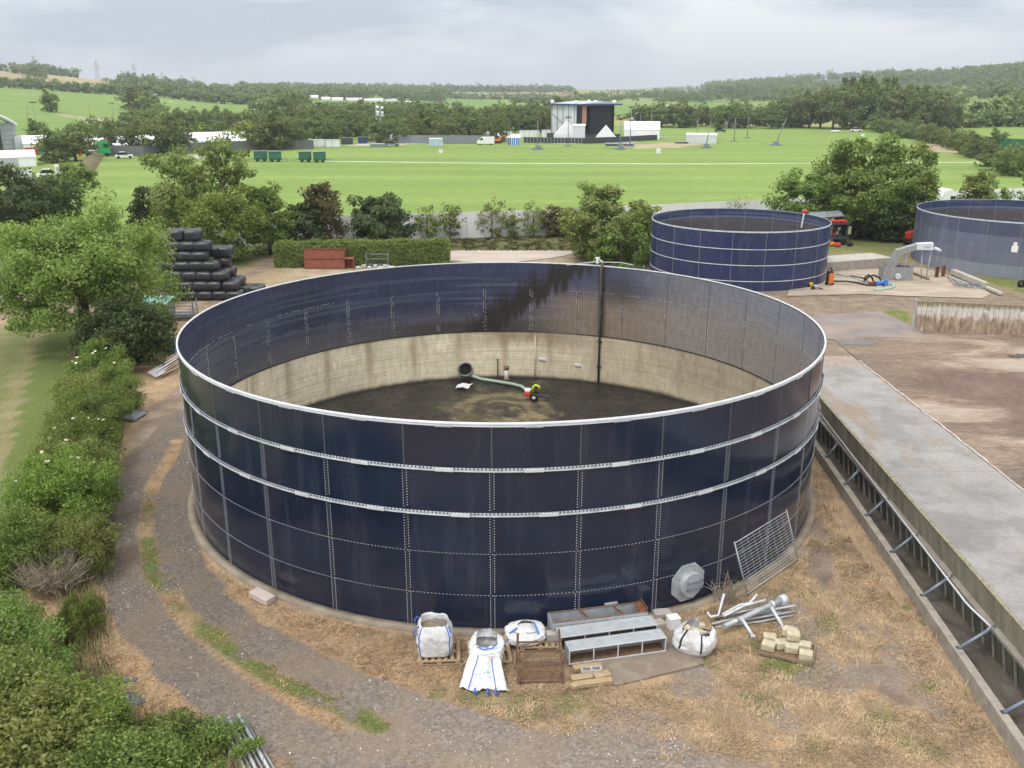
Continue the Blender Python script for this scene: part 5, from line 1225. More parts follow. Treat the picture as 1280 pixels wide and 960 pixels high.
# third bag, nearly empty, lying on a pallet by the tank
pallet((gp(664, 806).x + .25, 23.85, .02), R_(2), 'wooden pallet under the flattened white bag', 'wood')
b3 = empty('bulk_bag', (gp(655, 806).x, 23.75, .16), R_(6), 'flattened empty white bulk bag lying between the pallet and the mesh cage', 'bulk bag')
me, VV = bag_mesh('bag_body', 1.0, .42, 13, 'white_fabric', .55, .25, .16, .10, (.08, .12), 2.8, .78, .2, wr=1.8); link(bpy.data.objects.new('bag_body', me), b3)
disc('crumpled_top', .34, .33, .07, 'white_fabric', b3, 6, loc=(.06, .08), d=.26)
for pth in ([(-.50, -.1, .1), (-.42, -.05, .28), (-.2, 0, .40)], [(.42, -.30, .12), (.40, -.18, .32), (.33, .05, .44), (.30, .2, .46)]): strip(pth, .05, 'blue_strap', 'blue_seam', b3, (0, -.6, .7))
m = MB(); m.tube([(-.46, -.2, .2), (-.62, -.3, .1), (-.58, -.36, -.05), (-.50, -.34, -.12)], .025, 6); m.build('lifting_loop', M['blue_strap'], b3)
# rusty mesh cage
cg = empty('mesh_cage', (gp(675, 845).x, 22.30, 0), R_(2), 'rusty brown wire-mesh stillage cage between the white bags and the troughs', 'cage')
W_, D_, H_ = 1.22, .95, .92
for i, (x, y, hh, tl) in enumerate(((-W_ / 2, -D_ / 2, 1.08, .03), (W_ / 2, -D_ / 2, 1.02, -.02), (-W_ / 2, D_ / 2, 1.0, .02), (W_ / 2, D_ / 2, 1.12, -.10))):
    m = MB(); m.box((x, y, hh / 2), (.065, .065, hh), (0, tl, 0)); m.build('post', M['rust_brown'], cg)
for y in (-D_ / 2, D_ / 2):
    m = MB()
    for z in (.10, .42, .72): m.box((0, y, z), (W_ - .07, .04, .04), (0, random.uniform(-.02, .02), 0))
    m.build('rail', M['rust_brown'], cg)
for x in (-W_ / 2, W_ / 2):
    m = MB()
    for z in (.10, .72): m.box((x, 0, z), (.04, D_ - .07, .04))
    m.build('rail', M['rust_brown'], cg)
def grid(mb, o, u, v, nu, nv, r):
    o, u, v = Vector(o), Vector(u), Vector(v)
    for k in range(nu + 1): q = o + u * (k / nu); mb.cyl(q, q + v, r, r, 4, False)
    for k in range(nv + 1): q = o + v * (k / nv); mb.cyl(q, q + u, r, r, 4, False)
for y in (-D_ / 2, D_ / 2):
    m = MB(); grid(m, (-W_ / 2 + .03, y + .03, .12), (W_ - .06, 0, 0), (0, 0, .58), 11, 6, .0026); m.build('mesh_side', M['rust_brown'], cg)
for x in (-W_ / 2, W_ / 2):
    m = MB(); grid(m, (x, -D_ / 2 + .03, .12), (0, D_ - .06, 0), (0, 0, .58), 9, 6, .0026); m.build('mesh_side', M['rust_brown'], cg)
m = MB(); m.box((0, 0, .08), (W_ - .05, D_ - .05, .03)); m.build('base_plate', M['rust_brown'], cg)
m = MB(); m.box((.05, .1, .40), (.9, .06, .03), (0, .03, .1)); m.build('loose_slat', M['wood_old'], cg)
# concrete slab and the three troughs
Q = [gp(*q) for q in ((700, 803), (786, 770), (868, 786), (880, 832), (770, 859), (736, 846))]
tag(MB().poly([(q.x, q.y) for q in Q], -.05, .07).build('concrete_slab', M['slab_small'] if 'slab_small' in M else M['concrete']), 'thin square concrete slab under the galvanised troughs', 'slab')
ang = math.atan2(.67, 2.86)
def trough_up(name, loc, rz, L, W, Hh, label):
    e_ = empty(name, loc, rz, label, 'trough'); t_ = .025; mat = M['galv']
    m = MB(); m.box((L / 2, W / 2, t_ / 2), (L, W, t_)); m.build('base_sheet', M['galv_dark'], e_)
    for y in (t_ / 2, W - t_ / 2):
        m = MB(); m.box((L / 2, y, Hh / 2 + t_ / 2), (L - .002, t_, Hh - t_ - .004)); m.build('side_sheet', mat, e_)
    m = MB(); m.box((t_ / 2, W / 2, Hh / 2 + .012), (t_ + .004, W - 2 * t_ - .004, Hh - t_)); m.build('end_sheet', mat, e_)
    m = MB(); m.box((L - t_ / 2, W / 2, Hh / 2 + .08), (t_ + .004, W - 2 * t_ - .004, Hh + .1)); m.box((L - .13, W / 2, Hh + .02), (.2, W - .06, .03), (0, -.5, 0)); m.build('rusty_end', M['rust'], e_)
    for y in (.02, W - .02):
        m = MB(); m.box((L / 2, y, Hh + .006), (L, .05, .018)); m.build('rim', M['rust_brown'], e_)
    for x in (L * .36, L * .72):
        m = MB(); m.box((x, W / 2, Hh - .01), (.04, W - .05, .03), (0, 0, .3)); m.build('cross_tie', M['rust'], e_)
    return e_
def trough_side(name, loc, rz, L, W, Hh, label, div=4):
    e_ = empty(name, loc, rz, label, 'trough'); t_ = .02
    m = MB(); m.box((L / 2, W / 2, Hh - t_ / 2), (L, W, t_)); m.build('top_sheet', M['galv_pale'] if 'galv_pale' in M else M['galv'], e_)
    m = MB(); m.box((L / 2, W / 2, t_ / 2), (L, W, t_)); m.build('base_sheet', M['rust_brown'], e_)
    m = MB(); m.box((L / 2, W - t_ / 2, Hh / 2), (L - .002, t_ - .002, Hh - 2 * t_ - .004)); m.build('back_sheet', M['concrete'], e_)
    for x in (t_ / 2, L - t_ / 2):
        m = MB(); m.box((x, W / 2 - .01, Hh / 2), (t_ - .002, W - t_ - .02, Hh - 2 * t_ - .004)); m.build('end_sheet', M['galv'], e_)
    m = MB(); m.box((L / 2, -.012, .02), (L + .01, .02, .035)); m.box((L / 2, -.012, Hh - .018), (L + .01, .02, .03)); m.box((.012, -.012, Hh / 2), (.03, .018, Hh - .06)); m.box((L - .012, -.012, Hh / 2), (.03, .018, Hh - .06)); m.build('front_frame', M['galv_light'], e_)
    for k in range(1, div):
        m = MB(); m.box((L * k / div, -.006, Hh / 2), (.03, .02, Hh - .06)); m.build('divider', M['galv_light'], e_)
    return e_
f0 = gp(711, 831, .07)
M['galv_pale'] = pmat('weathered_pale_galvanised', (.46, .50, .53), .5, .12, 3, .2, .4, (.34, .35, .34), .5)
trough_side('feed_trough', (f0.x, f0.y, .075), ang, 2.92, .46, .47, 'front galvanised trough lying on its side with four open bays facing the track')
trough_side('feed_trough', (f0.x - .22, f0.y + .62, .075), ang, 2.98, .50, .50, 'middle galvanised trough lying close behind the one with open bays')
trough_up('water_trough', (f0.x - .42, f0.y + 1.16, .075), ang - R_(1), 2.95, .60, .60, 'open-topped galvanised trough with rusty rim, nearest to the tank wall')
# timber offcuts and a hollow block on the straw
for (x, y, l, wd, rz, lab) in ((734, 838, .82, .22, .08, 'pale timber offcut nearest to the front trough'), (727, 851, .62, .24, .15, 'pale timber offcut left below the hollow block'), (752, 848, .48, .26, .3, 'short pale timber offcut right of the hollow block'),
                            (744, 857, .95, .20, .16, 'longest pale timber offcut at the front of the small heap'), (719, 861, .26, .20, .5, 'small square timber end at the front of the heap')):
    p = gp(x, y); o = MB().box((0, 0, .07), (l, wd, .13), bev=.012).build('timber_offcut', M['wood']); o.location = (p.x, p.y, .03); o.rotation_euler = (0, random.uniform(-.03, .05), rz + .06); tag(o, lab, 'timber', 'timber heap by the troughs')
p = gp(739, 845); e_ = empty('hollow_block', (p.x, p.y, .03), .12, 'grey hollow concrete block among the timber offcuts', 'block')
m = MB()
for x in (-.27, 0, .27): m.box((x, 0, .11), (.06, .22, .22))
for y in (-.09, .09):
    for x in (-.135, .135): m.box((x, y, .11), (.208, .04, .215))
m.build('block', M['concrete_pale'], e_)
# bag of cream stones and a small white tub
b4 = empty('bulk_bag', (gp(866, 808).x - .02, 23.55, .02), R_(-28), 'tilted white bulk bag with black straps, open and full of cream stones', 'bulk bag')
me, VV = bag_mesh('bag_body', 1.02, .66, 23, 'white_fabric', .22, -.12, .22, .10, (.10, -.02), 3.0, .9, .45, wr=1.3); link(bpy.data.objects.new('bag_body', me), b4)
rs = random.Random(9)
for k in range(16):
    a = rs.uniform(0, 6.28); r = rs.uniform(0, .30); m = MB(); m.box((0, 0, 0), (rs.uniform(.14, .24), rs.uniform(.12, .2), rs.uniform(.10, .16)), (rs.uniform(-.6, .6), rs.uniform(-.6, .6), rs.uniform(0, 3)), bev=.03)
    o = m.build('stone', M['cream_stone'], b4); o.location = (.10 + r * math.cos(a) * 1.1, .02 + r * math.sin(a), .50 + rs.uniform(0, .12))
for k in (49, 60, 24): strip([Vector((VV[i, k, 0] * 1.02, VV[i, k, 1] * 1.02, VV[i, k, 2])) for i in range(8, 26)], .05, 'black_strap', 'strap', b4)
p = gp(841, 786); m = MB(); m.box((0, 0, .17), (.36, .32, .34), 0, (.92, .92), bev=0); o = m.build('tub', M['white']); o.location = (p.x, p.y, .06); o.rotation_euler = (0, 0, .3)
m = MB(); m.box((0, 0, .355), (.37, .33, .03), bev=.01); m.build('lid', M['white'], o); tag(o, 'small white plastic tub beside the bag of cream stones', 'tub')
for (x, y, l, rz, lab) in ((827, 770, .55, .15, 'mossy concrete block at the tank foot behind the troughs'), (822, 783, .42, .3, 'flat grey paving piece between the troughs and the white tub')):
    p = gp(x, y); o = MB().box((0, 0, .08), (l, .34, .16), bev=.02).build('concrete_block', M['concrete_pale']); o.location = (p.x, p.y, .02); o.rotation_euler = (0, 0, rz); tag(o, lab, 'block')
p = gp(689, 805); o = MB().box((0, 0, .2), (.30, .26, .40), bev=.015).build('concrete_block', M['concrete_pale']); o.location = (p.x, p.y, 0); o.rotation_euler = (0, 0, .1); tag(o, 'grey upright block at the left end of the open trough', 'block')
# wire mesh fence panel leaning on the tank
A = gp(935, 746); B = gp(998, 702); ctr = Vector((C1[0], C1[1], 0))
dirp = (B - A).normalized(); inw = Vector((-dirp.y, dirp.x, 0)); 
if (ctr - A).dot(inw) < 0: inw = -inw
hgt = 1.75; ln_ = (B - A).length
mfp = empty('leaning_fence', A, math.atan2(dirp.y, dirp.x), 'galvanised wire mesh fence panel leaning against the tank', 'fence panel')
tilt = None
for tt in np.arange(0.0, .9, .02):
    tp = A + inw * (math.sin(tt) * 2.0) + Vector((0, 0, math.cos(tt) * 2.0)); tq = B + inw * (math.sin(tt) * 2.0)
    mdp = (A + B) / 2 + inw * (math.sin(tt) * 2.0)
    if min((mdp - ctr).xy.length, (tp - ctr).xy.length, (tq - ctr).xy.length) < R1 + .12: break
    tilt = tt
up = Vector((-.22, math.sin(tilt or 0), math.cos(tilt or 0))) * 2.0
m = MB(); m.cyl((0, 0, -.02), up + Vector((0, 0, .02)), .021, .021, 8); m.build('tube', M['galv'], mfp)
m = MB(); m.cyl((ln_, 0, -.02), Vector((ln_, 0, 0)) + up * 1.02, .021, .021, 8); m.build('tube', M['galv'], mfp)
m = MB(); m.cyl(up * .985, Vector((ln_, 0, 0)) + up * .985, .016, .016, 8); m.cyl(up * .06, Vector((ln_, 0, 0)) + up * .06, .016, .016, 8); m.build('rail', M['galv'], mfp)
m = MB(); grid(m, up * .07, (ln_, 0, 0), up * .91, 9, 1, .0042); grid(m, up * .07, (ln_, 0, 0), up * .91, 1, 17, .0075); m.build('wire_mesh', M['galv'], mfp)
# heap of galvanised tube by the hatch
def W(px, py, z): return gp(px, py, z)
pl = empty('lamp_post', W(940, 770, .0), 0, 'thick grey steel post with stub arms lying on the heap of tubes', 'post'); o0 = Vector(pl.location)
m = MB(); a, b = W(905, 783, .30) - o0, W(975, 751, .42) - o0; m.cyl(a, b, .085, .085, 14); m.build('pole', M['galv'], pl)
m = MB(); d = (b - a).normalized(); m.cyl(b, b + d * .22, .15, .15, 16); m.cyl(b - d * .4, b - d * .32, .12, .12, 14); m.build('base_flange', M['galv_light'], pl)
m = MB(); m.cyl(a + d * .5, a + d * .56, .11, .11, 14); m.build('collar', M['galv_dark'], pl)
for (p0, p1) in (((927, 773, .36), (941, 795, .05)), ((964, 759, .42), (979, 784, .06))):
    m = MB(); q0, q1 = W(*p0) - o0, W(*p1) - o0; m.cyl(q0, q1, .05, .05, 10); m.box(tuple(q1), (.13, .13, .05)); m.build('arm', M['galv_light'], pl)
rs = random.Random(31); labs = ('bent white tube sticking up at the left of the tube heap', 'straight tube at the back of the tube heap', 'bent tube crossing over the tube heap', 'tube end sticking out at the right of the heap', 'lower tube end at the right of the heap', 'tube lying deepest under the grey post', 'short tube pointing at the mesh panel', 'thin tube lying at the front of the heap')
for k, pts_ in enumerate((((884, 765, .35), (888, 771, .25), (898, 769, .22), (905, 742, .8)), ((893, 772, .1), (960, 758, .12), (985, 756, .12)), ((903, 768, .3), (925, 756, .4), (937, 754, .45), (946, 743, .65)), ((935, 767, .2), (994, 757, .22)), ((930, 775, .1), (995, 764, .1)),
                        ((890, 780, .1), (940, 768, .1), (975, 765, .1)), ((905, 770, .45), (930, 757, .5), (957, 750, .55)), ((895, 784, .05), (950, 777, .05), (992, 769, .05)))):
    m = MB(); m.tube([W(*q) for q in pts_], .038 if k != 7 else .03, 9); o = m.build('steel_tube', M['galv_light'] if k in (0, 2, 3, 6) else M['galv']); tag(o, labs[k], 'tube', 'heap of steel tubes')
# cream blocks on a broken tray
p = gp(983, 815); tr_ = empty('broken_tray', (p.x, p.y, .0), R_(-22), 'low rusty tray holding the cream blocks', 'tray')
m = MB(); m.box((0, 0, .06), (1.5, .95, .03)); m.build('base_sheet', M['rust_brown'], tr_)
for y in (-.48, .48):
    m = MB(); m.box((0, y, .09), (1.52, .04, .09)); m.build('side_rail', M['wood_old'], tr_)
m = MB(); m.box((.76, 0, .10), (.04, .92, .12)); m.build('end_rail', M['wood_old'], tr_)
mt_ = Matrix.Translation(tr_.location) @ Matrix.Rotation(R_(-22), 4, 'Z')
bl = [(-.52, .22, 0, .2, 'cream block at the back left of the tray'), (-.50, -.18, 0, -.1, 'cream block at the front left of the tray'), (-.16, .05, 0, .5, 'cream block in the middle of the tray, turned'), (.10, .33, 0, .1, 'cream block at the back of the tray under a second one'), (.14, -.03, 0, .05, 'cream block in front of the stacked pair'),
      (.46, .18, 0, .1, 'cream block at the back right of the tray'), (.55, -.26, 0, .05, 'cream block at the front right corner of the tray'), (.12, .20, .27, .2, 'cream block lying on top of the others'), (.02, .36, .27, -.3, 'upper cream block standing on edge at the back')]
for x, y, z, a, lab in bl:
    m = MB(); m.box((0, 0, .12), (.38, .30, .23), (0, 0, 0), bev=.025); m.box((0, -.142, .13), (.20, .012, .10)); v = mt_ @ Vector((x, y, .08 + z)); o = m.build('clay_block', M['cream_stone']); o.location = v; o.rotation_euler = (random.uniform(-.05, .05), random.uniform(-.05, .05), a - .38); tag(o, lab, 'block', 'cream blocks on the tray')
# left side bits
p = gp(328, 750); o = MB().box((0, 0, .13), (.85, .40, .24), (0, .06, 0), bev=.03).build('stone_block', M['pink_stone']); o.location = p; o.rotation_euler = (0, 0, R_(-34)); tag(o, 'pale pinkish concrete block lying at the left foot of the tank', 'block')
for k in range(7):
    a = gp(268 + k * 6, 897 - (k % 3) * 2, .12 + .05 * (k % 2)); b = gp(305 + k * 8, 978, .10 + .05 * (k % 2)); m = MB(); m.tube([a, a.lerp(b, .5), b], .035 + .012 * (k % 2), 8)
    tag(m.build('scaffold_tube', M['galv'] if k % 2 else M['galv_dark']), 'weathered grey tube of the bundle at the bottom edge, ' + ORD[k], 'tube', 'bundle of grey tubes at the bottom left')
p = gp(166, 522); o = MB().box((0, 0, .12), (.95, 1.25, .04), (.05, .06, 0)).build('metal_sheet', M['galv_dark']); m = MB(); m.box((0, -.60, .15), (.95, .05, .05)); m.box((0, .60, .17), (.95, .05, .05)); m.build('edge_rail', M['galv_dark'], o); o.location = (p.x, p.y, 0); o.rotation_euler = (0, 0, -.18); tag(o, 'flat grey metal sheet lying at the edge of the hedge', 'metal sheet')
rs = random.Random(17)
labs = ['pale lath', 'brown lath', 'rusty rod']
for k in range(20):
    u = k / 19; a = gp(184 + u * 12, 466 + u * 6, .15 + .05 * (k % 3)); b = gp(222 + rs.uniform(-6, 4), 441 + u * 18, .9 - .6 * u + rs.uniform(-.1, .1)); m = MB(); m.tube([a, b], .035 if k % 3 else .05, 5)
    o = m.build('scrap_lath', M[('wood', 'rust_brown', 'galv_light')[k % 3]]); tag(o, ('pale wooden lath', 'brown rusty rod', 'light grey metal strip')[k % 3] + ' in the scrap heap left of the tank, ' + ORD[k // 3], 'lath', 'scrap heap left of the tank')
p = gp(217, 441); e_ = MB().lathe((0, 0, 0), [(0, 0), (.30, 0), (.31, .05), (.31, .28), (.29, .30), (.29, .60), (.31, .62), (.31, .85), (.28, .88), (0, .88)], 20).build('blue_drum', M['blue_paint']); e_.location = (p.x, p.y, .0); tag(e_, 'small blue drum half hidden behind the left rim of the large tank', 'drum')
# shed with aqua roof, slat fence, steel crate
p = gp(188, 402); sh = empty('low_shed', (p.x - .6, p.y + 1.2, 0), R_(4), 'low shed with aqua corrugated roof under the large bright tree', 'shed')
m = MB(); m.box((0, 0, .55), (3.2, 2.2, 1.1)); m.build('wall', M['concrete_dark'], sh)
n = 64; X = np.linspace(-1.7, 1.7, n); A_, B_ = np.meshgrid(X, np.array([-1.25, 1.25])); Zz = 1.2 + .12 * (B_ + 1.25) / 2.5 + .03 * np.sin(A_ * 2 * math.pi / .16); i = np.arange(2 * n).reshape(2, n)
o = np_obj('roof', np.stack([A_, B_, Zz], -1).reshape(-1, 3), np.stack([i[0, :-1], i[0, 1:], i[1, 1:], i[1, :-1]], -1), M['aqua'], sh, smooth=True)
A, B = gp(198, 372), gp(214, 412); sf = empty('slat_fence', A, math.atan2(B.y - A.y, B.x - A.x), 'broken white slatted fence beside the aqua-roofed shed', 'fence'); ln_ = (B - A).length
for k in range(24):
    m = MB(); m.box((ln_ * (k + .5) / 24, 0, .38), (.12, .025, .76 * random.uniform(.7, 1.05)), (random.uniform(-.12, .12), random.uniform(-.1, .1), 0)); m.build('slat', M['white'], sf)
m = MB(); m.box((ln_ / 2, .035, .5), (ln_, .03, .06)); m.build('rail', M['white'], sf)
p = gp(228, 401); cr_ = empty('steel_crate', (p.x, p.y + .5, 0), R_(2), 'empty grey steel frame crate standing before the black bales', 'crate')
for x in (-.8, .8):
    for y in (-.5, .5):
        m = MB(); m.box((x, y, .72), (.07, .07, 1.44)); m.build('post', M['galv_dark'], cr_)
for y in (-.5, .5):
    m = MB()
    for z in (.08, .62, 1.05): m.box((0, y, z), (1.53, .05, .05))
    m.build('rail', M['galv_dark'], cr_)
for x in (-.8, .8):
    m = MB()
    for z in (.08, .62, 1.05): m.box((x, 0, z), (.05, .93, .05))
    m.build('rail', M['galv_dark'], cr_)
m = MB(); m.box((0, 0, .30), (1.4, .85, .38), bev=.08); m.build('grey_lining', M['galv_dark'], cr_)
# --- stack of wrapped bales
def bale_mesh(seed, ln, dp, h, nexp=3.6):
    n = 28; th = np.linspace(0, 2 * math.pi, n, endpoint=False); ct, st_ = np.cos(th), np.sin(th); rad = (np.abs(ct) ** nexp + np.abs(st_) ** nexp) ** (-1 / nexp); V = []
    us = [-1, -.985, -.93, -.82, -.6, -.3, 0, .3, .6, .82, .93, .985, 1]
    for u in us:
        k = (1 - abs(u) ** 7) ** (1 / 3.2) if abs(u) < 1 else .02
        nz = 1 + (fbm(th * 1.7 + seed * 7, np.full(n, u * 3 + seed), 3, 3) - .5) * .13
        V.append(np.stack([np.full(n, u * ln / 2) + (fbm(th * 2 + seed, np.full(n, u * 2.), 8) - .5) * .05, rad * ct * dp / 2 * k * nz, h / 2 + rad * st_ * h / 2 * k * nz], -1))
    V = np.concatenate(V); m = len(us); i = np.arange(m * n).reshape(m, n); j = np.roll(i, -1, 1)
    return np_mesh('silage_bale', V, np.stack([i[:-1], i[1:], j[1:], j[:-1]], -1).reshape(-1, 4), M['bale'], smooth=True)
bms = [bale_mesh(s, 1.30 + .07 * math.sin(s * 5), 1.25, .81, 2.7) for s in range(4)] + [bale_mesh(9, 1.2, 1.5, .88, 5.0)]
rowsb = [  # row z index, pixel centres x, y centre, setback, variant set, words
    (0, (205, 223, 241, 259, 277, 295), 0, 'bottom'), (1, (217, 235, 253, 270, 290), 0.1, 'second'), (2, (204, 222, 240, 257, 277), .25, 'third'), (3, (212, 230, 248, 265), .4, 'fourth'), (4, (215, 233, 251), .55, 'fifth'), (5, (220, 237, 255), .75, 'sixth')]
nth = ['rightmost', 'second from the right', 'third from the right', 'fourth from the right', 'fifth from the right', 'sixth from the right', 'seventh from the right']
for r, pxs, sb, wd in rowsb:
    Y = 70.5 + sb
    for k, px in enumerate(sorted(pxs, reverse=True)):
        z = .74 * r; sc_ = (Y * math.cos(_T) + (CAM_H - z) * math.sin(_T)) / FPX
        o = link(bpy.data.objects.new('silage_bale', bms[random.randrange(4)])); o.location = ((px - 640) * sc_, Y + random.uniform(-.08, .08), z); o.rotation_euler = (random.uniform(-.03, .03), random.uniform(-.03, .03), random.uniform(-.05, .05))
        tag(o, f'black wrapped bale, {nth[k]} in the {wd} course of the stack front', 'bale', 'black wrapped silage bales in the stack')
back = [(0, 308, 'square-ended black bale at the right end behind the lowest course'), (1, 297, 'black bale behind the right end of the second course'), (2, 286, 'black bale behind the right end of the third course'), (3, 279, 'black bale behind the right end of the fourth course'), (0, 322, 'low black bale furthest to the right of the stack'), (4, 270, 'black bale behind the right end of the fifth course'), (4, 283, 'black bale peeping out behind the fifth course, right of the others')]
for r, px, lab in back:
    Y = 72.0 + .2 * r; z = .74 * r; sc_ = (Y * math.cos(_T) + (CAM_H - z) * math.sin(_T)) / FPX
    o = link(bpy.data.objects.new('silage_bale', bms[4 if r in (0, 4) else 2])); o.location = ((px - 640) * sc_, Y, z); o.rotation_euler = (0, 0, random.uniform(-.1, .1)); tag(o, lab, 'bale', 'black wrapped silage bales in the stack')
for px, lab in ((223, 'square black bale on the very top of the stack, the left one'), (243, 'square black bale on the very top of the stack, the right one'), (205, 'black bale beside the top pair, lower left')):
    z = .74 * (6 if px > 210 else 5.6); Y = 71.6 if px > 210 else 72.2; sc_ = (Y * math.cos(_T) + (CAM_H - z) * math.sin(_T)) / FPX
    o = link(bpy.data.objects.new('silage_bale', bms[4])); o.location = ((px - 640) * sc_, Y, z if px > 210 else .74 * 5); tag(o, lab, 'bale', 'black wrapped silage bales in the stack'); o.rotation_euler = (0, 0, -.04)
    # what carries it, hidden behind the front courses
for r in range(6):
    for px in ((215, 240) if r > 2 else (200, 225, 250)):
        Y = 72.3 + .1 * r; z = .74 * r; sc_ = (Y * math.cos(_T) + (CAM_H - z) * math.sin(_T)) / FPX
        if r < 5: continue
        o = link(bpy.data.objects.new('silage_bale', bms[1])); o.location = ((px - 640) * sc_, Y, z); tag(o, 'black wrapped bale in the second rank of the top course, ' + ('left one' if px < 230 else 'right one'), 'bale', 'black wrapped silage bales in the stack')
for px, y, lab in ((-4, 366, 'dark wrapped bale cut off by the left edge, the upper one'), (-2, 388, 'dark wrapped bale cut off by the left edge, the lower one')):
    p = gp(px, y); o = link(bpy.data.objects.new('silage_bale', bms[4])); o.location = p; tag(o, lab, 'bale')
p = gp(14, 352); o = MB().box((0, 0, .9), (2.2, .10, 1.8), (.25, 0, 0)).build('sheet_stack', M['galv']); m = MB()
for k in range(8): m.box((-1 + k * .28, -.23, .9), (.05, .05, 1.7), (.25, 0, 0))
m.build('ridges', M['galv_dark'], o); o.location = p; tag(o, 'grey ribbed metal sheets leaning up at the left edge behind the bright tree', 'metal sheets')
# --- red steel box, rack and rubble before the clipped hedge
p = gp(406, 336); sk_ = empty('steel_box', (p.x, p.y + .7, 0), R_(1), 'rust-red steel tipping box standing before the clipped hedge', 'steel box')
m = MB(); m.box((0, -.7, .92), (3.62, .06, 1.84)); m.build('front_sheet', M['red_oxide'], sk_)
for x in (-1.80, 1.80):
    m = MB(); m.box((x, 0, .85), (.06, 1.33, 1.7)); m.build('end_sheet', M['red_oxide'], sk_)
m = MB(); m.box((0, .7, .8), (3.62, .06, 1.6)); m.build('back_sheet', M['red_oxide'], sk_)
m = MB(); m.box((0, -.755, .93), (3.5, .05, .09)); m.box((0, -.75, 1.80), (3.66, .06, .07)); m.box((0, -.75, .06), (3.62, .06, .1)); m.build('rib', M['rust'], sk_)
m = MB(); m.box((2.25, -.55, .95), (.8, .9, .06)); m.box((2.62, -.55, .48), (.06, .9, .9)); m.box((2.25, -.15, .48), (.7, .05, .9)); m.build('side_tray', M['red_oxide'], sk_)
p = gp(472, 334); rk = empty('pipe_rack', (p.x, p.y, 0), 0, 'low dark steel rack standing before the clipped hedge', 'rack')
for x in (-1.0, 1.0):
    m = MB(); m.cyl((x, 0, 0), (x, 0, 1.35), .04, .04, 8); m.cyl((x, 0, 1.32), (x * 1.05, -.15, 1.45), .035, .035, 6); m.build('post', M['galv_dark'], rk)
for z in (.25, .75, 1.2):
    m = MB(); m.cyl((-1, 0, z), (1, 0, z), .035, .035, 8); m.build('rail', M['galv_dark'], rk)
for k in range(7):
    p = gp(448 + k * 7, 336 - (k % 2) * 2); o = MB().box((0, 0, .12), (random.uniform(.3, .6), .35, .25), (0, .1, random.uniform(0, 3)), bev=.05).build('rubble_stone', M['stone_white']); o.location = p; tag(o, 'pale rubble stone below the dark rack, ' + ORD[k], 'stone', 'rubble by the rack')
# gauge bracket on the far rim of the large tank
ph = math.pi - .40; e_ = empty('rim_gauge', (C1[0] + R1 * math.sin(ph), C1[1] - R1 * math.cos(ph), 6.72), 0, 'white valve bracket fixed on the far rim of the large tank', 'gauge')
m = MB(); m.cyl((0, 0, 0), (0, 0, .35), .06, .06, 10); m.box((0, 0, .38), (.22, .12, .08)); m.cyl((.05, 0, .32), (.3, 0, .18), .035, .035, 8); m.build('bracket', M['white'], e_)
m = MB(); m.tube([(-1.6, .5, -.1), (-.2, .35, .1), (1.2, .1, .12), (1.9, -.3, .05)], .03, 6); m.build('rail', M['galv'], e_)
# --- what lies in the big tank
pp = W(578, 456, .65); ppp = empty('outlet_pipe', pp, 0, 'round dark outlet opening low in the far wall of the large tank', 'outlet')
dvo = (pp.xy - Vector((C1[0], C1[1]))); phx = math.atan2(dvo.x, -dvo.y); rw = R1 - .09
ppp.location = (C1[0] + rw * math.sin(phx), C1[1] - rw * math.cos(phx), .78); ppp.rotation_euler = (0, 0, phx)
m = MB(); m.lathe((0, 0, 0), [(.34, .0), (.42, .0), (.42, .12), (.34, .12), (.34, 0)], 28, 'Y'); m.build('flange', M['galv_dark'], ppp)
m = MB(); m.lathe((0, 0, 0), [(0, .03), (.35, .03)], 24, 'Y'); m.build('mouth', M['black'], ppp)
hz_ = [(576, 459, .75), (580, 466, .42), (590, 470, .34), (602, 474, .33), (622, 477, .33), (640, 480, .34), (652, 483, .36), (660, 489, .42)]
m = MB(); m.tube([W(*q) for q in hz_], .085, 12); tag(m.build('suction_hose', M['hose_green']), 'thick pale green hose running from the outlet to the small machine in the tank', 'hose')
mc = empty('slurry_pump', W(665, 500, .25), R_(-12), 'small red and white wheeled pump with a lime hood standing in the sludge', 'pump'); mc.scale = (.8, .8, .8)
m = MB(); m.box((-.28, 0, .42), (.42, .5, .30), bev=.05); m.build('engine_cover', M['red'], mc)
m = MB(); m.box((-.28, 0, .66), (.36, .44, .16), bev=.04); m.build('top_cover', M['white'], mc)
for y in (-.32, .32):
    w_ = MB().lathe((0, 0, 0), [(.12, -.06), (.25, -.06), (.28, -.03), (.28, .03), (.25, .06), (.12, .06)], 22, 'Y').build('wheel', M['black'], mc); w_.location = (.18, y, .27)
    h2 = MB().lathe((0, 0, 0), [(0, -.045), (.12, -.045), (.12, .045), (0, .045)], 14, 'Y').build('rim', M['white'], w_)
m = MB(); m.tube([(.02, 0, .45), (.05, 0, .85), (.2, 0, 1.02), (.42, 0, .98), (.52, 0, .78)], .075, 8); m.build('lime_hood', M['lime'], mc)
m = MB(); m.box((.60, 0, .32), (.9, .30, .12), (0, .1, 0)); m.box((1.0, 0, .24), (.35, .46, .10)); m.build('scraper_arm', M['dark_steel'], mc)
m = MB(); m.tube([(-.1, -.1, .6), (.4, -.2, .9), (.9, -.1, .5)], .02, 5); m.build('cable', M['black'], mc)
p = W(633, 475, .25); o = empty('stand_pipe', p, 0, 'short white-topped standpipe in the sludge near the far wall', 'pipe'); m = MB(); m.cyl((0, 0, -.1), (0, 0, .75), .11, .11, 12); m.build('pipe', M['white'], o); m = MB(); m.cyl((0, 0, .62), (0, 0, .8), .15, .15, 12); m.cyl((0, 0, -.05), (0, 0, .1), .17, .15, 12); m.build('collar', M['rust_brown'], o)
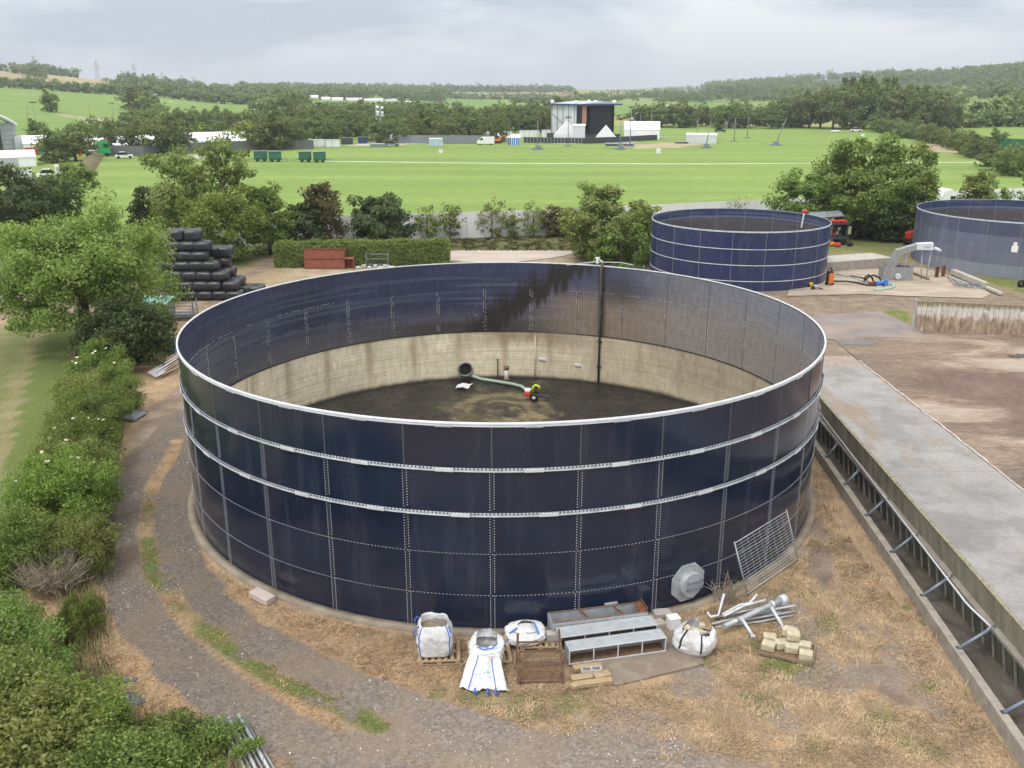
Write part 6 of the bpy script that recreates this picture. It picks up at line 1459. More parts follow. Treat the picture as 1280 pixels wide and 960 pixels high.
p = W(580, 483, .30); g = np.linspace(-1, 1, 10); A_, B_ = np.meshgrid(g, g); i = np.arange(100).reshape(10, 10)
o = np_obj('plastic_scrap', np.stack([A_ * .36 + .1 * B_, B_ * .38, .05 + (fbm(A_ * 2 + 4, B_ * 2, 6) - .5) * .18], -1).reshape(-1, 3), np.stack([i[:-1, :-1], i[:-1, 1:], i[1:, 1:], i[1:, :-1]], -1).reshape(-1, 4), M['white_fabric'], smooth=True); o.location = p; tag(o, 'crumpled pale plastic sheet lying on the sludge', 'plastic sheet')
for px, z0, z1, lab in ((670, .3, 2.6, 'pale upright probe rod on the far inner wall, right of the standpipe'), (622, .3, 1.3, 'short dark rod against the far inner wall, left of the standpipe')):
    q = W(px, 468, .3); d = (q.xy - Vector((C1[0], C1[1]))).normalized() * (R1 - .2); m = MB(); m.cyl((0, 0, z0), (0, 0, z1), .03, .03, 8); m.box((0, 0, z1), (.1, .06, .08)); o = m.build('probe_rod', M['cream'] if px > 650 else M['dark_steel']); o.location = (C1[0] + d.x, C1[1] + d.y, 0); tag(o, lab, 'rod')
for px, py, z in ((678, 448, 1.35), (726, 452, 1.15)):
    q = W(px, py, z); d = (q.xy - Vector((C1[0], C1[1]))).normalized() * (R1 - .12); m = MB(); m.box((0, 0, 0), (.34, .08, .16), (0, .2, math.atan2(d.y, d.x) - math.pi / 2), bev=.03); m.box((.2, 0, -.06), (.2, .06, .08), (0, .5, math.atan2(d.y, d.x) - math.pi / 2)); o = m.build('paper_scrap', M['white_fabric']); o.location = (C1[0] + d.x, C1[1] + d.y, z); tag(o, 'white scrap stuck on the far inner wall, ' + ('beside the pale probe rod' if px < 700 else 'beside the dark corner pipe'), 'scrap')
# ------------------------------------------------------------------ far trees and woods
fv_ = []
for i, (r, zc, th, mt) in enumerate((((1.0, .9, .92), .92, 1.0, 'leaf_far'), ((.88, .85, .95), .9, 1.0, 'leaf_far'), ((1.05, 1.0, .85), .85, .9, 'leaf_far'), ((.62, .6, 1.02), .98, 1.2, 'leaf_far'))):
    cm, C = crown_mesh('crown', 200 + i, r, 70, 2200, .24, .075, M[mt], zc, bottom=-1.0, shell=.3, lump=.2)
    fv_.append((cm, trunk_mesh('trunk', C, th, .055, 200 + i, 5)))
_row = {}
def far_tree(px, d, h, v, label, group, wide=1.0, name='field_tree'):
    p = far_pt(px, d); s = h / 1.85
    if group: label = label + ', ' + ORD[_row.get(group, 0)]; _row[group] = _row.get(group, 0) + 1
    return tree(name, (p.x, p.y, p.z - .2), fv_[v][0], fv_[v][1], label, 'tree', group, random.uniform(0, 6.28), (s * wide, s * wide, s))
rs = random.Random(12)
# row behind the left fence and the marquees
L1 = 'tree of the row behind the dark left fence'
for px, d, h, v, wd in ((58, 232, 7.5, 0, 1.2), (82, 236, 8.5, 1, 1.2), (100, 290, 8.6, 2, 1.2), (122, 262, 7.6, 0, 1), (140, 290, 8.5, 1, 1.1), (165, 262, 8, 0, 1.1), (178, 290, 9, 2, 1.1), (197, 250, 9.4, 0, 1.2), (214, 256, 8.5, 1, 1.1),
                        (243, 292, 7, 2, .9), (268, 292, 7, 1, 1), (300, 292, 8.2, 0, 1), (318, 262, 9.2, 1, 1.15), (342, 262, 9.5, 0, 1.2), (360, 266, 8.4, 2, 1.1)):
    far_tree(px, d, h, v, L1, 'trees behind the left fence', wd)
L2 = 'tree of the front belt behind the hardstanding'
for k in range(26):
    px = 372 + k * 12.3 + rs.uniform(-4, 4); d = rs.uniform(284, 330) + (60 if px > 640 else 0); h = rs.uniform(7.0, 9.6) * (1 if px < 640 else 1.08)
    far_tree(px, d, h, rs.randrange(3), L2, 'trees behind the hardstanding', rs.uniform(1.0, 1.3))
L3 = 'tree of the second belt behind the meadow edge'
for k in range(34):
    px = 160 + k * 17 + rs.uniform(-6, 6); d = rs.uniform(350, 430) if px > 300 else rs.uniform(330, 380); h = rs.uniform(8.5, 11.5) if px > 330 else rs.uniform(7.5, 9)
    if 640 < px < 720: h += 1
    far_tree(px, d, h, rs.randrange(3), L3, 'second belt of trees', rs.uniform(1.0, 1.35))
for px, d, h, wd, lab in ((60, 500, 10, 1.0, 'round lone tree on the green hillside at the left'), (170, 560, 11.5, 1.9, 'wide dark clump on the hillside right of the lone round tree'), (38, 330, 6, 1.2, 'low tree between the left stage roof and the hillside')):
    far_tree(px, d, h, 0, lab, None, wd)
L4 = 'tree of the low belt right of the main stage'
for k in range(20):
    px = 800 + k * 10.5 + rs.uniform(-3, 3); d = rs.uniform(400, 440); h = rs.uniform(7.5, 12)
    far_tree(px, d, h, rs.randrange(3), L4, 'trees behind the main stage', rs.uniform(1.0, 1.4))
L5 = 'tall tree of the dark far right clump'
for px, h in ((978, 13), (992, 14), (1004, 14.5), (1016, 15.5), (1030, 15.5), (1046, 17.5), (1058, 19), (1070, 19.8), (1084, 20), (1098, 19.6), (1110, 19), (1122, 17), (1136, 16.5), (1150, 16), (1164, 15), (1180, 13.5), (1196, 13)):
    far_tree(px, rs.uniform(398, 430), h, rs.choice((0, 1, 1, 3)), L5, 'tall trees at the far right corner', rs.uniform(.7, .95))
L6 = 'bushy tree of the right meadow hedge'
for k in range(20):
    u = k / 19; px = 1102 + u * 138; d = 385 - u * 140; far_tree(px + rs.uniform(-2, 2), d + rs.uniform(-3, 3), rs.uniform(5.2, 7.6) * (1 - .25 * u), rs.randrange(3), L6, 'trees of the right meadow hedge', rs.uniform(1.1, 1.5))
L7 = 'small tree around the green screens'
for px, d, h in ((1230, 262, 3.4), (1248, 222, 3.6), (1258, 300, 5), (1262, 212, 5.8), (1272, 205, 4.0), (1284, 200, 5.5), (1300, 215, 6.5)):
    far_tree(px, d, h, rs.randrange(3), L7, 'small trees by the green screens', 1.3)
# woods and hedges that read as one mass
def wood(name, spots, seed, nl=150):
    g = np.random.default_rng(seed); allV = []; allF = []; b = 0
    for (px, d, h, w_) in spots:
        p = far_pt(px, d); P, nr, C = crown_pts(g, (w_, w_, h * .52), 14, nl, w_ * .42, bottom=-.9, shell=.4); P = P + np.array((p.x, p.y, p.z + h * .48)); V, F = leaf_np(P, .095 * (h + w_ * 2) * .44, g, nr, aspect=.8)
        allV.append(V); allF.append(F + b); b += len(V)
    return tag(np_obj(name, np.concatenate(allV), np.concatenate(allF), M['leaf_far']), kind='stuff')
rs = random.Random(77); S = []
def cap(px, d, h):
    y = None
    if 200 < px <= 335 and d < 700: y = 137
    elif 375 < px < 560 and d < 1000: y = 127
    elif 560 <= px < 700 and d < 1000: y = 134
    elif 740 < px < 960 and d < 1000: y = 139
    if y is None: return h
    p = far_pt(px, d); return min(h, CAM_H - (y - 110) / FPX * d - p.z)
def fill(px0, px1, d0, d1, n, h0=8, h1=13):
    for _ in range(n):
        h = rs.uniform(h0, h1); px = rs.uniform(px0, px1); d = math.exp(rs.uniform(math.log(d0), math.log(d1))); h = cap(px, d, h)
        if (1012 < px < 1080 and 1450 < d < 2080) or (930 < px < 992 and 560 < d < 1050) or (1205 < px < 1262 and 480 < d < 900) or (1120 < px < 1190 and 1150 < d < 1400): continue
        if h > 2.5: S.append((px, d, h, h * rs.uniform(.5, .75)))
def line(px0, d0, px1, d1, n, h0=5, h1=9):
    for k in range(n):
        u = (k + rs.uniform(-.4, .4)) / n; h = rs.uniform(h0, h1); S.append((px0 + (px1 - px0) * u, d0 + (d1 - d0) * u, h, h * rs.uniform(.55, .9)))
fill(330, 700, 440, 900, 330); fill(300, 560, 900, 2000, 330, 9, 14); fill(180, 340, 420, 640, 50, 7, 11); fill(560, 700, 640, 1000, 70)
line(-60, 880, 330, 760, 80, 6, 9); line(140, 930, 330, 820, 40, 7, 10); line(140, 1000, 330, 1000, 50, 8, 13); fill(150, 420, 1200, 2100, 130, 9, 13)
line(-60, 1500, 15, 1480, 12, 12, 18); line(38, 1450, 86, 1430, 16, 10, 18); line(92, 1440, 98, 1440, 2, 12, 15); line(20, 1250, 60, 1150, 12, 8, 12); fill(-60, 60, 930, 1000, 10, 6, 9)
line(300, 2050, 720, 2150, 90, 11, 17); line(300, 1950, 720, 2050, 70, 11, 16)
fill(700, 930, 450, 900, 90, 6, 11); fill(700, 900, 900, 1400, 60, 7, 11)
for a in ((560, 1250, 700, 1280), (560, 1500, 740, 1550), (700, 1500, 930, 1450), (740, 1800, 930, 1750), (730, 1250, 860, 1330), (820, 1100, 960, 1180), (760, 2150, 930, 2100), (640, 1000, 760, 1050)): line(*a, 44, 3.5, 7)
line(820, 2300, 935, 2300, 20, 7, 12)
fill(885, 1330, 1300, 2300, 640, 10, 16); fill(960, 1330, 700, 1300, 200, 9, 14); fill(880, 1000, 460, 800, 60, 8, 12); fill(1100, 1330, 450, 700, 50, 8, 13)
line(930, 1050, 1040, 1100, 20, 5, 9); line(1180, 420, 1330, 430, 22, 4, 7); line(880, 2350, 1330, 1900, 70, 11, 17)
wood('woodland', S, 5, 200)
m = MB()
# ------------------------------------------------------------------ yard between the tanks
p = gp(1037, 357); om = empty('pressure_washer', p, R_(5), 'upright orange and black wheeled machine beside the clean blue tank', 'machine')
m = MB(); m.box((.02, 0, .62), (.46, .40, .95), bev=.10); m.build('body', M['orange'], om)
m = MB(); m.tube([(-.2, .2, .1), (-.22, .22, 1.25), (0, .24, 1.42), (.22, .22, 1.25), (.2, .2, .1)], .04, 8); m.box((-.26, 0, .7), (.06, .36, 1.0)); m.box((0, -.02, 1.15), (.34, .3, .16), bev=.04); m.cyl((0, 0, 1.2), (0, 0, 1.55), .04, .03, 8); m.build('frame', M['black'], om)
for x in (-.24, .26):
    w_ = MB().lathe((0, 0, 0), [(.03, -.05), (.16, -.05), (.17, 0), (.16, .05), (.03, .05)], 16, 'X').build('wheel', M['black'], om); w_.location = (x, .12, .17)
for k, (x, y, mt, lab) in enumerate(((1013, 359, 'yellow', 'small yellow fitting at the foot of the clean blue tank'), (1019, 362, 'galv', 'small grey pump with a wheel at the foot of the clean blue tank'))):
    p = gp(x, y); o = MB().box((0, 0, .22), (.35, .3, .34), bev=.06).build('hose_fitting' if k == 0 else 'small_pump', M[mt]); o.location = p; m = MB(); m.cyl((.1, -.2, .2), (.5, -.35, .12), .05, .05, 8); m.lathe((-.22, -.1, .16), [(.04, -.05), (.16, -.05), (.16, .05), (.04, .05)], 14, 'Y'); m.build('wheel', M['black'], o); tag(o, lab, 'fitting')
def hose(name, pts_, r, mat, lab): m = MB(); m.tube([gp(*q) for q in pts_], r, 8); tag(m.build(name, M[mat]), lab, 'hose')
hose('black_hose', [(1042, 352, .06), (1058, 352, .06), (1072, 354, .08), (1085, 357, .08), (1096, 357, .1)], .10, 'black', 'long black hose leading from the orange machine to the blue pump')
hose('black_hose', [(1062, 345, .06), (1075, 347, .06), (1083, 349, .1), (1086, 346, .6), (1092, 344, .9), (1099, 347, .6), (1102, 352, .3), (1105, 357, .15)], .075, 'black', 'black hose looping up beside the grey hopper, the larger loop')
hose('black_hose', [(1080, 351, .08), (1082, 346, .55), (1086, 343.5, .75), (1090, 347, .5), (1092, 352, .1)], .075, 'black', 'black hose making the smaller upright loop by the grey hopper')
hose('grey_hose', [(1045, 343, .06), (1062, 346, .06), (1080, 352, .06)], .06, 'hose_grey', 'thin grey hose lying behind the black hoses')
hose('green_hose', [(1093, 362.5, .1), (1100, 362, .1), (1110, 361, .1), (1117, 358.5, .1), (1117, 356, .12), (1113, 355, .15)], .13, 'hose_green', 'pale green hose curling round the blue pump')
p = gp(1102, 357); bp_ = empty('blue_pump', p, R_(-5), 'bright blue pump set lying among the hoses', 'pump')
m = MB(); m.box((0, 0, .22), (1.0, .45, .32), bev=.07); m.build('body', M['blue_paint'], bp_); m = MB(); m.cyl((-.5, 0, .25), (-1.1, -.05, .16), .13, .11, 10); m.build('inlet', M['rust'], bp_); m = MB(); m.cyl((.1, -.1, .3), (.35, -.2, .55), .11, .11, 10); m.build('outlet', M['blue_paint'], bp_)
# separator: grey hopper with an inclined chute and white head
p = gp(1122, 351); sp_ = empty('separator', (p.x, p.y + .6, 0), R_(-4), 'grey steel hopper with an inclined chute rising to a white head beside the chalky tank', 'separator')
m = MB()
for a, b in (((-1.2, -.6), (1.2, -.6)), ((1.2, -.6), (1.2, .6)), ((1.2, .6), (-1.2, .6)), ((-1.2, .6), (-1.2, -.6))):
    c_ = ((a[0] + b[0]) / 2, (a[1] + b[1]) / 2, .58); m.box(c_, (abs(a[0] - b[0]) + .05 if a[1] == b[1] else .05, abs(a[1] - b[1]) - .06 if a[1] != b[1] else .05, 1.14))
m.box((0, 0, .06), (2.34, 1.14, .06)); m.build('hopper', M['galv_mid'], sp_)
m = MB(); m.prism([(-.75, 1.0), (-.2, 2.55), (1.35, 3.05), (1.35, 2.6), (.15, 2.15), (-.15, 1.0)], -.32, .38); m.build('chute', M['galv_mid'], sp_)
m = MB(); m.prism([(1.36, 3.12), (2.7, 3.2), (2.75, 2.6), (1.36, 2.6)], -.34, .26); m.box((2.2, -.42, 3.0), (.5, .03, .14)); m.build('head', M['galv_light'], sp_)
m = MB(); m.cyl((2.9, -.1, 2.75), (3.45, -.1, 2.5), .14, .14, 10); m.build('outlet_pipe', M['galv_light'], sp_)
for x0, x1 in ((.05, .95), (.7, .75), (2.2, 1.95), (2.6, 2.75)):
    m = MB(); m.cyl((x0, .05, .05 if x0 > .06 else 1.0), (x1, .05, 2.5), .05, .05, 8); m.build('leg', M['galv'], sp_)
m = MB(); m.cyl((.0, -.62, .42), (.0, -.82, .38), .24, .24, 14); m.build('port', M['galv_light'], sp_)
# walls, beams, posts, frames on the slab
A, B = gp(1026, 341), gp(1114, 334)
rw_ = empty('retaining_wall', (A.x, A.y, 0), math.atan2(B.y - A.y, B.x - A.x), 'low concrete retaining wall behind the orange machine', 'wall'); ln_ = (B - A).length
m = MB(); m.box((ln_ / 2, .2, .42), (ln_, .4, .84)); m.build('wall', M['concrete'], rw_); m = MB(); m.box((ln_ / 2, 1.4, .86), (ln_, 2.8, .06)); m.build('slab', M['concrete_pale'], rw_)
for a, b, wd, h, nm, mt, lab in (((1191, 344), (1231, 361), .45, .5, 'concrete_beam', 'concrete_pale', 'long pale concrete beam lying beside the chalky tank'), ((1233, 362), (1251, 370), .35, .25, 'concrete_beam', 'concrete_pale', 'shorter pale concrete beam continuing the long one to the right'), ((1138, 342), (1161, 351), .15, .2, 'timber_beam', 'wood_old', 'thin brown beam lying right of the grey hopper')):
    A, B = gp(*a), gp(*b); o = MB().box(((B - A).length / 2, 0, h / 2 + .05), ((B - A).length, wd, h), bev=.04).build(nm, M[mt]); o.location = A; o.rotation_euler = (0, 0, math.atan2(B.y - A.y, B.x - A.x)); tag(o, lab, 'beam')
for x, y, h, lab in ((1170, 347, .95, 'short rusty steel post, the left of a pair'), (1178, 346, 1.0, 'short rusty steel post, the right of a pair')):
    p = gp(x, y); o = MB().box((0, 0, h / 2), (.26, .06, h)).box((-.1, -.08, h / 2), (.06, .1, h - .02)).box((.1, -.08, h / 2), (.06, .1, h - .02)).build('rusty_post', M['rust']); o.location = p; tag(o, lab, 'post')
rs = random.Random(8)
for k in range(9):
    a = gp(1184 + k * 4, 345 + k * 1.6, .1 + .04 * (k % 3)); b = gp(1196 + k * 4 + rs.uniform(-6, 6), 356 + k * .6, .1 + .04 * (k % 2)); m = MB(); m.tube([a, b], .04, 6); tag(m.build('steel_bar', M['galv'] if k % 2 else M['galv_dark']), 'loose grey steel bar of the heap by the long beam, ' + ORD[k], 'bar', 'heap of steel bars')
p = gp(1212, 359); fr_ = empty('steel_lattice', p, R_(-6), 'flat grey steel lattice frame lying in front of the long concrete beam', 'frame'); m = MB()
for y in (-.25, .25): m.box((0, y, .2), (2.4, .06, .08))
m.build('rail', M['galv_dark'], fr_)
for k in range(6):
    m = MB(); m.box((-1.1 + k * .44, 0, .2), (.05, .44, .06)); m.build('cross_bar', M['galv_dark'], fr_)
p = gp(1276, 359); o = MB().lathe((0, 0, .3), [(.12, -.1), (.3, -.12), (.34, 0), (.3, .12), (.12, .1)], 18, 'Y').build('loose_tyre', M['black']); o.location = p; tag(o, 'black tyre on the grass at the foot of the chalky tank', 'tyre')
# small orange clamp with its strap on the rim of the clean tank
ph = math.pi - R_(62); e_ = empty('rim_clamp', (C2[0] + R2 * math.sin(ph), C2[1] - R2 * math.cos(ph), 4.8), 0, 'orange hoist clamp with a white strap on the rim of the clean blue tank', 'clamp'); 
m = MB(); m.box((0, 0, .18), (.5, .35, .3), bev=.1); m.build('clamp', M['red'], e_); m = MB(); m.box((-.15, -.15, -.6), (.14, .03, 1.3), (0, .1, 0)); m.build('strap', M['white'], e_)
# service truck with open side, seen behind the clean tank
p = gp(1044, 308); st2 = empty('service_truck', (p.x, p.y + 1.2, 0), R_(4), 'dark service truck with open side full of red tools behind the clean blue tank', 'truck')
m = MB(); m.box((0, .3, .75), (3.0, 1.8, .25)); m.box((-.9, .3, 1.5), (1.2, 1.8, 1.3)); m.box((.45, 1.1, 1.5), (1.6, .15, 1.3)); m.box((1.28, .3, 1.5), (.1, 1.7, 1.3)); m.box((0, .3, 2.2), (3.0, 1.85, .12)); m.build('body', M['dark_steel'], st2)
m = MB(); m.box((-.9, -.62, 1.55), (.9, .03, .9)); m.box((-.35, -.62, 1.5), (.05, .05, 1.3)); m.build('side_panel', M['galv_dark'], st2)
m = MB(); m.box((1.55, -.6, 1.55), (.5, .05, .8), (0, 0, .6), bev=.02); m.build('open_door', M['cream_stone'], st2)
for k, (x, y, z, c_) in enumerate(((.1, .0, 1.1, 'red'), (.5, .1, 1.2, 'galv'), (.85, 0, 1.05, 'dark_steel'), (.3, .4, 1.7, 'red'), (.8, .4, 1.6, 'white'), (.0, .5, 1.45, 'orange'))):
    m = MB(); m.box((x, y, z), (.32, .3, .38), bev=.05); m.build('tool', M[c_], st2)
m = MB()
for x in (-.9, .2, 1.0): m.box((x, .1, 2.42), (.7, .8, .28), (0, .1, .2), bev=.06)
m.build('red_bundle', M['red'], st2)
m = MB(); m.box((-.5, .9, 3.0), (3.4, 1.2, .10), (.35, -.05, 0)); m.build('grey_cover', M['galv_dark'], st2)
for x in (-1.0, 1.0):
    for y in (-.45, 1.1):
        w_ = MB().lathe((0, 0, 0), [(.1, -.12), (.38, -.12), (.42, -.06), (.42, .06), (.38, .12), (.1, .12)], 20, 'Y').build('wheel', M['black'], st2); w_.location = (x, y, .42)
for x, y, mt, nm, lab in ((1040, 308, 'orange', 'tool_bag', 'orange tool bag on the grass before the service truck'), (1047, 309, 'red', 'tool_bag', 'red tool bag on the grass before the service truck'), (1062, 308, 'black', 'tool_bag', 'black bag on the grass right of the service truck')):
    p = gp(x, y); o = MB().box((0, 0, .25), (.6, .4, .45), bev=.12).build(nm, M[mt]); m = MB(); m.tube([(-.2, 0, .42), (-.1, 0, .6), (.1, 0, .6), (.2, 0, .42)], .025, 6); m.build('handle', M['black'], o); o.location = p; tag(o, lab, 'bag')
# worker in hi-vis standing on the truck bed, bending over the red bundles
def person(loc, rz, label):
    J = [(0, 0, .95), (0, -.03, 1.15), (0, -.16, 1.40), (0, -.24, 1.52), (0, -.33, 1.64), (.10, 0, .92), (.11, -.03, .5), (.11, .02, .06), (.11, -.14, .03), (-.10, 0, .92), (-.11, .06, .5), (-.11, .10, .06), (-.11, -.05, .03),
         (.20, -.17, 1.40), (.25, -.30, 1.14), (.17, -.48, .98), (-.20, -.17, 1.40), (-.26, -.28, 1.13), (-.16, -.46, .96), (.15, -.56, .94), (-.14, -.54, .92)]
    E_ = [(0, 1), (1, 2), (2, 3), (3, 4), (0, 5), (5, 6), (6, 7), (7, 8), (0, 9), (9, 10), (10, 11), (11, 12), (2, 13), (13, 14), (14, 15), (15, 19), (2, 16), (16, 17), (17, 18), (18, 20)]
    r = [.15, .14, .16, .07, .095, .10, .07, .05, .045, .10, .07, .05, .045, .075, .055, .04, .075, .055, .04, .035, .035]
    me = bpy.data.meshes.new('person'); me.from_pydata(J, E_, []); o = link(bpy.data.objects.new('person', me)); s = o.modifiers.new('skin', 'SKIN'); s.use_smooth_shade = True
    for k, v in enumerate(me.skin_vertices[0].data): v.radius = (r[k], r[k] * .85); v.use_root = (k == 0)
    o.modifiers.new('sub', 'SUBSURF').levels = 2
    t = NT('worker_clothes'); z_ = t.new('ShaderNodeSeparateXYZ'); t.L(t.pos(True), z_.inputs[0]); t.base(t.ramp(t.math('MULTIPLY', z_.outputs[2], .5), (.46, (.03, .035, .05)), (.47, (.62, .75, .06)), (.765, (.62, .75, .06)), (.775, (.45, .27, .19)))); t.set(.8); me.materials.append(t.m)
    m = MB(); m.lathe((0, -.34, 1.68), [(.155, 0), (.125, .02), (.12, .09), (.07, .14), (0, .15)], 16); h_ = m.build('helmet', M['white'], o); o.location = loc; o.rotation_euler = (0, 0, rz); return tag(o, label, 'person')
q = st2.location; person((q.x + .15, q.y + .95, .88), R_(-20), 'worker in yellow hi-vis jacket and white helmet bending over the red bundles')
# red and black tractor half hidden by the chalky tank
p = gp(1147, 309); tr2 = empty('tractor', (p.x + .5, p.y + 1.2, 0), R_(8), 'red tractor with dark cab half hidden by the chalky tank', 'tractor')
m = MB(); m.prism([(-1.3, .7), (-1.35, 1.25), (-1.1, 1.45), (.6, 1.5), (.6, .7)], -.4, .4); m.build('bonnet', M['red'], tr2); m = MB(); m.box((1.2, 0, 1.75), (1.2, 1.3, 1.5), 0, (.85, .85)); m.box((1.2, 0, 2.53), (1.3, 1.4, .1)); m.build('cab', M['glass_dark'], tr2)
m = MB(); m.box((.2, 0, .75), (2.6, .5, .4)); m.build('chassis', M['dark_steel'], tr2)
for x, y, r in ((-.9, -.6, .5), (-.9, .6, .5), (1.3, -.75, .8), (1.3, .75, .8)):
    w_ = MB().lathe((0, 0, 0), [(.2, -.16), (r * .9, -.18), (r, -.1), (r, .1), (r * .9, .18), (.2, .16)], 22, 'Y').build('wheel', M['black'], tr2); w_.location = (x, y, r); MB().lathe((0, 0, 0), [(0, -.12), (r * .55, -.17), (r * .55, .17), (0, .12)], 16, 'Y').build('rim', M['red'], w_)
# white lorry cab beyond the chalky tank
Y = 116; X = (1181 - 640) / FPX * (Y * math.cos(_T) + 12.5 * math.sin(_T)); lc = empty('lorry', (X, Y, .1), R_(10), 'white lorry cab showing above the rim of the chalky tank', 'lorry')
m = MB(); m.prism([(-1.0, .7), (-1.0, 3.0), (-.85, 3.55), (.25, 3.75), (.85, 3.1), (1.0, 2.0), (1.0, .7)], -1.15, 1.15); m.build('cab', M['white'], lc)
m = MB(); m.prism([(.05, 2.05), (.05, 2.95), (.72, 2.95), (.86, 2.05)], -1.18, -1.152); m.build('side_window', M['glass_dark'], lc); m = MB(); m.prism([(.862, 3.08), (1.015, 2.0), (1.03, 2.0), (.877, 3.08)], -1.0, 1.0); m.build('windscreen', M['glass_dark'], lc)
m = MB(); m.cyl((-.9, -1.2, 2.9), (-1.5, -1.35, 2.95), .04, .04, 6); m.box((-1.55, -1.35, 2.8), (.12, .25, .5)); m.build('mirror', M['white'], lc); m = MB(); m.box((-2.6, 0, .9), (4.4, .9, .3)); m.build('chassis', M['dark_steel'], lc)
for x in (.2, -2.2, -3.6):
    for y in (-1.0, 1.0):
        w_ = MB().lathe((0, 0, 0), [(.2, -.15), (.48, -.15), (.5, 0), (.48, .15), (.2, .15)], 20, 'Y').build('wheel', M['black'], lc); w_.location = (x, y, .5)
# hoarding along the near side of the meadow
def run(name, pts_, h, pl_, mat, label, posth=None, cat='fence', pmat_='galv_dark', zf=False, gap=.03):
    e_ = empty(name, pts_[0], 0, label, cat); o0 = Vector(pts_[0]); pan = MB().box((pl_ / 2, 0, h / 2 + .05), (pl_ - gap, .05, h)).mesh('panel', M[mat]); pst = MB().box((0, .07, (h + .05) / 2), (.09, .09, h + .05)).box((.0, .55, h * .3), (.05, .05, h * .75), (.75, 0, 0)).mesh('post', M[pmat_])
    k = 0
    for a, b in zip(pts_[:-1], pts_[1:]):
        a = Vector(a); b = Vector(b); n = max(1, round((b - a).length / pl_)); rz = math.atan2(b.y - a.y, b.x - a.x); sx = (b - a).length / n / pl_
        for i in range(n):
            q = a.lerp(b, i / n) - o0
            if zf: q.z = float(thz((q + o0).x, (q + o0).y)) - o0.z - .05
            o = link(bpy.data.objects.new('panel', pan), e_); o.location = q; o.rotation_euler = (0, 0, rz); o.scale = (sx, 1, 1)
            if k % 1 == 0: o = link(bpy.data.objects.new('post', pst), e_); o.location = q; o.rotation_euler = (0, 0, rz)
            k += 1
    return e_
run('hoarding', [(-34, 95, 0), (-12, 98.2, 0), (7, 103, 0), (31, 112.3, 0), (66, 124.5, 0), (95, 136, 0)], 2.95, 2.4, 'palisade', 'long pale grey panel hoarding between the yard trees and the meadow', pmat_='galv')
run('security_fence', [far_pt(118, 252), far_pt(170, 245), far_pt(250, 258), far_pt(330, 262), far_pt(388, 262)], 2.3, 3.4, 'fence_dark' if 'fence_dark' in M else 'galv_dark', 'dark mesh security fence along the left far edge of the meadow')
run('security_fence', [far_pt(495, 285), far_pt(560, 283), far_pt(612, 281)], 2.3, 3.4, 'galv_dark', 'dark mesh security fence behind the pale blue container')
# ------------------------------------------------------------------ far side of the meadow: stage, tents, vehicles, masts
def fb(px, py):
    p = gp(px, py); return Vector((p.x, p.y, float(thz(p.x, p.y))))
def wpx(px, py, n): return n * mpp(gp(px, py))
def face(p): return math.atan2(-p.x, p.y)          # turn so that local -Y looks at the yard
def container(name, px0, px1, py, hpx, depth, mat, label, cat, rz=0.0, base=None, roof='galv', group=None):
    px = (px0 + px1) / 2; p = base or fb(px, py); s = (p.y * math.cos(_T) + CAM_H * math.sin(_T)) / FPX; w_ = (px1 - px0) * s; h = hpx * s
    e_ = empty(name, p, face(p) + rz, label, cat, group)
    MB().box((0, depth / 2, h / 2 + .02), (w_, depth, h)).build('body', M[mat], e_)
    m = MB(); m.box((0, depth / 2, h + .08), (w_ * 1.01, depth * 1.02, .12)); m.build('roof', M[roof], e_)
    m = MB(); n = max(2, int(w_ / 1.5))
    for k in range(n + 1): m.box((-w_ / 2 + w_ * k / n, -.05, h / 2), (.12, .06, h))
    m.build('ribs', M[roof], e_); return e_
def marquee(name, px0, px1, py, hpx, depth, label, mat='tent', wall=.55, base=None, rz=0.0, ridge='X', group=None, dark=False):
    px = (px0 + px1) / 2; p = base or fb(px, py); s = (p.y * math.cos(_T) + CAM_H * math.sin(_T)) / FPX; w_ = (px1 - px0) * s; h = hpx * s; hw = h * wall
    e_ = empty(name, p, face(p) + rz, label, 'tent', group)
    m = MB(); m.box((0, depth / 2, hw / 2), (w_, depth, hw)); m.build('walls', M[mat], e_)
    m = MB()
    if ridge == 'X': vs = [(-w_ / 2 - .1, -.15, hw), (w_ / 2 + .1, -.15, hw), (w_ / 2 + .1, depth + .15, hw), (-w_ / 2 - .1, depth + .15, hw), (-w_ / 2 - .1, depth / 2, h), (w_ / 2 + .1, depth / 2, h)]; fs = [(0, 1, 5, 4), (2, 3, 4, 5), (1, 2, 5), (3, 0, 4), (3, 2, 1, 0)]
    else: vs = [(-w_ / 2 - .1, -.15, hw), (w_ / 2 + .1, -.15, hw), (w_ / 2 + .1, depth + .15, hw), (-w_ / 2 - .1, depth + .15, hw), (0, -.15, h), (0, depth + .15, h)]; fs = [(0, 1, 4), (2, 3, 5), (1, 2, 5, 4), (3, 0, 4, 5), (3, 2, 1, 0)]
    vs = [(x, y, z + .01) for x, y, z in vs]; m.add(vs, fs); m.build('roof', M['tent'], e_)
    if dark: m = MB(); m.box((-w_ * .05, -.06, hw * .45), (w_ * .38, .06, hw * .9)); m.build('doorway', M['grey_pvc'], e_)
    return e_
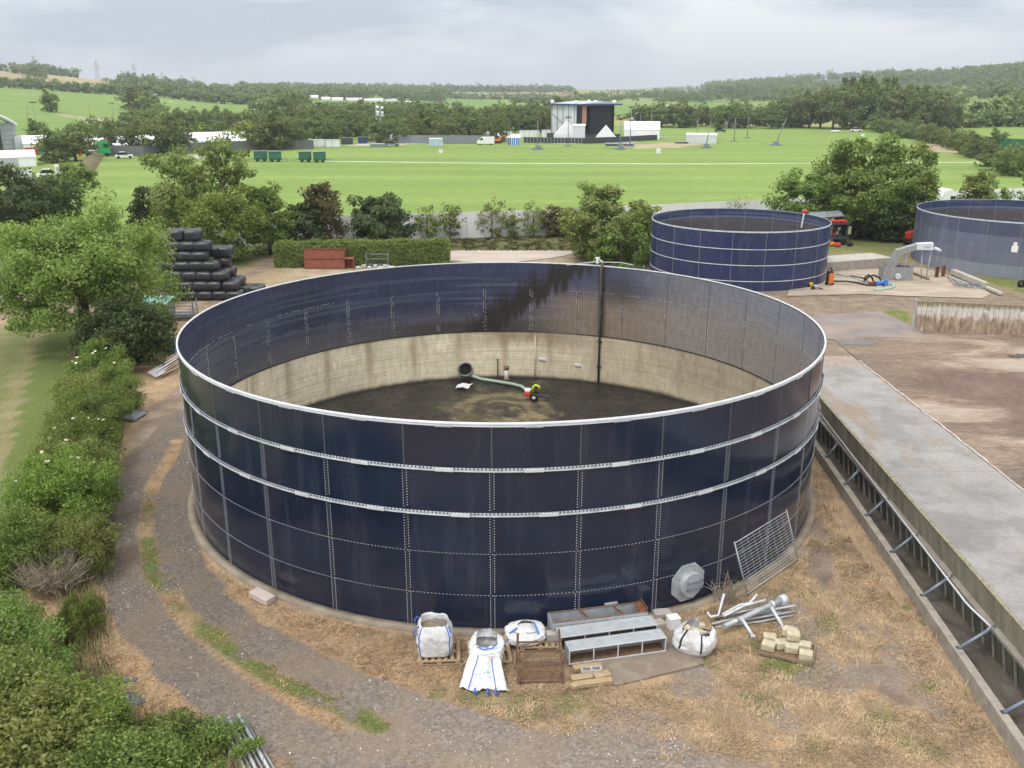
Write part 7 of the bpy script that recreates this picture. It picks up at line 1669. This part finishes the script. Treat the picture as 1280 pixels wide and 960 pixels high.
def vehicle(name, px, py, L, H_, label, mat='white', rz=0.0, kind='car', base=None):
    p = base or fb(px, py); e_ = empty(name, p, face(p) + rz, label, kind)
    if kind in ('van', 'truck'):
        m = MB(); m.prism([(-L / 2, .35), (-L / 2, H_), (L * .22, H_), (L * .38, H_ * .62), (L / 2, H_ * .5), (L / 2, .35)], -.95, .95); m.build('body', M[mat], e_)
        m = MB(); m.prism([(L * .16, H_ * .6), (L * .16, H_ * .9), (L * .24, H_ * .9), (L * .36, H_ * .6)], -.97, .97); m.build('windows', M['glass_dark'], e_)
    else:
        m = MB(); m.prism([(-L / 2, .3), (-L / 2, .75), (-L * .4, .85), (L * .45, .8), (L / 2, .65), (L / 2, .3)], -.85, .85); m.build('body', M[mat], e_)
        m = MB(); m.prism([(-L * .38, .852), (-L * .25, H_), (L * .08, H_), (L * .25, .83)], -.75, .75); m.build('windows', M['glass_dark'], e_); m = MB(); m.box((-L * .09, 0, H_ + .02), (L * .32, 1.4, .04)); m.build('roof', M[mat], e_)
    for x in (-L * .32, L * .33):
        for y in (-.8, .8):
            w_ = MB().lathe((0, 0, 0), [(.05, -.12), (.3, -.12), (.34, 0), (.3, .12), (.05, .12)], 14, 'Y').build('wheel', M['black'], e_); w_.location = (x, y, .34)
    return e_
def mast(px, ytop, ybase, label, arm=0, lean=0.0, machine=False, r=.11, lamp=True, d=None):
    p = fb(px, ybase) if d is None else far_pt(px, d); s = (p.y * math.cos(_T) + (CAM_H - p.z) * math.sin(_T)) / FPX; h = (ybase - ytop) * s if d is None else CAM_H - (ytop - 110) * s - p.z
    e_ = empty('light_mast', p, face(p), label, 'mast'); t_ = Vector((lean * h, 0, h))
    m = MB(); m.tube([(0, 0, .1), t_ * .5, t_], [r * 1.3, r, r * .8], 6); m.build('pole', M['galv_dark'], e_)
    m = MB(); m.box((0, 0, .12), (2.2 if not machine else 3.0, 1.6, .24))
    if machine: m.box((.2, 0, .7), (1.6, 1.0, 1.0), bev=.1); m.cyl((-.4, 0, .25), (-4.2, 0, .5), .08, .08, 5); m.cyl((.4, 0, .25), (3.2, 0, .5), .08, .08, 5)
    m.build('base', M['galv_dark'], e_)
    if lamp: m = MB(); m.box(tuple(t_), (1.6 + arm, .35, .30)); m.build('lamp_head', M['dark_steel'], e_)
    return e_
# main stage
p = fb(744, 174); stg = empty('main_stage', p, face(p) + R_(33), 'big black-fronted festival stage with pale grey side at the far edge of the meadow', 'stage')
Wd, Dp, Hh = 14.2, 16.0, 10.4
m = MB(); m.box((0, Dp / 2, .75), (Wd + 3, Dp + 3, 1.5)); m.build('deck', M['dark_steel'], stg)
m = MB(); m.box((0, Dp - .2, 1.5 + (Hh - 1.5) / 2), (Wd, .3, Hh - 1.5)); m.build('back_cloth', M['black_cloth'], stg)
m = MB(); m.box((-Wd / 2, Dp / 2, 1.5 + (Hh - 1.5) / 2), (.3, Dp - .7, Hh - 1.6)); m.build('grey_side', M['grey_pvc_light'], stg)
m = MB(); m.box((Wd / 2, Dp / 2, 1.5 + (Hh - 1.5) / 2), (.3, Dp - .7, Hh - 1.6)); m.build('side_cloth', M['black_cloth'], stg)
m = MB(); m.box((Wd * .18, .9, 1.5 + (Hh - 1.5) / 2), (Wd * .62 - .4, .3, Hh - 1.6)); m.build('front_cloth', M['black_cloth'], stg)
m = MB(); m.box((-Wd * .42, .4, 1.5 + (Hh - 1.5) / 2), (Wd * .14, .3, Hh - 1.6)); m.build('front_cloth', M['black_cloth'], stg)
m = MB(); m.box((-Wd * .26, 1.2, Hh * .70), (1.8, .1, Hh * .56)); m.build('banner', M['skintone_print'], stg)
m = MB(); m.prism([(-Wd / 2 - 1, Hh), (Wd / 2 + 2, Hh), (Wd / 2 + 2, Hh + .3), (2.5, Hh + 1.2), (-Wd / 2 - 1, Hh + .3)], -1.2, Dp + .6); m.build('roof', M['grey_pvc'], stg)
m = MB(); m.box((.5, -1.28, Hh + .25), (Wd + 3.1, .14, .42)); m.box((-Wd / 2 - 1.08, Dp / 2 - .3, Hh + .25), (.14, Dp + 1.6, .42)); m.build('roof_edge', M['navy_paint'], stg)
for x, y in ((-Wd / 2, 0), (-Wd / 2, Dp - 1), (Wd / 2, 0), (Wd / 2, Dp - 1), (0, 0)):
    m = MB(); m.box((x, y + .3, Hh + .95), (1.0, 1.0, 1.1), bev=.2); m.build('ballast', M['white'], stg)
for k in range(5):
    m = MB(); m.cyl((-Wd / 2 - .3, 1 + k * (Dp - 2) / 4, 0), (-Wd / 2 - .3, 1 + k * (Dp - 2) / 4, Hh), .09, .09, 6); m.build('scaffold_leg', M['galv_dark'], stg)
m = MB(); m.cyl((-Wd / 2 - .4, 1, 2), (-Wd / 2 - .4, Dp - 1, Hh * .75), .09, .09, 6); m.cyl((-Wd / 2 - 4, .5, 0), (-Wd / 2 - .5, .5, 5), .08, .08, 6); m.build('brace', M['galv_dark'], stg)
def wing(px0, px1, py, hpx, dp, label): return marquee('stage_tent', px0, px1, py, hpx, dp, label, ridge='Y', wall=.25)
wing(692, 724, 175.8, 24, 5, 'white peaked tent against the left side of the main stage')
wing(745, 769, 176.2, 19, 3.5, 'white peaked tent under the front of the main stage')
marquee('long_tent', 780, 824, 174, 21, 9, 'white ribbed tent right of the main stage', wall=.55, ridge='X')
marquee('grey_tent', 716, 731, 177, 21, 3, 'grey sheeted tower tent at the left front corner of the main stage', 'grey_pvc_light', wall=.9)
e_ = empty('crowd_barrier', fb(700, 177.5), 0, 'dark crowd barrier curving in front of the main stage', 'barrier'); o0 = Vector(e_.location)
bar = MB().box((0, 0, .8), (2.3, .08, 1.6)).mesh('panel', M['dark_steel']); bpst = MB().box((0, 0, .85), (.12, .12, 1.7)).mesh('post', M['galv'])
for k in range(38):
    u = k / 37; px = 659 + u * 158; py = 178.2 + 1.2 * math.sin(u * 3.1) - 3.2 * max(0, u - .45) ** 1.2 / .5; q = fb(px, py) - o0
    o = link(bpy.data.objects.new('panel', bar), e_); o.location = q; o.rotation_euler = (0, 0, -.15 + .5 * max(0, u - .4)); o = link(bpy.data.objects.new('post', bpst), e_); o.location = q + Vector((-1.1, -.1, 0))
container('dark_platform', 757, 792, 182.5, 2.0, 6, 'dark_steel', 'flat dark staging platform on the grass before the main stage', 'platform', roof='galv_dark')
container('dark_platform', 844, 860, 179.5, 1.6, 5, 'dark_steel', 'flat dark staging pads left of the low grey-white tent', 'platform', roof='galv_dark')
marquee('low_tent', 858, 895, 179.5, 12, 9, 'low grey-white tent standing alone on the meadow right of the main stage', 'grey_pvc_light', wall=.85)
# second stage and far tents
p = far_pt(812, 470); p.z = CAM_H - (152 - 110) / FPX * 480; s2 = empty('arched_stage', p, face(p) + R_(-12), 'second stage with dark arched front and white shell beyond the meadow trees', 'stage')
m = MB(); n = 14; arc_ = [(6.5 * math.cos(math.pi * k / n), 6.3 * math.sin(math.pi * k / n) ** .8) for k in range(n + 1)]
vs = [(x, 0, z) for x, z in arc_] + [(x - 5.5, 13, z * .98) for x, z in arc_]; m.add(vs, [(k, k + 1, n + 2 + k, n + 1 + k) for k in range(n)] + [tuple(range(n + 1, 2 * n + 2))]); m.build('shell', M['tent'], s2)
m = MB(); m.add([(x * .96, .4, z * .96) for x, z in arc_] + [(x * .96, .9, z * .96) for x, z in arc_], [tuple(range(n, -1, -1)), tuple(range(n + 1, 2 * n + 2))] + [(k, k + 1, n + 2 + k, n + 1 + k) for k in range(n)]); m.build('front_cloth', M['black_cloth'], s2)
def far_tent(px0, px1, ytop, hpx, d, label, dp=10, **k):
    px = (px0 + px1) / 2; p = far_pt(px, d); p.z = CAM_H - (ytop + hpx - 110) / FPX * d; return marquee('white_tent', px0, px1, 0, hpx, dp, label, base=p, **k)
far_tent(829, 851, 142, 9, 500, 'white tent right of the arched stage')
LT = (('white tent at the left end of the far tent camp', 383, 397, 118, 4, 1000), ('second tent of the far camp from the left', 401, 412, 120, 4, 980), ('broad pale tent of the far camp', 414, 428, 120.5, 5, 990), ('long roof in the middle of the far camp', 432, 452, 121, 4, 1010), ('long white roof above the masts', 455, 478, 122, 4, 1000),
      ('grey-white roof right of the masts', 481, 500, 121.5, 5, 1020), ('tent below the long roof of the far camp', 434, 447, 127.5, 3.5, 900), ('small white tent right of the masts', 506, 514, 125, 4, 950), ('pale tent left of the purple crane', 515, 528, 133, 4, 800), ('white tent right of the purple crane', 530, 543, 132.5, 5, 800), ('bright white roof among the trees right of the purple crane', 582, 594, 138, 4.5, 620), ('pale tent on the slope beyond the main stage roof', 826, 836, 129, 4, 900))
for nm, a, b, y, h, d in LT: far_tent(a, b, y, h, d, nm)
for a, b, y, h, d, lab in ((20, 50, 158, 15, 262, 'white marquee behind the trees left of the tall dark tree'), (98, 130, 160, 17, 268, 'white marquee glimpsed between the trees above the green lorry'), (132, 160, 161, 16, 270, 'white marquee glimpsed behind the trees above the white car'), (162, 188, 160, 16, 270, 'white marquee behind the trees right of the white car'),
                         (214, 262, 158, 17, 272, 'long white marquee in the gap left of the tall thin tree'), (264, 304, 158, 17, 272, 'white marquee right behind the tall thin tree'), (314, 336, 162, 13, 274, 'white marquee glimpsed above the green trailers')):
    far_tent(a, b, y, h, d, lab, wall=.4)
# hardstanding: cabins, containers, vehicles
container('white_cabin', 386, 406, 183.5, 8, 3, 'white', 'long white cabin at the left end of the hardstanding, the left one of two', 'cabin'); container('white_cabin', 407, 425, 183.8, 8, 3, 'white', 'white cabin joined to the right of the first one on the hardstanding', 'cabin')
container('dark_cabin', 427, 441, 180.5, 7, 4, 'dark_steel', 'dark flat-roofed cabin right of the two white cabins', 'cabin', roof='dark_steel'); container('dark_cabin', 448, 459, 179.5, 7, 4, 'navy_paint', 'dark blue cabin behind the row of cabins', 'cabin', roof='dark_steel')
container('white_container', 480, 496, 175.5, 8, 3, 'grey_pvc_light', 'pale grey container behind the pale hardstanding, right of the tall mast', 'container')
container('pale_blue_container', 537, 553, 183, 9, 3, 'pale_blue', 'pale blue striped container alone on the meadow', 'container', roof='white')
container('flat_trailer', 463, 482, 183.5, 3, 3, 'galv_dark', 'low grey flat trailer on the hardstanding', 'trailer', roof='galv'); vehicle('pickup', 489, 183, 4.6, 1.7, 'grey pickup beside the low flat trailer', 'galv_dark')
container('box_lorry', 503, 524, 169.5, 4.5, 3, 'red', 'red and white lorry body behind the fence in the middle distance', 'lorry', roof='white')
vehicle('white_van', 607, 181, 5.0, 2.2, 'white van parked left of the blue toilets', 'white', R_(180), 'van')
p = fb(622, 179); dg = empty('orange_digger', p, face(p), 'small orange digger right of the white van', 'digger'); m = MB(); m.box((0, 0, .9), (2.0, 1.4, .8), bev=.15); m.build('body', M['orange'], dg); m = MB(); m.box((-.3, 0, 1.75), (1.0, 1.1, .9)); m.build('cab', M['glass_dark'], dg); m = MB(); m.tube([(.9, 0, 1.2), (2.0, 0, 2.4), (2.9, 0, 1.4), (2.7, 0, .4)], .16, 6); m.build('arm', M['orange'], dg); m = MB(); m.box((0, -.7, .3), (2.4, .35, .6), bev=.15); m.box((0, .7, .3), (2.4, .35, .6), bev=.15); m.build('tracks', M['black'], dg)
for k in range(3):
    container('portable_toilet', 634 + k * 5.4, 639 + k * 5.4, 181.2, 8.5, 1.3, 'blue_paint' if k else 'navy_paint', ('dark blue portable toilet, the left of three', 'blue portable toilet, the middle of three', 'blue portable toilet, the right of three')[k], 'toilet', roof='white')
marquee('awning', 610, 650, 176.5, 8, 6, 'white low marquee behind the white van and toilets', wall=.45)
container('white_trailer', 605, 624, 171, 7.5, 3, 'white', 'white box trailer left behind the low marquee', 'trailer'); container('white_trailer', 628, 640, 171, 6, 3, 'grey_pvc_light', 'greyish box trailer between the two white ones', 'trailer'); container('white_trailer', 649, 674, 172, 8, 3, 'white', 'long white box trailer behind the masts', 'trailer'); container('white_trailer', 677, 702, 172, 8.5, 3, 'white', 'white box trailer left of the main stage', 'trailer')
# green trailers on the meadow
def green_trailer(px0, px1, py, label, side):
    p = fb((px0 + px1) / 2, py); s = mpp(gp((px0 + px1) / 2, py)); w_ = (px1 - px0) * s; e_ = empty('green_trailer', p, face(p), label, 'trailer', 'green trailers on the meadow')
    m = MB(); m.box((0, 0, .3 + 1.0), (w_, 1.6, 1.85)); m.build('body', M['green_paint'], e_); m = MB(); m.box((0, -.82, 1.1), (w_ * .8, .04, .08)); m.box((0, -.82, 1.6), (w_ * .8, .04, .06)); m.box((0, 0, 2.26), (w_ * 1.02, 1.64, .06)); m.build('rib', M['galv_dark'], e_)
    m = MB(); m.tube([(side * w_ / 2, 0, .45), (side * (w_ / 2 + 1.0), 0, .7), (side * (w_ / 2 + 1.3), 0, .2)], .08, 6); m.build('tow_bar', M['galv_dark'], e_)
    for x in (-w_ * .25, w_ * .25):
        w2 = MB().lathe((0, 0, 0), [(.05, -.1), (.34, -.1), (.38, 0), (.34, .1), (.05, .1)], 14, 'Y').build('wheel', M['black'], e_); w2.location = (x, -.7, .38)
green_trailer(318, 334.5, 201.5, 'dark green trailer, leftmost of the four on the meadow', -1); green_trailer(336.5, 352, 202, 'dark green trailer, second from the left of the four on the meadow', 1); green_trailer(374, 389.5, 202.3, 'dark green trailer, third from the left of the four on the meadow', -1); green_trailer(392, 407.5, 202.6, 'dark green trailer, rightmost of the four on the meadow', 1)
# green lorry, white car and earth bank at the left
p = fb(108, 196); gl = empty('green_lorry', p, face(p), 'bright green lorry with a dark green skeletal load left of the meadow', 'lorry')
m = MB(); m.prism([(2.6, .8), (2.6, 3.3), (2.9, 3.6), (5.0, 3.4), (5.5, 2.2), (5.5, .8)], -1.2, 1.2); m.build('cab', M['green_truck'], gl); m = MB(); m.prism([(4.0, 2.1), (4.0, 3.0), (5.0, 3.0), (5.3, 2.1)], -1.23, 1.23); m.build('windows', M['glass_dark'], gl)
m = MB(); m.box((-1.5, 0, 1.0), (9, 1.6, .35)); m.build('chassis', M['dark_steel'], gl); m = MB()
for k in range(9): m.box((-5.5 + k * .9, random.uniform(-.6, .6), 1.8 + random.uniform(-.2, .5)), (1.3, .8, random.uniform(.4, 1.1)), (random.uniform(-.4, .4), random.uniform(-.3, .3), random.uniform(-.6, .6)))
m.build('load', M['green_paint'], gl); m = MB(); m.box((-1.3, -1.3, .8), (1.0, .1, 1.1)); m.build('orange_board', M['orange'], gl)
for x in (-5, -3.8, 1.4, 4.6):
    for y in (-1, 1):
        w2 = MB().lathe((0, 0, 0), [(.1, -.14), (.48, -.14), (.52, 0), (.48, .14), (.1, .14)], 16, 'Y').build('wheel', M['black'], gl); w2.location = (x, y, .52)
vehicle('white_car', 155.5, 198, 3.9, 1.45, 'small white car parked on the grass right of the green lorry')
a, b = fb(100, 222), fb(120, 194); bank = []; m = MB(); n = 26; nn_ = 9; dd = (b - a); sd_ = Vector((-dd.y, dd.x, 0)).normalized(); vs = []; fs = []
for i in range(n):
    for j in range(nn_):
        u = i / (n - 1); v = j / (nn_ - 1) * 2 - 1; q = a + dd * u + sd_ * v * 1.9; vs.append((q.x, q.y, 1.4 * max(0, 1 - v * v) * (1 - abs(2 * u - 1) ** 8) + random.uniform(-.08, .08) - .05))
for i in range(n - 1):
    for j in range(nn_ - 1): k = i * nn_ + j; fs.append((k, k + nn_, k + nn_ + 1, k + 1))
m.smooth = True; m.add(vs, fs); M['bank'] = pmat('bank_soil', (.17, .14, .075), .95, .25, .5, 0, .1, (.15, .16, .06), .6, .3, obj=False); o = m.build('earth_bank', M['bank']); tag(o, kind='structure')
# left edge: stage shell, tent, cabins
p = fb(8, 192); ls = empty('left_stage', p, face(p) + R_(12), 'grey scaffold stage with a white curved roof at the left edge', 'stage')
m = MB(); n = 10; vs = []; 
for k in range(n + 1):
    u = k / n; x = -9 + 12.5 * u; z = 7.2 + 4.6 * math.cos(u * math.pi * .5) ** .9; vs += [(x, -.5, z), (x, 9, z), (x, -.5, z - .5), (x, 9, z - .5)]
m.smooth = True; m.add(vs, [f for k in range(n) for f in ((4 * k, 4 * k + 4, 4 * k + 5, 4 * k + 1), (4 * k + 2, 4 * k + 3, 4 * k + 7, 4 * k + 6), (4 * k, 4 * k + 2, 4 * k + 6, 4 * k + 4))] + [(4 * n, 4 * n + 2, 4 * n + 3, 4 * n + 1)]); m.build('roof', M['tent'], ls)
m = MB(); m.box((-2.2, 5, 3.6), (11.5, 5, 7.2)); m.build('grey_cladding', M['grey_pvc'], ls); m = MB(); m.box((-3.2, 2.3, 3.2), (6.2, .3, 5.6)); m.build('dark_opening', M['dark_steel'], ls)
m = MB(); m.box((4.4, 4, 2.0), (3.4, 5, 4.0)); m.build('side_cladding', M['grey_pvc_light'], ls)
for k in range(6):
    m = MB(); m.box((-2.2, 2.2, 1.2 + k * 1.1), (11.4, .1, .16)); m.build('scaffold_rail', M['galv'], ls)
marquee('white_marquee', -14, 43, 209, 19, 10, 'bright white marquee with a grey doorway at the left edge', wall=.62, dark=True)
container('red_cabin', 33, 46, 193.5, 8, 3, 'red', 'red-brown cabin right of the left-edge stage', 'cabin', roof='red'); container('grey_cabin', 46, 62, 192.5, 9, 3, 'grey_pvc_light', 'pale grey cabin left of the green lorry', 'cabin')
container('dark_cabin', 64, 76, 190, 7, 3, 'dark_steel', 'dark cabin behind the green lorry', 'cabin', roof='galv_dark')
container('white_sign', 98, 107, 177.5, 4, .3, 'white', 'white board raised behind the green lorry', 'sign', base=fb(102, 190) + Vector((0, 0, 3.0)), roof='white')
container('white_cabin', 12, 40, 224, 9, 3, 'white', 'low white shed among the dark evergreens at the left', 'shed'); container('white_cabin', 71, 80, 222, 14, 2, 'white', 'upright white cabin with red side by the thorn tree', 'cabin', roof='white')
p = fb(77, 222); 
vehicle('white_car', 62, 222, 4.2, 1.5, 'white car half hidden by the dark evergreens at the left')
# light masts round the stage
for px, yt, yb, ln, mach, lab in ((672, 150, 187, 0, True, 'slim mast with a machine base left of the main stage'), (710, 148, 182.5, 0, False, 'slim dark mast on the grass before the left of the main stage'), (787.5, 136, 183.5, 0, False, 'tall dark mast on the grass at the right of the main stage'), (775, 150, 187, 0, True, 'mast with a wide machine base before the main stage'),
                              (813, 141, 167, 0, False, 'pale thin mast before the ribbed tent, the right one'), (800, 143, 168, 0, False, 'pale thin mast before the ribbed tent, the left one'), (871, 148, 179, 0, False, 'dark mast standing in front of the low grey-white tent'), (882, 152, 185, .14, True, 'leaning mast with a machine base right of the low grey-white tent'), (917.5, 147, 176.5, 0, False, 'dark mast with a wide lamp head, left of a similar one'), (934, 145, 172.5, 0, False, 'dark mast with a wide lamp head, right of a similar one'), (969, 148, 181.5, .33, True, 'steeply leaning mast with a machine base before the tall dark trees')):
    mast(px, yt, yb, lab, 1.2 if 'wide lamp' in lab else 0, ln, mach, .13, lamp=ln == 0)
for px, yt, d, lab in ((38, 127, 330, 'floodlight pole on the hillside left of the lone round tree'), (29, 128, 345, 'thin pole at the far left of the hillside'), (137, 128, 420, 'pole on the hillside between the lone tree and the wide clump'), (108, 128, 440, 'thin pole on the hillside right of the lone round tree')):
    mast(px, yt, 0, lab, .5, 0, False, .12, lamp=px in (38, 137), d=d)
# tall lattice masts on the hardstanding
for px, yt, hd, lab in ((472, 124, False, 'tall pale lattice mast at the back of the hardstanding'), (476.5, 130, True, 'mast hung with white drums right beside the tall lattice mast')):
    p = fb(px, 176); s = mpp(gp(px, 176)); h = CAM_H - (yt - 110) * s * 1.05; e_ = empty('lattice_mast', p, face(p), lab, 'mast'); m = MB()
    for x in (-.3, .3):
        for y in (-.3, .3): m.cyl((x, y, 0), (x * .6, y * .6, h), .07, .05, 5)
    for k in range(int(h / 1.2)): m.cyl((-.3, -.3, k * 1.2), (.3, -.3, k * 1.2 + 1.2), .04, .04, 4); m.cyl((.3, .3, k * 1.2), (-.3, .3, k * 1.2 + 1.2), .04, .04, 4)
    m.build('lattice', M['galv_light'], e_)
    if hd:
        for z in (h - .5, h - 2.0, h - 2.6):
            m = MB(); m.cyl((-.7, -.4, z - .4), (-.7, -.4, z + .5), .45, .45, 10); m.cyl((.7, -.4, z - .6), (.7, -.4, z + .3), .4, .4, 10); m.build('drum', M['white'], e_)
    m = MB(); m.box((0, 0, .5), (2.2, 2.2, 1.0)); m.cyl((-3, 0, 0), (-.3, 0, 4), .06, .06, 5); m.cyl((3, 0, 0), (.3, 0, 4), .06, .06, 5); m.build('base', M['galv'], e_)
def tower(px, ytop, d, label, mat, w_=1.2, head=None):
    p = far_pt(px, d); h = CAM_H - (ytop - 110) / FPX * d - p.z; e_ = empty('tower', p, face(p), label, 'tower'); m = MB()
    for x in (-w_ / 2, w_ / 2): m.cyl((x, 0, 0), (x * .8, 0, h), .16, .14, 5)
    for k in range(int(h / 1.5)): m.cyl((-w_ / 2, 0, k * 1.5), (w_ / 2, 0, k * 1.5 + 1.5), .09, .09, 4)
    m.build('frame', M[mat], e_); m = MB(); m.box((0, 0, h), head or (w_ * 1.6, .6, .6)); m.build('head', M[mat], e_); return e_
tower(550, 125, 560, 'purple tower crane among the far trees', 'purple', 1.4, (7.0, .5, .5)); tower(437, 133, 560, 'teal tower top among the far trees', 'teal', 2.2, (3.6, 2.5, 1.6)); tower(193, 117, 540, 'white and blue tower on the hillside left of the wide dark clump', 'pale_blue', 1.2)
# electricity pylons on the skyline
def pylon(px, ytop, d, label):
    p = far_pt(px, d); h = CAM_H - (ytop - 110) / FPX * d - p.z; e_ = empty('pylon', p, face(p) + .5, label, 'pylon', 'pylons on the skyline'); m = MB(); b = h * .11; r = d * .00016
    for x in (-1, 1):
        for y in (-1, 1): m.cyl((x * b, y * b, 0), (x * b * .18, y * b * .18, h * .9), r, r * .7, 4); m.cyl((x * b * .18, y * b * .18, h * .9), (0, 0, h), r * .7, r * .6, 4)
    for k in range(6):
        z0, z1 = h * .15 * k, h * .15 * (k + 1); s0, s1 = b * (1 - .82 * z0 / (h * .9)), b * (1 - .82 * z1 / (h * .9))
        for y in (-1, 1): m.cyl((-s0, y * s0, z0), (s1, y * s1, z1), r * .6, r * .6, 3); m.cyl((s0, y * s0, z0), (-s1, y * s1, z1), r * .6, r * .6, 3)
    m.build('lattice', M['galv'], e_); m = MB()
    for z, w_ in ((.62, .17), (.75, .22), (.88, .15)): m.box((0, 0, h * z), (h * w_ * 2, r * 2, r * 1.6))
    m.build('cross_arm', M['galv'], e_)
for px, y, d, lab in ((47, 76, 1500, 'pylon over the ridge woods at the far left'), (124, 81, 1450, 'largest pylon on the skyline right of the stubble field'), (170, 83, 1700, 'tall pylon right of the largest one'), (204, 92, 2300, 'fainter pylon, third from the right of the line'), (228, 95, 2700, 'faint pylon, second from the right of the line'), (243, 97, 3000, 'faintest pylon at the right end of the line')): pylon(px, y, d, lab)
# boards and machines on the meadow
for px, y, w_, h, lab in ((823, 192, 5, 5.5, 'white square board on the meadow below the main stage'), (551, 191.5, 4, 4, 'small white square board on the meadow below the pale blue container'), (1078, 172, 4, 4, 'small white board near the far right corner of the meadow')): container('board', px - w_ / 2, px + w_ / 2, y, h, .12, 'white', lab, 'board', roof='white')
vehicle('white_car', 1070, 164.5, 4.2, 1.5, 'white car at the foot of the tall dark trees', 'white'); p = fb(1067, 160); rt = empty('red_tractor', p, face(p), 'small red tractor beside the white car under the tall dark trees', 'tractor'); MB().box((-.8, 0, 1.1), (2.4, 1.2, 1.0), bev=.15).build('bonnet', M['red'], rt); MB().box((1.0, 0, 1.7), (1.6, 1.5, 1.9), bev=.1).build('cab', M['glass_dark'], rt)
for x, r in ((-1.3, .55), (1.2, .85)):
    for y in (-.8, .8): w2 = MB().lathe((0, 0, 0), [(.1, -.15), (r, -.15), (r, .15), (.1, .15)], 16, 'Y').build('wheel', M['black'], rt); w2.location = (x, y, r)
p = fb(1044, 165); o = MB().box((0, 0, .3), (3.0, 1.8, .5), bev=.15).build('white_pallet_wrap', M['white']); m = MB(); m.box((0, 0, .04), (3.1, 1.9, .08)); m.build('base', M['wood_old'], o); o.location = p; tag(o, 'low white wrapped load lying on the far grass before the tall trees', 'load')
container('small_cabin', 905, 916, 160, 8, 2.5, 'grey_pvc_light', 'pale grey cabin half in the trees beyond the meadow, left of the lamp masts', 'cabin'); container('small_cabin', 960, 969, 158, 5, 2.5, 'white', 'small white cabin left of the tall dark trees', 'cabin'); vehicle('dark_car', 900, 165, 4.4, 1.7, 'dark car on the far grass left of the lamp masts', 'dark_steel')
# right edge: containers and screens
container('blue_white_cabin', 1184, 1197, 178.5, 4.5, 3, 'blue_paint', 'blue and white cabin at the end of the right hedge', 'cabin', roof='white'); container('white_top_box', 1184.5, 1196.5, 178.5, 3.6, 2.8, 'white', 'white upper half of the blue and white cabin', 'cabin', base=fb(1190.5, 178.5) + Vector((0, .1, 1.12)), roof='white')
p0, p1 = fb(1198.5, 178.5), fb(1231, 182.5); mh = empty('painted_hoarding', p0, math.atan2(p1.y - p0.y, p1.x - p0.x), 'dark hoarding with big white brushed strokes right of the blue and white cabin', 'hoarding'); ln_ = (p1 - p0).length
MB().box((ln_ / 2, 0, 1.1), (ln_, .12, 2.2)).build('boards', M['dark_steel'], mh); rs = random.Random(2)
for k in range(13):
    m = MB(); m.box((.5 + k * (ln_ - 1) / 12.5, -.09, 1.15), (.30, .03, 1.5 + rs.uniform(-.3, .3)), (0, rs.uniform(-.25, .25), 0))
    if k % 3 != 1: m.box((.5 + k * (ln_ - 1) / 12.5 + .25, -.085, 1.7 - .5 * (k % 2)), (.42, .03, .28))
    m.build('white_stroke', M['white'], mh)
container('dark_bin', 1229.5, 1245, 190.5, 9, 2.2, 'dark_steel', 'dark open bin at the right end of the painted hoarding', 'bin', roof='galv_dark')
e_ = run('green_screen', [fb(1232, 182) , fb(1262, 185), fb(1320, 187)], 2.4, 3.0, 'green_paint', 'dark green mesh screen behind the small trees at the right end of the meadow')
# far houses
def house(px, ytop, d, w_, dp, hw, hr, wm, rm, label, rz=0.0):
    p = far_pt(px, d); p.z = CAM_H - (ytop - 110) / FPX * d - hw - hr; e_ = empty('far_house', p, face(p) + rz, label, 'house'); MB().box((0, dp / 2, hw / 2), (w_, dp, hw)).build('wall', M[wm], e_)
    MB().add([(-w_ / 2 - .4, -.5, hw), (w_ / 2 + .4, -.5, hw), (w_ / 2 + .4, dp + .5, hw), (-w_ / 2 - .4, dp + .5, hw), (-w_ / 2, dp / 2, hw + hr), (w_ / 2, dp / 2, hw + hr)], [(0, 1, 5, 4), (2, 3, 4, 5), (1, 2, 5), (3, 0, 4), (3, 2, 1, 0)]).build('roof', M[rm], e_)
    for k in range(max(2, int(w_ / 5))): MB().box((-w_ / 2 + (k + .5) * w_ / max(2, int(w_ / 5)), -.05, hw * .5), (1.6, .1, hw * .4)).build('window', M['glass_dark'], e_)
house(710, 116.5, 1250, 23, 12, 6, 4.5, 'brick', 'brick', 'long brown barn with a brown roof on the slope above the main stage')
house(1022, 128, 640, 5.5, 6, 3.2, 2.2, 'white', 'galv', 'white house showing through the tall dark trees, the left one'); house(1029, 127, 640, 4.5, 6, 3.2, 2.0, 'white', 'brick', 'white house showing through the tall dark trees, the right one'); house(206, 124.5, 720, 9, 7, 2.5, 2, 'white', 'stone_white', 'pale farm roof at the end of the green hillside')
# ------------------------------------------------------------------ air
t = NT('haze'); t.n.remove(t.b); pv = t.new('ShaderNodeVolumePrincipled'); pv.inputs['Color'].default_value = (.86, .92, 1.0, 1); pv.inputs['Density'].default_value = HAZE; pv.inputs['Anisotropy'].default_value = .2
t.L(pv.outputs[0], t.out.inputs['Volume'])
hz = MB().box((0, 3500, 69), (17000, 12600, 190)).build('haze', t.m); hz['kind'] = 'stuff'
